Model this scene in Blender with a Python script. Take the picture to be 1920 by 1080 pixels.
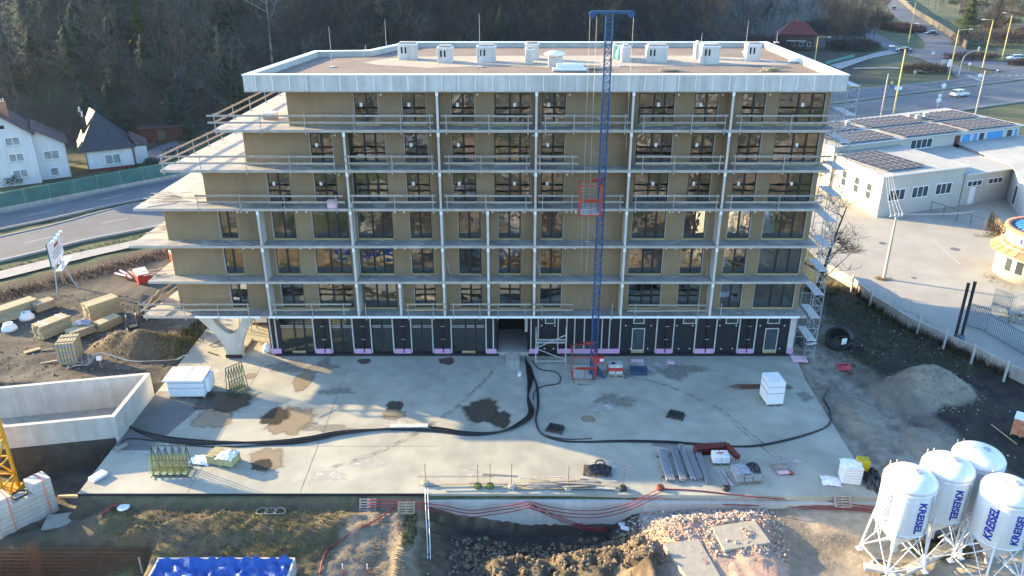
import bpy, bmesh, math, random
import numpy as np
from mathutils import Vector, Matrix, noise as mnoise
R = math.radians
random.seed(7)
for o in list(bpy.data.objects): bpy.data.objects.remove(o)
SC = bpy.context.scene
COL = SC.collection

# ---------------------------------------------------------------- camera
FPX, TH, CX, CD, CH = 1500.7, R(23.58), 0.136, 57.93, 31.94
cam = bpy.data.objects.new('camera', bpy.data.cameras.new('camera')); COL.objects.link(cam)
cam.data.sensor_width = 36; cam.data.lens = 36 * FPX / 1920
cam.data.clip_start = 0.5; cam.data.clip_end = 3000
cam.location = (CX, -CD, CH); cam.rotation_euler = (math.pi / 2 - TH, 0, 0)
SC.camera = cam

# ---------------------------------------------------------------- light
SUN = Vector((-3.55, 1.57, 1)).normalized()          # towards the sun
ELEV = math.asin(SUN.z); AZ = math.atan2(SUN.x, SUN.y)
w = bpy.data.worlds.new('World'); SC.world = w; w.use_nodes = True
wn = w.node_tree; wn.nodes.clear()
wo = wn.nodes.new('ShaderNodeOutputWorld'); wb = wn.nodes.new('ShaderNodeBackground'); ws = wn.nodes.new('ShaderNodeTexSky')
ws.sky_type = 'NISHITA'; ws.sun_disc = False; ws.sun_elevation = ELEV; ws.sun_rotation = AZ
ws.air_density = 1.0; ws.dust_density = 1.0; ws.ozone_density = 3.7
wb.inputs['Strength'].default_value = 0.15
wn.links.new(ws.outputs[0], wb.inputs[0]); wn.links.new(wb.outputs[0], wo.inputs[0])
sl = bpy.data.lights.new('sun', 'SUN'); sl.energy = 4.0; sl.angle = R(0.53); sl.color = (1.0, 0.74, 0.39)
sun = bpy.data.objects.new('sun', sl); COL.objects.link(sun)
sun.rotation_euler = SUN.to_track_quat('Z', 'Y').to_euler(); sun.location = (-60, 30, 60)
SC.view_settings.view_transform = 'Standard'; SC.view_settings.look = 'None'
SC.view_settings.gamma = 1; SC.view_settings.use_curve_mapping = False
SC.view_settings.exposure = 2.3
SC.cycles.use_denoising = True
try: SC.cycles.denoiser = 'OPENIMAGEDENOISE'
except Exception: pass
SC.cycles.max_bounces = 6; SC.cycles.diffuse_bounces = 3; SC.cycles.glossy_bounces = 3
SC.cycles.transparent_max_bounces = 8; SC.cycles.transmission_bounces = 4
SC.cycles.caustics_reflective = False; SC.cycles.caustics_refractive = False
SC.cycles.sample_clamp_indirect = 6

# ---------------------------------------------------------------- survey of the photograph: pixel -> place
def _ray(px, py):
    u = (px - 960) / FPX; v = (py - 540) / FPX
    return Vector((u, math.cos(TH) - v * math.sin(TH), -math.sin(TH) - v * math.cos(TH)))
CAMP = Vector((CX, -CD, CH))
def G(px, py, z=0.0):
    d = _ray(px, py); return CAMP + d * ((z - CH) / d.z)
def F(px, py, y=0.0):
    d = _ray(px, py); return CAMP + d * ((y + CD) / d.y)

# ---------------------------------------------------------------- materials
MATS = {}
def mat(name, col, rough=0.75, var=0.12, scale=1.5, bump=0.0, bscale=20.0, metal=0.0, spec=0.4, big=0.0, bigscale=0.12, rnd=0.0, coat=0.0, attr=False, streak=0.0, col2=None, c2scale=1.0, c2amt=0.5):
    if name in MATS: return MATS[name]
    m = bpy.data.materials.new(name); m.use_nodes = True; nt = m.node_tree; N = nt.nodes; L = nt.links
    b = N['Principled BSDF']
    b.inputs['Roughness'].default_value = rough; b.inputs['Metallic'].default_value = metal
    b.inputs['Specular IOR Level'].default_value = spec
    if coat: b.inputs['Coat Weight'].default_value = coat
    tc = N.new('ShaderNodeTexCoord'); src = tc.outputs['Object']
    def nz(sc, det=4, rg=0.6, vec=None):
        n = N.new('ShaderNodeTexNoise'); n.inputs['Scale'].default_value = sc; n.inputs['Detail'].default_value = det; n.inputs['Roughness'].default_value = rg
        L.new(vec or src, n.inputs['Vector']); return n.outputs['Fac']
    def mul(colsock, fac, amt, lo=0.3, hi=0.7):
        mr = N.new('ShaderNodeMapRange'); mr.inputs[1].default_value = lo; mr.inputs[2].default_value = hi
        mr.inputs[3].default_value = 1 - amt; mr.inputs[4].default_value = 1 + amt; L.new(fac, mr.inputs[0])
        mx = N.new('ShaderNodeMix'); mx.data_type = 'RGBA'; mx.blend_type = 'MULTIPLY'; mx.inputs[0].default_value = 1
        L.new(colsock, mx.inputs[6]); L.new(mr.outputs[0], mx.inputs[7]); return mx.outputs[2]
    if attr:
        a = N.new('ShaderNodeAttribute'); a.attribute_name = 'zone'; c = a.outputs['Color']
    else:
        rgb = N.new('ShaderNodeRGB'); rgb.outputs[0].default_value = (*col, 1); c = rgb.outputs[0]
    if col2:
        mr = N.new('ShaderNodeMapRange'); mr.inputs[1].default_value = c2amt - 0.06; mr.inputs[2].default_value = c2amt + 0.06; L.new(nz(c2scale, 6, 0.65), mr.inputs[0])
        mx = N.new('ShaderNodeMix'); mx.data_type = 'RGBA'; L.new(mr.outputs[0], mx.inputs[0]); L.new(c, mx.inputs[6]); mx.inputs[7].default_value = (*col2, 1); c = mx.outputs[2]
    if var: c = mul(c, nz(scale, 6), var)
    if big: c = mul(c, nz(bigscale, 3), big)
    if streak:
        mp = N.new('ShaderNodeMapping'); mp.inputs['Scale'].default_value = (1.0, 1.0, 0.06); L.new(src, mp.inputs[0])
        c = mul(c, nz(2.2, 5, 0.6, mp.outputs[0]), streak)
    if rnd:
        oi = N.new('ShaderNodeObjectInfo'); mr = N.new('ShaderNodeMapRange'); mr.inputs[3].default_value = 1 - rnd; mr.inputs[4].default_value = 1 + rnd
        L.new(oi.outputs['Random'], mr.inputs[0])
        mx = N.new('ShaderNodeMix'); mx.data_type = 'RGBA'; mx.blend_type = 'MULTIPLY'; mx.inputs[0].default_value = 1
        L.new(c, mx.inputs[6]); L.new(mr.outputs[0], mx.inputs[7]); c = mx.outputs[2]
    L.new(c, b.inputs['Base Color'])
    if bump:
        bn = N.new('ShaderNodeBump'); bn.inputs['Strength'].default_value = bump; bn.inputs['Distance'].default_value = 0.05
        L.new(nz(bscale, 5), bn.inputs['Height']); L.new(bn.outputs[0], b.inputs['Normal'])
    MATS[name] = m; return m

def glass_mat(name, tint, refl, rough=0.015, body=(0.012, 0.016, 0.017)):
    """coated facade glass: dark room body seen through, strong mirror coat"""
    if name in MATS: return MATS[name]
    m = bpy.data.materials.new(name); m.use_nodes = True; nt = m.node_tree; N = nt.nodes; L = nt.links; N.clear()
    out = N.new('ShaderNodeOutputMaterial'); mix = N.new('ShaderNodeMixShader')
    g = N.new('ShaderNodeBsdfGlossy'); g.inputs['Color'].default_value = (*tint, 1); g.inputs['Roughness'].default_value = rough
    tc = N.new('ShaderNodeTexCoord'); nn = N.new('ShaderNodeTexNoise'); nn.inputs['Scale'].default_value = 0.9; L.new(tc.outputs['Object'], nn.inputs['Vector'])
    bn = N.new('ShaderNodeBump'); bn.inputs['Strength'].default_value = 0.07; bn.inputs['Distance'].default_value = 0.3; L.new(nn.outputs['Fac'], bn.inputs['Height']); L.new(bn.outputs[0], g.inputs['Normal'])
    d = N.new('ShaderNodeBsdfTransparent'); d.inputs[0].default_value = (*tint, 1)
    fr = N.new('ShaderNodeFresnel'); fr.inputs[0].default_value = 1.5
    mr = N.new('ShaderNodeMapRange'); mr.inputs[1].default_value = 0; mr.inputs[2].default_value = 1; mr.inputs[3].default_value = refl; mr.inputs[4].default_value = 1.0
    L.new(fr.outputs[0], mr.inputs[0]); L.new(mr.outputs[0], mix.inputs[0]); L.new(d.outputs[0], mix.inputs[1]); L.new(g.outputs[0], mix.inputs[2]); L.new(mix.outputs[0], out.inputs[0])
    MATS[name] = m; return m

def M(n): return MATS[n]
# bare surfaces, real-world base colours
mat('concrete_yard', (0.360, 0.350, 0.285), 0.8, 0.10, 0.9, 0.15, 30, big=0.17, bigscale=0.22)
mat('concrete_slab', (0.42, 0.385, 0.325), 0.75, 0.14, 1.3, 0.2, 25, big=0.08, bigscale=0.5, streak=0.10)
mat('concrete_white', (0.47, 0.45, 0.40), 0.75, 0.10, 1.2, 0.15, 20, big=0.08, streak=0.10)
mat('concrete_old', (0.34, 0.31, 0.25), 0.85, 0.16, 2.0, 0.4, 15)
mat('balcony_floor', (0.30, 0.29, 0.26), 0.65, 0.30, 0.8, 0.15, 30, big=0.15, bigscale=0.3)
mat('plaster_brown', (0.262, 0.188, 0.108), 0.85, 0.09, 0.35, 0.1, 40, big=.12, bigscale=.25, streak=.06)
mat('plaster_dark', (0.225, 0.160, 0.090), 0.85, 0.05, 0.7)
mat('render_white', (0.48, 0.475, 0.445), 0.85, 0.05, 0.6, streak=0.05)
mat('render_cream', (0.46, 0.44, 0.385), 0.85, 0.05, 0.6, streak=0.05)
mat('foam_white', (0.82, 0.82, 0.80), 0.7, 0.04, 2.0)
mat('foil_white', (0.80, 0.81, 0.82), 0.35, 0.06, 3.0, 0.6, 4, coat=0.4)
mat('sheet_pale', (0.52, 0.505, 0.465), 0.5, 0.10, 1.2, streak=0.18)
mat('zinc', (0.50, 0.52, 0.54), 0.45, 0.12, 4, metal=0.6)
mat('galv', (0.42, 0.44, 0.46), 0.5, 0.15, 6, metal=0.5, rnd=0.1)
mat('pink_foam', (0.62, 0.34, 0.52), 0.7, 0.05, 3, rnd=0.08)
mat('membrane', (0.018, 0.019, 0.024), 0.5, 0.2, 2, 0.2, 6)
mat('frame_dark', (0.022, 0.022, 0.024), 0.45, 0.1, 3)
mat('wood_sill', (0.40, 0.30, 0.15), 0.7, 0.2, 6)
mat('wood', (0.34, 0.27, 0.175), 0.8, 0.22, 5, rnd=0.15)
mat('wood_pale', (0.36, 0.31, 0.185), 0.8, 0.20, 4, rnd=0.14)
mat('wood_grey', (0.34, 0.30, 0.25), 0.85, 0.2, 5, rnd=0.18)
mat('wood_dark', (0.10, 0.08, 0.06), 0.85, 0.25, 5, rnd=0.2)
mat('gravel_brown', (0.205, 0.160, 0.125), 0.95, 0.40, 6, 0.6, 14, big=0.14, bigscale=0.6)
mat('gravel_pale', (0.37, 0.32, 0.25), 0.95, 0.18, 7, 0.5, 14)
mat('ground', (0.1, 0.1, 0.1), 0.95, 0.22, 1.6, 0.9, 5, big=0.16, bigscale=0.3, attr=True)
mat('asphalt', (0.115, 0.120, 0.128), 0.85, 0.12, 0.5, 0.2, 40, big=0.15, bigscale=0.1)
mat('asphalt_pale', (0.335, 0.315, 0.265), 0.85, 0.08, 0.4, 0.15, 40, big=0.10, bigscale=0.15)
mat('paving', (0.30, 0.29, 0.27), 0.85, 0.1, 1)
mat('road_paint', (0.42, 0.42, 0.40), 0.7, 0.15, 3)
mat('blue_steel', (0.022, 0.078, 0.19), 0.45, 0.25, 4, rnd=0.1)
mat('red_steel', (0.42, 0.060, 0.035), 0.5, 0.2, 4)
mat('shed_red', (0.085, 0.030, 0.022), 0.8, 0.2, 2)
mat('oxide_red', (0.13, 0.025, 0.020), 0.6, 0.2, 3)
mat('crane_yellow', (0.62, 0.33, 0.03), 0.45, 0.15, 4)
mat('black_rubber', (0.016, 0.017, 0.019), 0.45, 0.2, 6)
mat('black_plastic', (0.02, 0.021, 0.025), 0.35, 0.2, 6, 0.3, 8)
mat('red_hose', (0.24, 0.030, 0.042), 0.5, 0.2, 3)
mat('orange_strap', (0.75, 0.16, 0.05), 0.6, 0.1, 4)
mat('green_rack', (0.055, 0.090, 0.050), 0.5, 0.2, 4)
mat('rust', (0.17, 0.085, 0.045), 0.8, 0.35, 6)
mat('blue_tarp', (0.022, 0.085, 0.33), 0.32, 0.15, 2, 1.0, 7)
mat('paint_white', (0.82, 0.82, 0.80), 0.35, 0.03, 2, coat=0.3)
mat('silo_white', (0.76, 0.755, 0.74), 0.42, 0.06, 1.2, coat=0.2, streak=0.10)
mat('letter_blue', (0.012, 0.035, 0.30), 0.45, 0.05, 3)
mat('letter_faded', (0.16, 0.20, 0.42), 0.5, 0.3, 3)
mat('lamp_sun_yellow', (0.62, 0.52, 0.20), 0.55, 0.12, 3)  # yellow of the low sun put into the lamp pole colour
mat('pole_concrete', (0.44, 0.40, 0.34), 0.8, 0.12, 3)
mat('bark', (0.048, 0.042, 0.036), 0.9, 0.3, 6, rnd=0.3)
mat('bark_dark', (0.026, 0.024, 0.023), 0.9, 0.3, 6, rnd=0.3)  # darker copy of bark for the shaded centre of the wood
mat('bark_pale', (0.30, 0.28, 0.24), 0.9, 0.25, 6)
mat('twig', (0.078, 0.066, 0.056), 0.9, 0.25, 0.5, rnd=0.4)
mat('twig_dark', (0.026, 0.023, 0.024), 0.9, 0.25, 0.5, rnd=0.35)  # darker copy of twig, shade over the central wood put into colour
mat('house_white', (0.62, 0.62, 0.60), 0.85, 0.06, 0.6, streak=.08)
mat('curtain_glass', (0.26, 0.28, 0.28), 0.2, 0.35, 1.2)
mat('twig_grey', (0.085, 0.088, 0.084), 0.9, 0.25, 0.5, rnd=0.35)
mat('twig_red', (0.105, 0.078, 0.060), 0.9, 0.25, 0.5, rnd=0.35)
mat('needle', (0.040, 0.066, 0.042), 0.8, 0.35, 1.2, rnd=0.3)
mat('needle_blue', (0.055, 0.085, 0.080), 0.8, 0.3, 1.2, rnd=0.15)
mat('leaf_green', (0.075, 0.105, 0.030), 0.8, 0.4, 1.5, rnd=0.25)
mat('hedge_brown', (0.080, 0.050, 0.040), 0.9, 0.35, 2, rnd=0.2)
mat('grass', (0.085, 0.105, 0.035), 0.9, 0.4, 1.0, rnd=0.2)
mat('grass_dry', (0.23, 0.18, 0.08), 0.9, 0.35, 1.0)
mat('earth_face', (0.060, 0.055, 0.045), 0.95, 0.35, 1.5, 0.6, 6)
mat('roof_slate', (0.045, 0.047, 0.055), 0.5, 0.12, 2, 0.1, 8, spec=0.3)
mat('roof_red', (0.150, 0.036, 0.032), 0.7, 0.2, 2, 0.4, 6)
mat('roof_brown', (0.085, 0.050, 0.045), 0.7, 0.2, 2)
mat('brick', (0.30, 0.10, 0.060), 0.85, 0.25, 3)
mat('brick_orange', (0.52, 0.22, 0.12), 0.85, 0.2, 3, rnd=0.15)
mat('rubble_pink', (0.43, 0.27, 0.20), 0.9, 0.35, 3, rnd=0.2, col2=(0.46, 0.40, 0.32), c2scale=2.0)
mat('rubble_grey', (0.36, 0.34, 0.31), 0.9, 0.3, 3)
mat('soil_clod', (0.185, 0.142, 0.09), 0.95, 0.3, 3)
mat('solar', (0.055, 0.052, 0.055), 0.5, 0.15, 2, spec=0.15)
mat('noise_green', (0.055, 0.155, 0.135), 0.4, 0.3, 0.5)
mat('noise_frame', (0.11, 0.26, 0.20), 0.5, 0.1, 2)
mat('blue_panel', (0.06, 0.28, 0.55), 0.5, 0.08, 2)
mat('fence_blue', (0.12, 0.17, 0.22), 0.6, 0.15, 3)
mat('box_red', (0.50, 0.04, 0.035), 0.5, 0.12, 2)
mat('box_yellow', (0.62, 0.50, 0.03), 0.5, 0.12, 2)
mat('pink_board', (0.72, 0.45, 0.52), 0.7, 0.05, 3)
mat('cloth_grey', (0.28, 0.30, 0.33), 0.6, 0.2, 3, 0.5, 6)
mat('puddle', (0.060, 0.052, 0.040), 0.28, 0.35, 1.5, spec=0.4)
mat('puddle_brown', (0.235, 0.19, 0.12), 0.45, 0.25, 1.6)
mat('car_dark', (0.03, 0.04, 0.055), 0.25, 0.0, coat=0.8)
mat('car_white', (0.78, 0.78, 0.76), 0.25, 0.0, coat=0.8)
mat('tyre', (0.012, 0.012, 0.012), 0.8, 0.1)
mat('car_glass', (0.02, 0.025, 0.03), 0.08, 0.0, spec=0.7)
mat('sign_yellow', (0.75, 0.60, 0.12), 0.5, 0.0)
mat('sign_blue', (0.03, 0.16, 0.42), 0.5, 0.0)
mat('dark_void', (0.012, 0.012, 0.013), 0.9, 0.2)
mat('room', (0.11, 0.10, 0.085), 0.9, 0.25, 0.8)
mat('window_dull', (0.05, 0.065, 0.07), 0.10, 0.25, 0.8, spec=0.6)
mat('steel_profile', (0.52, 0.54, 0.57), 0.4, 0.15, 4, metal=0.35, rnd=0.12)
glass_mat('glass', (0.88, 0.90, 0.87), 0.135)
glass_mat('glass_shop', (0.75, 0.78, 0.76), 0.10)
glass_mat('glass_pane_green', (0.86, 0.95, 0.88), 0.06)

def fade_mat(name, col, rough):
    if name in MATS: return MATS[name]
    m = bpy.data.materials.new(name); m.use_nodes = True; nt = m.node_tree; N = nt.nodes; L = nt.links; b = N['Principled BSDF']; out = N['Material Output']
    b.inputs['Roughness'].default_value = rough; b.inputs['Specular IOR Level'].default_value = .4
    tc = N.new('ShaderNodeTexCoord'); n = N.new('ShaderNodeTexNoise'); n.inputs['Scale'].default_value = 1.7; n.inputs['Detail'].default_value = 7; n.inputs['Roughness'].default_value = .65; L.new(tc.outputs['Object'], n.inputs['Vector'])
    r = N.new('ShaderNodeMix'); r.data_type = 'RGBA'; r.blend_type = 'MIX'; L.new(n.outputs['Fac'], r.inputs[0]); r.inputs[6].default_value = (*[c*.75 for c in col], 1); r.inputs[7].default_value = (*[min(1, c*1.3) for c in col], 1); L.new(r.outputs[2], b.inputs['Base Color'])
    a = N.new('ShaderNodeAttribute'); a.attribute_name = 'fade'; ad = N.new('ShaderNodeMath'); ad.operation = 'ADD'; L.new(a.outputs['Fac'], ad.inputs[0]); L.new(n.outputs['Fac'], ad.inputs[1])
    mr = N.new('ShaderNodeMapRange'); mr.inputs[1].default_value = .68; mr.inputs[2].default_value = 1.30; mr.interpolation_type = 'SMOOTHSTEP'; L.new(ad.outputs[0], mr.inputs[0])
    t = N.new('ShaderNodeBsdfTransparent'); mx = N.new('ShaderNodeMixShader'); L.new(mr.outputs[0], mx.inputs[0]); L.new(t.outputs[0], mx.inputs[1]); L.new(b.outputs[0], mx.inputs[2]); L.new(mx.outputs[0], out.inputs[0])
    MATS[name] = m; return m
fade_mat('puddle_soft', (0.062, 0.054, 0.042), .25); fade_mat('puddle_brown_soft', (0.26, 0.21, 0.14), .45); fade_mat('dust_soft', (0.47, 0.45, 0.40), .9); fade_mat('damp_soft', (0.24, 0.225, 0.19), .6); fade_mat('tyre_soft', (0.20, 0.185, 0.155), .8)
# ---------------------------------------------------------------- mesh helpers
class MB:
    def __init__(s, off=(0, 0, 0)): s.v = []; s.f = []; s.o = Vector(off)
    def add(s, vs, fs):
        b = len(s.v); s.v += [tuple(Vector(p) - s.o) for p in vs]; s.f += [tuple(i + b for i in q) for q in fs]; return s
    def box(s, x0, x1, y0, y1, z0, z1):
        return s.add([(x0,y0,z0),(x1,y0,z0),(x1,y1,z0),(x0,y1,z0),(x0,y0,z1),(x1,y0,z1),(x1,y1,z1),(x0,y1,z1)],
                     [(0,3,2,1),(4,5,6,7),(0,1,5,4),(1,2,6,5),(2,3,7,6),(3,0,4,7)])
    def obox(s, c, sz, rz=0.0, rx=0.0, ry=0.0):
        m = Matrix.Translation(c) @ Matrix.Rotation(rz, 4, 'Z') @ Matrix.Rotation(ry, 4, 'Y') @ Matrix.Rotation(rx, 4, 'X')
        x, y, z = sz[0]/2, sz[1]/2, sz[2]/2
        return s.add([m @ Vector(p) for p in ((-x,-y,-z),(x,-y,-z),(x,y,-z),(-x,y,-z),(-x,-y,z),(x,-y,z),(x,y,z),(-x,y,z))],
                     [(0,3,2,1),(4,5,6,7),(0,1,5,4),(1,2,6,5),(2,3,7,6),(3,0,4,7)])
    def bar(s, p, q, w, h, up=(0, 0, 1)):
        p = Vector(p); q = Vector(q); d = (q - p).normalized(); u = Vector(up)
        if abs(d.dot(u)) > 0.98: u = Vector((0, 1, 0))
        a = d.cross(u).normalized() * (w / 2); b = a.cross(d).normalized() * (h / 2)
        return s.add([p-a-b, p+a-b, p+a+b, p-a+b, q-a-b, q+a-b, q+a+b, q-a+b],
                     [(0,1,2,3),(7,6,5,4),(0,4,5,1),(1,5,6,2),(2,6,7,3),(3,7,4,0)])
    def cyl(s, p, q, r0, r1=None, n=10, cap=True):
        r1 = r0 if r1 is None else r1
        p = Vector(p); q = Vector(q); d = (q - p).normalized(); u = Vector((0,0,1)) if abs(d.z) < 0.9 else Vector((1,0,0))
        a = d.cross(u).normalized(); b = d.cross(a).normalized(); vs = []
        for c, r in ((p, r0), (q, r1)):
            for i in range(n):
                t = 2*math.pi*i/n; vs.append(c + a*(r*math.cos(t)) + b*(r*math.sin(t)))
        fs = [(i, (i+1) % n, n+(i+1) % n, n+i) for i in range(n)]
        if cap: fs += [tuple(range(n-1, -1, -1)), tuple(range(n, 2*n))]
        return s.add(vs, fs)
    def tube(s, pts, r, n=6):
        pts = [Vector(p) for p in pts]; vs = []; fs = []; m = len(pts); a = None
        for k, c in enumerate(pts):
            d = (pts[min(k+1, m-1)] - pts[max(k-1, 0)]).normalized()
            if a is None:
                u = Vector((0,0,1)) if abs(d.z) < 0.9 else Vector((1,0,0)); a = d.cross(u).normalized()
            else:
                a = (a - d * a.dot(d)).normalized()
            b = d.cross(a); rr = r[k] if isinstance(r, (list, tuple)) else r
            for i in range(n):
                t = 2*math.pi*i/n; vs.append(c + a*(rr*math.cos(t)) + b*(rr*math.sin(t)))
        for k in range(m-1):
            for i in range(n): fs.append((k*n+i, k*n+(i+1) % n, (k+1)*n+(i+1) % n, (k+1)*n+i))
        fs += [tuple(range(n-1, -1, -1)), tuple(range((m-1)*n, m*n))]
        return s.add(vs, fs)
    def prism(s, poly, z0, z1):
        n = len(poly); A = sum(poly[i][0]*poly[(i+1) % n][1]-poly[(i+1) % n][0]*poly[i][1] for i in range(n))
        if A < 0: poly = poly[::-1]
        zt = (lambda i: z1) if not isinstance(z1, (list, tuple)) else (lambda i: z1[i])
        return s.add([(p[0], p[1], z0) for p in poly] + [(p[0], p[1], zt(i)) for i, p in enumerate(poly)],
                     [tuple(range(n-1, -1, -1)), tuple(range(n, 2*n))] + [(i, (i+1) % n, n+(i+1) % n, n+i) for i in range(n)])
    def sheet(s, poly, z): return s.add([(p[0], p[1], z) for p in poly], [tuple(range(len(poly)))])
    def quad(s, a, b, c, d): return s.add([a, b, c, d], [(0, 1, 2, 3)])
    def lathe(s, prof, n=20, c=(0, 0, 0), cap=True):
        vs = []; fs = []; c = Vector(c)
        for r, z in prof:
            for i in range(n):
                t = 2*math.pi*i/n; vs.append(c + Vector((r*math.cos(t), r*math.sin(t), z)))
        for k in range(len(prof)-1):
            for i in range(n): fs.append((k*n+i, k*n+(i+1) % n, (k+1)*n+(i+1) % n, (k+1)*n+i))
        if cap: fs += [tuple(range(n-1, -1, -1)), tuple(range((len(prof)-1)*n, len(prof)*n))]
        return s.add(vs, fs)
    def mesh(s, name, smooth=False):
        me = bpy.data.meshes.new(name); me.from_pydata(s.v, [], s.f)
        if smooth: me.polygons.foreach_set('use_smooth', [True]*len(me.polygons))
        me.update(); return me
    def build(s, name, m, parent=None, smooth=False, **tags):
        me = s.mesh(name, smooth); return link(name, me, m, parent, **tags)
def link(name, me, m, parent=None, loc=None, rot=None, **tags):
    if m and not me.materials: me.materials.append(MATS[m] if isinstance(m, str) else m)
    o = bpy.data.objects.new(name, me); COL.objects.link(o)
    if parent: o.parent = parent
    if loc is not None: o.location = loc
    if rot is not None: o.rotation_euler = rot
    for k, v in tags.items(): o[k] = v
    return o
def bevel(o, w=0.02, seg=1):
    b = o.modifiers.new('bevel', 'BEVEL'); b.width = w; b.segments = seg; b.limit_method = 'ANGLE'; return o
def thing(name, label, cat, loc=(0, 0, 0), rz=0.0, group=None):
    o = bpy.data.objects.new(name, None); COL.objects.link(o); o.empty_display_size = 0.2
    o.location = loc; o.rotation_euler = (0, 0, rz); o['label'] = label; o['category'] = cat
    if group: o['group'] = group
    return o
def tag(o, label, cat, group=None):
    o['label'] = label; o['category'] = cat
    if group: o['group'] = group
    return o
def struct(o, kind='structure'): o['kind'] = kind; return o
def dup(root, loc=None, rz=None, label=None, scale=None):
    def rec(o, par):
        c = o.copy(); COL.objects.link(c)
        if par: c.parent = par
        for ch in o.children: rec(ch, c)
        return c
    r = rec(root, None)
    if loc is not None: r.location = loc
    if rz is not None: r.rotation_euler = (0, 0, rz)
    if label: r['label'] = label
    if scale is not None: r.scale = (scale,)*3 if isinstance(scale, (int, float)) else scale
    return r
def smooth_path(pts, step=6):
    P = [Vector(p) for p in pts]; out = []
    for i in range(len(P)-1):
        p0, p1, p2, p3 = P[max(i-1, 0)], P[i], P[i+1], P[min(i+2, len(P)-1)]
        for k in range(step):
            t = k/step
            out.append(0.5*((2*p1)+(p2-p0)*t+(2*p0-5*p1+4*p2-p3)*t*t+(3*p1-p0-3*p2+p3)*t**3))
    out.append(P[-1]); return out
def fbm(x, y, sc, seed=0.0, oct=4):
    return mnoise.fractal(Vector((x*sc+seed*7.3, y*sc-seed*3.1, seed)), 1.0, 2.0, oct)
# ================================================================ terrain
TOE = [(-400, 60), (-200, 66), (-110, 67), (-75, 69), (-45, 92), (20, 132), (60, 168), (80, 215), (92, 300), (140, 500), (200, 700)]
def toe(x):
    for (a, b), (c, d) in zip(TOE, TOE[1:]):
        if x <= c: return b + (d-b)*(x-a)/(c-a)
    return 900
def sstep(a, b, v):
    t = min(1, max(0, (v-a)/(b-a))); return t*t*(3-2*t)
MOUNDS = [  # x, y, radius x, radius y, height
    (-31.2, 2.6, 3.6, 2.4, 1.9), (-34.2, 3.2, 2.0, 1.7, 0.9),
    (32.6, -4.0, 3.4, 2.6, 2.2), (30.0, -5.4, 2.6, 2.4, 1.1),
    (25.6, -8.0, 1.6, 4.2, 0.6), (29.0, -11.5, 2.2, 2.2, 0.5)]
def pitline(x):      # height of the ground at the foot of the yard wall
    pts = [(-60, -1.9), (-28, -1.9), (-27, -1.3), (-24, -0.75), (-6.5, -0.8), (-5.0, -1.4), (-3, -2.4), (1.5, -3.0), (6.0, -2.5), (8.5, -1.2), (11, -0.9), (15, -0.75), (23, -0.55), (30, -0.3), (60, -0.2)]
    for (a, b), (c, d) in zip(pts, pts[1:]):
        if x <= c: return b + (d-b)*sstep(a, c, x)
    return -0.2
def height(x, y):
    z = -0.16
    d = y - toe(x)
    if d > 0: cp = 37+27*sstep(0, -50, x); z += cp*(1-math.exp(-(0.48-0.24*sstep(25, 85, x)+0.06*sstep(-70, -110, x))*d/cp)) * sstep(0, 14, d) + 1.5*fbm(x, y, 0.03, 2)*sstep(5, 30, d)
    inyard = (-27.4 < x < 24.2 and -17.2 < y < 21)
    if not inyard and d < 5 and -30 < y < 40 and abs(x) < 62:
        z += 0.10*fbm(x, y, 0.35, 1) + 0.05*fbm(x, y, 1.3, 4)
    for mx, my, rx, ry, h in MOUNDS:
        q = ((x-mx)/rx)**2 + ((y-my)/ry)**2
        if q < 1.6:
            z += h*max(0, 1-q**0.62)*(1+0.12*fbm(x, y, 0.8, 5)) if q < 1 else 0
    if x > 23.3 and -16 < y < 12:        # rough sandy track beside the yard
        z += 0.16*fbm(x*1.0, y*0.35, 0.7, 8)*sstep(23.3, 25, x)*sstep(36, 32, x)
    if -46 < x < -27 and -13.5 < y < -3.2:          # sunken ramp
        z = min(z, -0.9 + (x+27)*0.03)
    if x < -27.3 and y < -9.0 - (x+27.5)*0.10: z = min(z, -1.9 + 0.12*fbm(x, y, 0.7, 41) + 0.9*sstep(-28.3, -27.3, x))
    if y < -17.1:
        t = sstep(-17.1, -17.6, y)
        f = pitline(x)
        dy = -17.5 - y
        if x < -6.5:
            prof = f + 0.30*math.sin(min(dy, 3)*0.9) - 0.28*max(0, dy-2.2) + 0.22*fbm(x, y, 0.5, 11) + 0.12*fbm(x, y, 1.7, 12)
            prof -= 0.9*sstep(-21.5, -25, x)*sstep(1.0, 3.0, dy) + 1.5*sstep(-20.9, -21.6, x)*sstep(2.4, 2.9, dy)
        elif x < 8.2:
            k = sstep(-5.8, -4.6, x)
            left = f + 0.12*dy + 0.12*fbm(x, y, 0.8, 13)
            heap = 1.15*sstep(1.9, 3.6, dy)*sstep(-2.6, 0.2, x)*(1+0.5*fbm(x, y, 0.9, 14)) + 0.35*sstep(2.0, 3.4, dy)*sstep(1.0, 4, x)
            prof = left*(1-k) + k*(f + heap + 0.22*fbm(x, y, 1.3, 15) + 0.22*fbm(x, y, 3.2, 16))
        else:
            k = sstep(8.2, 9.5, x)*sstep(17.5, 14.0, x)
            prof = f + k*(0.75*sstep(0.2, 1.8, dy) + 0.16*fbm(x, y, 1.4, 17) + 0.08*fbm(x, y, 4.0, 19)) + 0.10*fbm(x, y, 0.6, 18) - 0.25*sstep(15, 22, x)*sstep(0.5, 3, dy)
        if y < -24: prof = prof*sstep(-30, -24, y) + (1-sstep(-30, -24, y))*(-1.2 + 1.6*fbm(x, y, 0.06, 21) + 0.3*fbm(x, y, 0.3, 22))
        z = z*(1-t) + prof*t
    return z
def mixc(a, b, t): return tuple(a[i]*(1-t)+b[i]*t for i in range(3))
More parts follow.
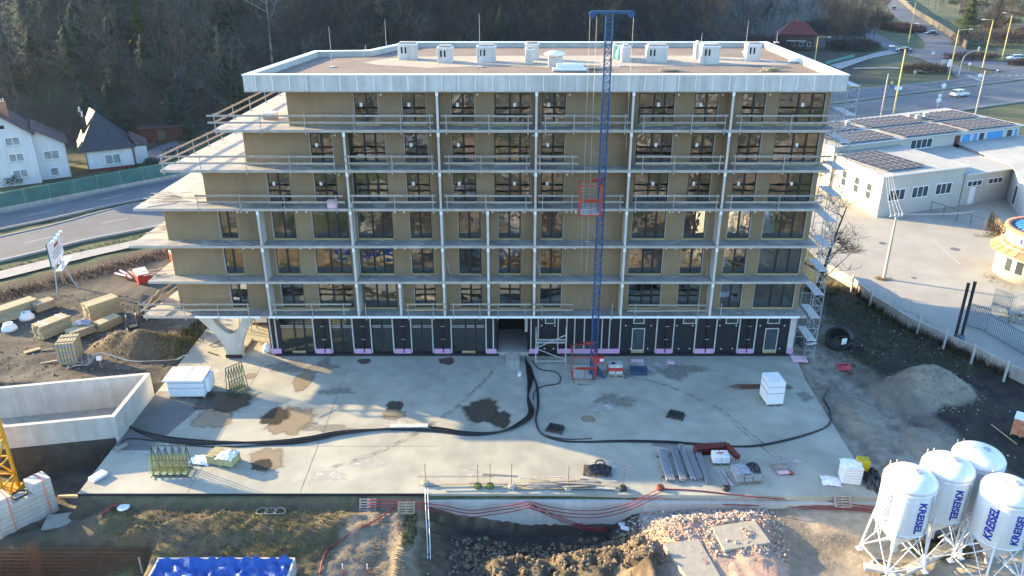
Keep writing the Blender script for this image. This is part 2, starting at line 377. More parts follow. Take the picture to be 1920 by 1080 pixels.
C_DIRT = (0.042, 0.038, 0.032); C_DIRT2 = (0.072, 0.063, 0.050); C_SAND = (0.27, 0.24, 0.19); C_SANDL = (0.35, 0.29, 0.21); C_DARK = (0.045, 0.040, 0.034)
C_GRASS = (0.062, 0.075, 0.032); C_DRY = (0.17, 0.15, 0.07); C_FOREST = (0.040, 0.034, 0.028); C_SOIL = (0.13, 0.098, 0.062); C_RUB = (0.40, 0.27, 0.205)
def colour(x, y, z):
    n = fbm(x, y, 0.25, 31); n2 = fbm(x, y, 1.1, 32); d = y - toe(x)
    if d > 2: return mixc(mixc(C_FOREST, (0.015, 0.014, 0.014), sstep(-60, -30, x)*sstep(95, 50, x)), (0.050, 0.052, 0.028), sstep(-0.1, 0.5, n))  # floor darkest behind the roof, woodland shade put into the colour
    if y < -24: 
        return mixc(mixc(mixc((0.22, 0.17, 0.12), (0.05, 0.042, 0.034), sstep(-0.12, 0.12, fbm(x, y, 0.10, 33))), (0.36, 0.34, 0.30), sstep(0.26, 0.34, fbm(x, y, 0.16, 35))), C_GRASS, sstep(0.05, 0.25, fbm(x, y, 0.07, 34)))
    if y < -17.1:
        if x < -10.4 + 0.45*(y+20.5) + 0.25*n2:
            c = mixc(C_SOIL, (0.098, 0.090, 0.043), sstep(-0.15, 0.30, n2 + 0.3*n))
            return mixc(c, C_DARK, 0.5*sstep(-24, -26, x))
        if x < 8.2:
            k = sstep(-5.9, -5.0, x)
            tr = mixc((0.15, 0.125, 0.09), (0.24, 0.195, 0.14), min(1, max(0, 0.5+0.8*n2)))
            pit = mixc(mixc(C_DARK, (0.085, 0.063, 0.04), sstep(-2.6, -1.3, z)), (0.20, 0.155, 0.095), 0.85*sstep(0.0, 0.35, n2)*sstep(-2.4, -1.5, z))  # pit soil darkens with depth, shade in the pit put into its colour
            return mixc(tr, pit, k)
        if x < 15.5: return mixc(C_RUB, C_SAND, sstep(0.0, 0.35, n2))
        return mixc(mixc(C_SAND, C_SOIL, 0.45), C_SANDL, sstep(-0.2, 0.3, n + 0.1*(x-17)))
    if x > 23 and y < 16 and x < 42:
        c = mixc((0.020, 0.017, 0.014), (0.042, 0.034, 0.026), sstep(-0.3, 0.3, n2))
        c = mixc(c, (0.026, 0.029, 0.015), .8*sstep(0.05, 0.35, n))
        edge = 25.5 + max(0, (4-y))*0.18 + 1.2*n
        c = mixc(mixc(C_SAND, (0.17, 0.145, 0.11), sstep(-.2, .3, n2)), c, sstep(edge, edge+2.0, x)) if y < 3 else mixc(c, (0.17, 0.15, 0.12), sstep(30.5, 28, x)*sstep(25, 27, x))
        for mx, my, rx, ry, h in MOUNDS[2:]:
            q = ((x-mx)/rx)**2 + ((y-my)/ry)**2
            c = mixc(c, (0.235, 0.205, 0.155), sstep(1.15, 0.85, q))
        trk = abs(((x-27.5) - (2-y)*0.25 + 0.5*n))
        c = mixc(c, (0.165, 0.142, 0.108), 0.8*sstep(1.6, 0.6, trk)) 
        return c
    if x < -26.5 and y < 34 and x > -75:
        rd = (y-14.6) - (x+52)*0.98      # >0 : beyond the site bank
        c = mixc(C_DIRT, C_DIRT2, sstep(-0.25, 0.3, n2 + 0.4*n))
        c = mixc(c, (0.115, 0.102, 0.082), 0.6*sstep(0.05, 0.3, fbm(x*0.4, y, 0.4, 36)))
        c = mixc(c, (0.060, 0.043, 0.033), sstep(-6.0, -3.5, rd))
        c = mixc(c, (0.060, 0.075, 0.034), sstep(0.5, 2.0, rd))
        for mx, my, rx, ry, h in MOUNDS[:2]:
            q = ((x-mx)/rx)**2 + ((y-my)/ry)**2
            c = mixc(c, (0.095, 0.071, 0.042), sstep(1.2, 0.8, q))
        return mixc(c, C_DRY, 0.5*sstep(-29.5, -28, x)*sstep(8, 2, y)*sstep(-4, 0, y)*sstep(0, .3, n2))
    if y > 85 and x > 55:
        if y > 135 and x < 92+(y-150)*0.37: return mixc((0.034, 0.030, 0.026), (0.05, 0.048, 0.028), sstep(-.1, .3, n2))
        g = mixc((0.065, 0.082, 0.034), (0.105, 0.100, 0.045), sstep(-0.2, 0.3, n))
        return mixc(g, (0.120, 0.110, 0.042), sstep(-0.1, 0.3, n)*sstep(125, 150, x))
    return mixc(mixc(C_GRASS, C_DRY, 0.5*sstep(-0.1, 0.4, n)), C_DIRT, sstep(0.1, 0.4, n2))
def axis(segs):
    out = []
    for a, b, s in segs:
        n = max(1, round((b-a)/s)); out += [a + (b-a)*i/n for i in range(n)]
    return out + [segs[-1][1]]
GX = axis([(-700, -240, 30), (-240, -70, 5), (-70, -42, 0.9), (-42, -26, 0.35), (-26, 8, 0.30), (8, 16, 0.2), (16, 42, 0.30), (42, 70, 1.5), (70, 240, 6), (240, 700, 30)])
GY = axis([(-420, -120, 20), (-120, -40, 4), (-40, -23, 1.0), (-23, -16.6, 0.16), (-16.6, -14, 0.5), (-14, 14, 0.40), (14, 40, 0.9), (40, 90, 2.5), (90, 260, 5), (260, 900, 30)])
nx, ny = len(GX), len(GY)
gv = []; gc = []
for yy in GY:
    for xx in GX:
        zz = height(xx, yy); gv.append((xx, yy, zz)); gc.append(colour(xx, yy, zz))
gf = [(j*nx+i, j*nx+i+1, (j+1)*nx+i+1, (j+1)*nx+i) for j in range(ny-1) for i in range(nx-1)]
gm = bpy.data.meshes.new('ground'); gm.from_pydata(gv, [], gf)
at = gm.color_attributes.new('zone', 'FLOAT_COLOR', 'POINT')
at.data.foreach_set('color', np.array([(*c, 1) for c in gc], dtype=np.float32).ravel())
gm.polygons.foreach_set('use_smooth', [True]*len(gm.polygons)); gm.update()
struct(link('ground', gm, 'ground'))

# roads and paths
def ribbon(L, Rr, z, step=8):
    a = smooth_path([(p[0], p[1], z) for p in L], step); b = smooth_path([(p[0], p[1], z) for p in Rr], step)
    n = min(len(a), len(b)); m = MB(); m.add(a[:n]+b[:n], [(i, i+1, n+i+1, n+i) for i in range(n-1)]); return m
RA = [(-92, -14), (-55.2, 22.4), (-44, 32.8), (0, 63), (60.4, 91.2), (76.7, 97.5), (109.8, 115.2), (200, 160), (300, 205)]
RB = [(-97, -5), (-59.6, 30), (-46.4, 45.3), (-3, 78), (60, 107.5), (71, 112.2), (96.1, 126), (196, 178), (296, 223)]
RC = [(-99, -2), (-61.2, 32.8), (-47.1, 47), (-5, 80), (59, 110), (70.5, 114.2), (95.5, 128.0), (195, 180.2), (295, 225)]
RD = [(-104, 7), (-64.7, 39.2), (-50.4, 53.6), (-8, 90), (57, 122), (77.7, 129.8), (109.3, 143.5), (190, 190), (290, 236)]
struct(ribbon(RA, RB, 0.030).build('road', 'asphalt'))
struct(ribbon(RC, RD, 0.030).build('road', 'asphalt'))
def mid(A, B, t): return [(a[0]*(1-t)+b[0]*t, a[1]*(1-t)+b[1]*t) for a, b in zip(A, B)]
def kerb(line, w, z0, z1, name='kerb'):
    pts = smooth_path([(p[0], p[1], 0) for p in line], 6); m = MB()
    for p, q in zip(pts, pts[1:]): m.bar((p.x, p.y, (z0+z1)/2), (q.x, q.y, (z0+z1)/2), w, z1-z0)
    struct(m.build(name, 'paving'))
for ln in (RA, RB, RC, RD): kerb(ln, 0.22, -0.12, 0.14)
def dashes(line, z, w=0.14, on=3.0, off=6.0, start=0):
    pts = smooth_path([(p[0], p[1], z) for p in line], 10); m = MB(); acc = start; 
    for p, q in zip(pts, pts[1:]):
        L = (q-p).length; d = (q-p)/L; nrm = Vector((-d.y, d.x, 0))*(w/2); t = 0
        while t < L:
            ph = acc % (on+off); rem = (on-ph) if ph < on else (on+off-ph); st = min(rem, L-t)
            if ph < on: m.quad(p+d*t-nrm, p+d*(t+st)-nrm, p+d*(t+st)+nrm, p+d*t+nrm)
            t += st + 1e-4; acc += st + 1e-4
    return m
mm = MB()
for a, b in ((RA, RB), (RC, RD)):
    k = dashes(mid(a, b, 0.5), 0.036); mm.add(k.v, k.f)
    k = dashes(mid(a, b, 0.06), 0.036, 0.10, 60, 0.01); mm.add(k.v, k.f)
    k = dashes(mid(a, b, 0.94), 0.036, 0.10, 60, 0.01); mm.add(k.v, k.f)
struct(mm.build('road_marking', 'road_paint'))
struct(ribbon([(-80, -11.8), (-52.8, 16.9), (-43.4, 26.2), (-30, 37)], [(-81.5, -10), (-54.2, 19.0), (-44.6, 28.0), (-31, 39.0)], 0.02).build('footpath', 'paving'))
# junction and side road on the right, laid out along the surveyed kerb lines
def poly_px(name, pts, z, m, kind='structure'):
    s = MB(); s.sheet([tuple(G(x, y, z)[:2]) for x, y in pts], z); struct(s.build(name, m), kind)
def pxr(name, A_, B_, z, m): struct(ribbon([tuple(G(x, y, 0)[:2]) for x, y in A_], [tuple(G(x, y, 0)[:2]) for x, y in B_], z).build(name, m))
pxr('side_road', [(1653, -4), (1664, 14), (1690, 42), (1715, 62), (1733, 80), (1728, 96)], [(1692, -4), (1716, 24), (1752, 48), (1790, 78), (1822, 100), (1842, 116)], 0.018, 'asphalt')
pxr('side_road', [(1625, 50), (1660, 72), (1690, 85), (1735, 95), (1775, 113), (1815, 131), (1850, 141)], [(1612, 60), (1648, 84), (1680, 98), (1720, 109), (1755, 123), (1787, 139), (1802, 152)], 0.026, 'asphalt')
pxr('side_road', [(1790, 85), (1830, 104), (1870, 115), (1945, 124)], [(1722, 96), (1800, 117), (1850, 130), (1945, 141)], 0.022, 'asphalt')
pxr('footpath', [(1556, 122), (1610, 108), (1650, 97), (1684, 91)], [(1575, 130), (1625, 112), (1660, 104), (1692, 99)], 0.014, 'paving')
mm = MB()
for i in range(7):
    p = G(1812+i*3.2, 141+i*1.35, 0.04); q = G(1825+i*3.2, 144+i*1.35, 0.04); mm.bar(p, q, 0.5, 0.008)
for i in range(5):
    p = G(1860+i*14, 142-i*0.2, 0.04); q = G(1869+i*14, 142-i*0.2, 0.04); mm.bar(p, q, 0.6, 0.008)
struct(mm.build('road_marking', 'road_paint'))
mm = MB(); mm.sheet([(33.2, 22), (33.6, 17), (35.9, 6.6), (38.0, 3.6), (40.8, -1), (47, -12), (110, -12), (110, 75), (82, 84), (60, 74), (34, 60)], -0.012)
struct(mm.build('parking_lot', 'asphalt_pale'))
mm = MB()
for a, b in (((1580, 465), (1625, 452)), ((1720, 405), (1770, 418)), ((1770, 418), (1728, 432)), ((1746, 448), (1800, 495)), ((1610, 475), (1700, 455))):
    mm.bar(G(*a, -0.006), G(*b, -0.006), 0.10, 0.006)
struct(mm.build('lot_marking', 'road_paint'))
mm = MB()
for x, y, r in ((1791, 467, 0.55), (1655, 456, 0.42), (1714, 521, 0.3)):
    c = G(x, y, 0); mm.cyl((c.x, c.y, -0.02), (c.x, c.y, -0.004), r, n=14)
struct(mm.build('manhole_cover', 'asphalt'))
# ================================================================ apartment building under construction
FZ = [4.0 + 3*k for k in range(7)]            # underside of slab 1..6 and of the roof slab
YW = 1.32                                      # plane of the balcony back wall
B = thing('apartment_building', 'six storey apartment block under construction with stepped concrete balconies and brown plaster', 'building', (2, 8, 0))
OB = (2, 8, 0)
def bb(name, m, x0, x1, y0, y1, z0, z1, parent=None, bv=0):
    o = MB(OB).box(x0, x1, y0, y1, z0, z1).build(name, m, parent or B)
    return bevel(o, bv) if bv else o
SL = {1: (-29.45, -28.6, 5.4), 2: (-28.55, -28.3, 6.5), 3: (-29.45, -28.8, 9.0), 4: (-28.6, -27.8, 12.5), 5: (-26.0, -24.4, 13.5), 6: (-21.6, -20.6, 15.5)}
WL = {1: -26.9, 2: -26.9, 3: -26.9, 4: -23.42, 5: -19.95, 6: -16.4}
XR = 23.75
for k in range(1, 7):
    z = FZ[k-1]; a, b, d = SL[k]
    poly = [(a, 0), (XR, 0), (XR, 19.2), (-9, 19.2), (-12.5, d+0.1), (b, d)]
    s = MB(OB).prism(poly, z, z+0.19).build('floor_slab', 'concrete_slab', B)
    f = MB(OB).prism([(a+0.02, 0.02), (XR-0.02, 0.02), (XR-0.02, YW+0.3), (a+0.05, YW+0.3)], z+0.193, z+0.20).build('screed', 'balcony_floor', s)
bb('edge_insulation', 'foam_white', -25.3, -20.05, -0.06, -0.003, 4.02, 4.20); bb('edge_insulation', 'foam_white', -19.4, 23.2, -0.06, -0.003, 4.02, 4.20)
# rooms behind the glass
for k in range(0, 7):
    z0 = FZ[k-1]+0.195 if k else 0.0; z1 = FZ[k]-0.003 if k < 6 else 21.93
    xl = WL[k] if k else -19.4
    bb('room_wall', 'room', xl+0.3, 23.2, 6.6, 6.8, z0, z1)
    bb('end_wall', 'plaster_brown', xl, xl+0.25, YW+0.30, 12.3, z0, z1); bb('end_wall', 'plaster_brown', 23.2, 23.45, YW+0.30, 18.4, z0, z1)
    bb('rear_wall', 'plaster_brown', xl, -9.2, 12.303, 12.5, z0, z1); bb('rear_wall', 'plaster_brown', -9.2, 23.45, 18.403, 18.6, z0, z1)
    for x in (-19.3, -15.8, -12.3, -8.8, -5.25, -1.7, 1.9, 5.4, 8.85, 12.4, 16.0, 19.6):
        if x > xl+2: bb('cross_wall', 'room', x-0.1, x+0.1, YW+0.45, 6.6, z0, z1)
# windows: pixel edges of each opening at mid height of its storey
WPX = {6: (195, [(663,709,2),(753,799,2),(845,890,2),(927,995,3),(1017,1062,2),(1198,1266,3),(1303,1348,2),(1391.5,1436,2),(1461,1548,3)]),
       5: (285, [(582,625,2),(654,724,3),(758.5,803,2),(847.5,891.5,2),(927,994,3),(1015,1059,2),(1192,1260,3),(1295,1338,2),(1381.5,1425,2),(1450,1533,3)]),
       4: (355, [(502,544,2),(590,632.5,2),(662,727.5,3),(762.5,807,2),(849,893,2),(927.5,994,3),(1014,1057.5,2),(1188,1253,3),(1289,1332,2),(1373,1417,2),(1441.5,1522,3)]),
       3: (425, [(412,444,2),(511,554,2),(586,653,3),(670,736.5,3),(768,809,2),(859,901,2),(934,976,2),(1014,1056,2),(1184,1248,3),(1281.5,1323,2),(1364,1407,2),(1430,1510,3)]),
       2: (490, [(421,455,2),(517.5,561,2),(592,658,3),(674,738,3),(771,813,2),(860,902.5,2),(934,976,2),(1013,1054,2),(1178,1242,3),(1275,1317.5,2),(1356,1399,2),(1421.5,1501.5,3)]),
       1: (553, [(432.5,465,2),(527.5,570,2),(597,662.5,3),(679,744,3),(777,817,2),(863,903,2),(936,976,2),(1012,1052.5,2),(1177,1239,3),(1270,1312,2),(1350,1391,2),(1413,1490,3)])}
def window_frame(x0, x1, z0, z1, n, y, fw=0.075, dep=0.08):
    m = MB(OB)
    m.box(x0, x0+fw, y, y+dep, z0, z1); m.box(x1-fw, x1, y, y+dep, z0, z1)
    m.box(x0+fw, x1-fw, y, y+dep, z1-fw, z1); m.box(x0+fw, x1-fw, y, y+dep, z0, z0+fw)
    W = x1-x0; ed = [x0+fw]
    for i in range(1, n):
        c = x0 + W*i/n if n == 2 else x0 + W*(0.43 if i == 1 else 0.72)
        m.box(c-0.08, c+0.08, y+0.004, y+dep-0.004, z0+fw, z1-fw); ed += [c-0.08, c+0.08]
    ed.append(x1-fw); return m, [(ed[i], ed[i+1]) for i in range(0, len(ed), 2)]
ri = random.Random(3)
for k, (py, wins) in WPX.items():
    z0 = FZ[k-1]+0.20; z1 = FZ[k]-0.004 if k < 6 else 21.926
    wm = 'plaster_brown'
    xs = [(F(a, py, YW).x, F(b, py, YW).x, n) for a, b, n in wins]
    cur = WL[k]
    for a, b, n in xs + [(23.45, 23.45, 0)]:
        if a - cur > 0.05: bevel(bb('wall_panel', wm, cur, a, YW, YW+0.30, z0, z1), 0.012)
        if n:
            bb('lintel', wm, a, b, YW+0.004, YW+0.30, z1-0.34, z1)
            bb('sill_board', 'wood_sill', a+0.01, b-0.01, YW+0.02, YW+0.22, z0+0.002, z0+0.13)
            fm, pn = window_frame(a+0.004, b-0.004, z0+0.134, z1-0.344, n, YW+0.17)
            wf = fm.build('window', 'frame_dark', B)
            for p0, p1 in pn: MB(OB).box(p0+0.002, p1-0.002, YW+0.20, YW+0.212, z0+0.21, z1-0.42).build('pane', 'glass', wf)
            if (a+b)/2 < 0 or k < 4: MB(OB).box(a+0.004, a+0.03, YW-0.012, YW+0.168, z0+0.134, z1-0.346).build('jamb', 'sheet_pale', wf)
            if (a+b)/2 > 0 or k > 4: MB(OB).box(b-0.03, b-0.004, YW-0.012, YW+0.168, z0+0.134, z1-0.346).build('jamb', 'sheet_pale', wf)
            if k >= 4 and ri.random() < 0.68:
                c = pn[0][1]-0.42 if n == 2 else pn[1][0]+0.16
                MB(OB).box(c, c+0.20, YW+0.196, YW+0.199, z0+1.38, z0+1.66).build('sticker', 'paint_white', wf)
            cur = b
    # lamp outlets near the ceiling
    for a, b, n in xs:
        for dx in ((0.22, 0.95) if k in (1, 2, 3) else ((0.22,) if ri.random() < 0.75 else ())):
            x = b + dx
            if x < 23 and not any(c-0.1 < x < d+0.1 for c, d, _ in xs):
                MB(OB).cyl((x, YW-0.05, z0+2.30), (x, YW-0.002, z0+2.30), 0.075, n=8).build('lamp_outlet', 'foam_white', B)
# cross walls between the balconies
PX = {6: (-5.25, 1.9, 8.85, 16.0), 5: (-12.15, -5.25, 1.9, 8.85, 16.0), 4: (-12.15, -5.25, 1.9, 8.85, 16.0),
      3: (-19.2, -12.15, -5.25, -1.72, 1.9, 8.85, 16.0), 2: (-19.2, -12.15, -5.25, -1.72, 1.9, 8.85, 16.0), 1: (-19.2, -12.15, -8.75, -5.25, -1.72, 1.9, 8.85, 16.0)}
for k, L in PX.items():
    z0 = FZ[k-1]+0.203; z1 = FZ[k]-0.004 if k < 6 else 21.926
    for x in L:
        p = bb('balcony_divider', 'plaster_dark' if k > 3 else 'concrete_white', x-0.09, x+0.09, 0.06, YW-0.004, z0, z1)
        MB(OB).box(x-0.08, x+0.08, 0.035, 0.057, z0, z1-0.32).build('edge_bead', 'sheet_pale', p)
        MB(OB).box(x-0.10, x+0.10, 0.02, 0.057, z1-0.31, z1-0.01).build('bracket', 'foam_white', p)
# roof slab, fascia and parapet
RP = [(-18.95, 0.06), (24.0, 0.06), (23.95, 19.85), (-9.6, 19.85), (-12.3, 13.7), (-16.8, 13.3)]
MB(OB).prism(RP, 21.93, 22.25).build('roof_slab', 'concrete_slab', B)
bb('paint_line', 'red_steel', -16.3, -6.0, YW-0.012, YW-0.004, 21.80, 21.925)
MB(OB).prism([(-18.3, 0.6), (23.4, 0.6), (23.3, 19.2), (-9.3, 19.2), (-12.0, 13.1), (-16.3, 12.7)], 22.253, 22.66).build('roof_gravel', 'gravel_brown', B)
# pale gravel walkway on the roof
gp = [G(x, y, 22.68) for x, y in ((682, 117), (705, 121), (800, 127), (960, 122), (1030, 126), (1180, 124), (1330, 122), (1475, 121), (1490, 118), (1440, 112), (1400, 108), (1300, 104), (1180, 104), (1000, 104), (860, 105), (780, 106), (722, 110))]
o = MB(OB).sheet([(p.x, p.y) for p in gp], 22.668).build('gravel_walk', 'gravel_pale', B)
n = len(RP)
def inset(poly, d):
    out = []; m = len(poly)
    for i in range(m):
        p0, p1, p2 = Vector((*poly[i-1], 0)), Vector((*poly[i], 0)), Vector((*poly[(i+1) % m], 0))
        d1 = (p1-p0).normalized(); d2 = (p2-p1).normalized(); n1 = Vector((-d1.y, d1.x, 0)); n2 = Vector((-d2.y, d2.x, 0))
        b = (n1+n2).normalized(); out.append(tuple((p1 + b*(d/max(0.3, b.dot(n1))))[:2]))
    return out
RI = inset(RP, 0.42)
pm = MB(OB)
for i in range(n):
    j = (i+1) % n; a, b, c, d = RP[i], RP[j], RI[j], RI[i]; zb, zt = 22.253, 23.06
    pm.add([(a[0],a[1],zb),(b[0],b[1],zb),(c[0],c[1],zb),(d[0],d[1],zb),(a[0],a[1],zt),(b[0],b[1],zt),(c[0],c[1],zt),(d[0],d[1],zt)],
           [(4,5,6,7),(0,1,5,4),(2,3,7,6)])
par = pm.build('parapet', 'concrete_white', B)
cm = MB(OB); RO = inset(RP, -0.07); RJ = inset(RP, 0.47)
for i in range(n):
    j = (i+1) % n; a, b, c, d = RO[i], RO[j], RJ[j], RJ[i]; zb, zt = 23.063, 23.12
    cm.add([(a[0],a[1],zb),(b[0],b[1],zb),(c[0],c[1],zb),(d[0],d[1],zb),(a[0],a[1],zt),(b[0],b[1],zt),(c[0],c[1],zt),(d[0],d[1],zt)],
           [(3,2,1,0),(4,5,6,7),(0,1,5,4),(2,3,7,6)])
cm.build('coping', 'paint_white', par)
# front fascia panels with pale cover strips
x = -18.93; first = None; fx = []
edges = [-18.93] + [F(a, 157, 0).x for a in (479.0 + 31.75*i for i in range(35))] + [23.96]
pan = None
for a, b in zip(edges, edges[1:]):
    o = MB(OB).box(a+0.02, b-0.02, 0.015, 0.056, 21.96, 23.055).build('fascia_panel', 'sheet_pale', B)
    if b < 23.9:
        q = MB(OB).box(b-0.028, b+0.028, -0.03, 0.05, 22.06, 23.06).build('cover_strip', 'paint_white', B)
        MB(OB).box(b-0.05, b+0.05, -0.05, 0.012, 22.02, 22.10).build('clip', 'paint_white', q)
bb('gutter_edge', 'concrete_slab', -18.95, 24.0, -0.01, 0.058, 21.90, 21.955)
# side fascia (left, oblique and right)
for a, b in ((RP[5], RP[0]), (RP[1], RP[2])):
    MB(OB).bar((a[0], a[1], 22.5), (b[0], b[1], 22.5), 0.05, 1.1).build('side_fascia', 'sheet_pale', B)
# rendered vent shafts on the roof: pixel left, right, top, foot
SH = [(747,782,83,112,0),(820,849,90,118,0),(894,930,88,117,0),(985,1010,83,112,0),(985,1000,93,120,0),(1148,1173,84,110,0),(1165,1181,88,117,0),(1212,1251,88,117,0),(1303,1313,81,110,0),(1314,1348,88,120,0),(1398,1425,84,115,0)]
for a, b, t, f, _ in SH:
    p = G(a, f, 22.67); q = G(b, f, 22.67); h = 22.67 + (f-t)/23.0
    s = bb('vent_shaft', 'sheet_pale', p.x, q.x, p.y, p.y+0.9, 22.60, h); bevel(s, 0.02)
    MB(OB).box(p.x+0.12, q.x-0.12, p.y+0.12, p.y+0.78, h+0.001, h+0.14).build('shaft_cap', 'concrete_slab', s)
    MB(OB).box(p.x-0.03, q.x+0.03, p.y-0.03, p.y+0.93, h-0.08, h-0.004).build('rim', 'paint_white', s)
    if q.x-p.x > 1.0:
        for dx in (0.25, 0.55): MB(OB).box(p.x+dx, p.x+dx+0.14, p.y-0.004, p.y+0.05, h-0.75, h-0.25).build('vent_slot', 'dark_void', s)
for x, t, f in ((623, 57, 126), (725, 35, 97), (900, 35, 126), (1397, 37, 98), (1456, 57, 80), (1165, 85, 124), (686, 85, 95), (1452, 98, 117), (1315, 60, 80)):
    p = G(x, f, 22.67); L = (f-t)/23.0
    m = MB(OB).cyl((p.x, p.y, 22.72), (p.x, p.y, 22.72+L), 0.028, 0.015, n=6); r = m.build('lightning_rod', 'galv', B)
    MB(OB).box(p.x-0.22, p.x+0.22, p.y-0.22, p.y+0.22, 22.66, 22.74).build('rod_foot', 'concrete_white', r)
# ---------------------------------------------------------------- ground floor shop front
GY0 = 1.22
def gx(px, py=632): return F(px, py, GY0).x
bb('plinth', 'membrane', -19.55, -0.95, GY0-0.18, GY0+0.2, 0.0, 0.22); bb('plinth', 'membrane', 1.5, 23.25, GY0-0.18, GY0+0.2, 0.0, 0.20)
bb('soffit', 'concrete_slab', -19.5, 23.2, GY0+0.2, GY0+0.6, 3.7, 3.997)
def pier(px0, px1, strips, pink=True, rod=True, mth='membrane'):
    x0, x1 = gx(px0), gx(px1)
    p = bb('pier', mth, x0, x1, GY0-0.02, GY0+0.30, 0.23, 3.72)
    for s in strips:
        x = gx(s); MB(OB).box(x-0.045, x+0.045, GY0-0.10, GY0-0.024, 0.25, 3.9).build('fixing_strip', 'sheet_pale', p)
    if pink: MB(OB).box(x0+0.02, x1-0.02, GY0-0.14, GY0-0.108, 0.22, 0.66).build('insulation_board', 'pink_foam', p)
    if rod:
        c = (x0+x1)/2+0.1
        MB(OB).box(c-0.045, c+0.045, GY0-0.16, GY0-0.03, 0.3, 3.6).build('drain_pipe', 'black_rubber', p)
        for z in (1.55, 2.75): MB(OB).box(c-0.17, c+0.17, GY0-0.19, GY0-0.165, z-0.02, z+0.03).build('pipe_clip', 'galv', p)
    return p
pier(505, 526, (509, 519), True, False)
for a, b in ((591,620),(664,695),(739,770),(813,845)): pier(a, b, (a-1.5, b+1.5))
pier(911, 931, (911.5, 925), True, False); pier(992, 1010, (995.5, 1009), True, False)
pier(1046, 1163, (1046, 1062, 1077, 1095, 1110, 1128, 1142, 1162), True, False)
for a, b in ((1231,1261),(1304,1340),(1385,1414)): pier(a, b, (a-1, b+1))
bb('corner_pier', 'sheet_pale', gx(1478), gx(1489), GY0-0.05, GY0+0.3, 0.22, 3.9); bb('insulation_board', 'pink_foam', gx(1478), gx(1490), GY0-0.12, GY0-0.055, 0.2, 0.66)
def shop(px0, px1, n, transom=True, doorsill=False):
    x0, x1 = gx(px0)+0.01, gx(px1)-0.01
    fm, pn = window_frame(x0, x1, 0.24, 3.40, n, GY0+0.05, 0.06, 0.1); wf = fm.build('shop_window', 'frame_dark', B)
    for p0, p1 in pn:
        MB(OB).box(p0+0.002, p1-0.002, GY0+0.09, GY0+0.102, 0.305, 2.55).build('pane', 'glass_shop', wf)
        MB(OB).box(p0+0.002, p1-0.002, GY0+0.09, GY0+0.102, 2.75, 3.335).build('pane', 'glass_shop', wf)
        if transom:
            MB(OB).box(p0+0.01, p1-0.01, GY0+0.03, GY0+0.048, 2.69, 2.745).build('transom', 'sheet_pale', wf)
            MB(OB).box(p0+0.01, p1-0.01, GY0+0.03, GY0+0.048, 2.555, 2.60).build('transom', 'sheet_pale', wf)
        MB(OB).box(p0, p1, GY0+0.03, GY0+0.06, 3.42, 3.66).build('top_panel', 'sheet_pale', wf)
    if doorsill:
        c = (x0+x1)/2; MB(OB).box(c-0.55, c+0.55, GY0-0.05, GY0+0.04, 0.225, 0.42).build('door_sill', 'wood_sill', wf)
shop(526, 590, 3, True, True); shop(621, 663, 2); shop(697, 738, 2); shop(772, 812, 2); shop(846, 910, 3, True, True)
def board_bay(px0, px1, win, door):
    x0, x1 = gx(px0), gx(px1); p = bb('boarded_bay', 'membrane', x0, x1, GY0+0.0, GY0+0.25, 0.23, 3.55)
    MB(OB).box(x0+0.05, x1-0.05, GY0-0.03, GY0-0.004, 3.56, 3.75).build('top_panel', 'sheet_pale', p)
    def fr(a, b, z0, z1, nm):
        m = MB(OB); w = 0.07; y0, y1 = GY0-0.05, GY0-0.003
        m.box(a, a+w, y0, y1, z0, z1); m.box(b-w, b, y0, y1, z0, z1); m.box(a+w, b-w, y0, y1, z1-w, z1); m.box(a+w, b-w, y0, y1, z0, z0+w)
        q = m.build(nm, 'sheet_pale', p); MB(OB).box(a+w+0.005, b-w-0.005, GY0-0.025, GY0-0.006, z0+w+0.005, z1-w-0.005).build('pane' if nm != 'door' else 'door_leaf', 'window_dull', p); return q
    if win: fr(gx(win[0], 609), gx(win[1], 609), 2.93, 3.48, 'small_window')
    if door:
        a, b = gx(door[0], 640), gx(door[1], 640); fr(a, b, 0.45, 2.52, 'door')
        MB(OB).box(a, b, GY0-0.08, GY0-0.006, 0.24, 0.44).build('door_sill', 'wood_sill', p)
        MB(OB).box(b-0.16, b-0.1, GY0-0.10, GY0-0.051, 1.35, 1.6).build('door_handle', 'black_plastic', p)
    for fx_, z in ((0.12, 2.75), (0.85, 2.75), (0.3, 0.6), (0.8, 0.62)):
        x = x0+(x1-x0)*fx_; MB(OB).cyl((x, GY0-0.04, z), (x, GY0-0.004, z), 0.055, n=7).build('anchor', 'foam_white', p)
board_bay(1011, 1045, (1022, 1041), None); board_bay(1164, 1229, (1187, 1208), (1184, 1208)); board_bay(1262, 1303, (1280, 1304), None)
board_bay(1342, 1384, (1360, 1383), None); board_bay(1415, 1477, (1438, 1461), (1432, 1457))
# dark entrance recess
for nm, m, a in (('entrance_wall', 'membrane', (gx(931), gx(931)+0.12, GY0+0.3, 5.8, 0, 3.7)), ('entrance_wall', 'membrane', (gx(992)-0.12, gx(992), GY0+0.3, 5.8, 0, 3.7)),
                 ('entrance_back', 'dark_void', (gx(931)+0.12, gx(992)-0.12, 5.6, 5.8, 0, 3.7)), ('entrance_step', 'concrete_slab', (gx(930), gx(993), GY0-0.1, 5.5, 0.0, 0.30)),
                 ('entrance_panel', 'sheet_pale', (gx(984), gx(991), GY0+0.35, GY0+0.45, 2.0, 3.7))):
    bb(nm, m, *a)
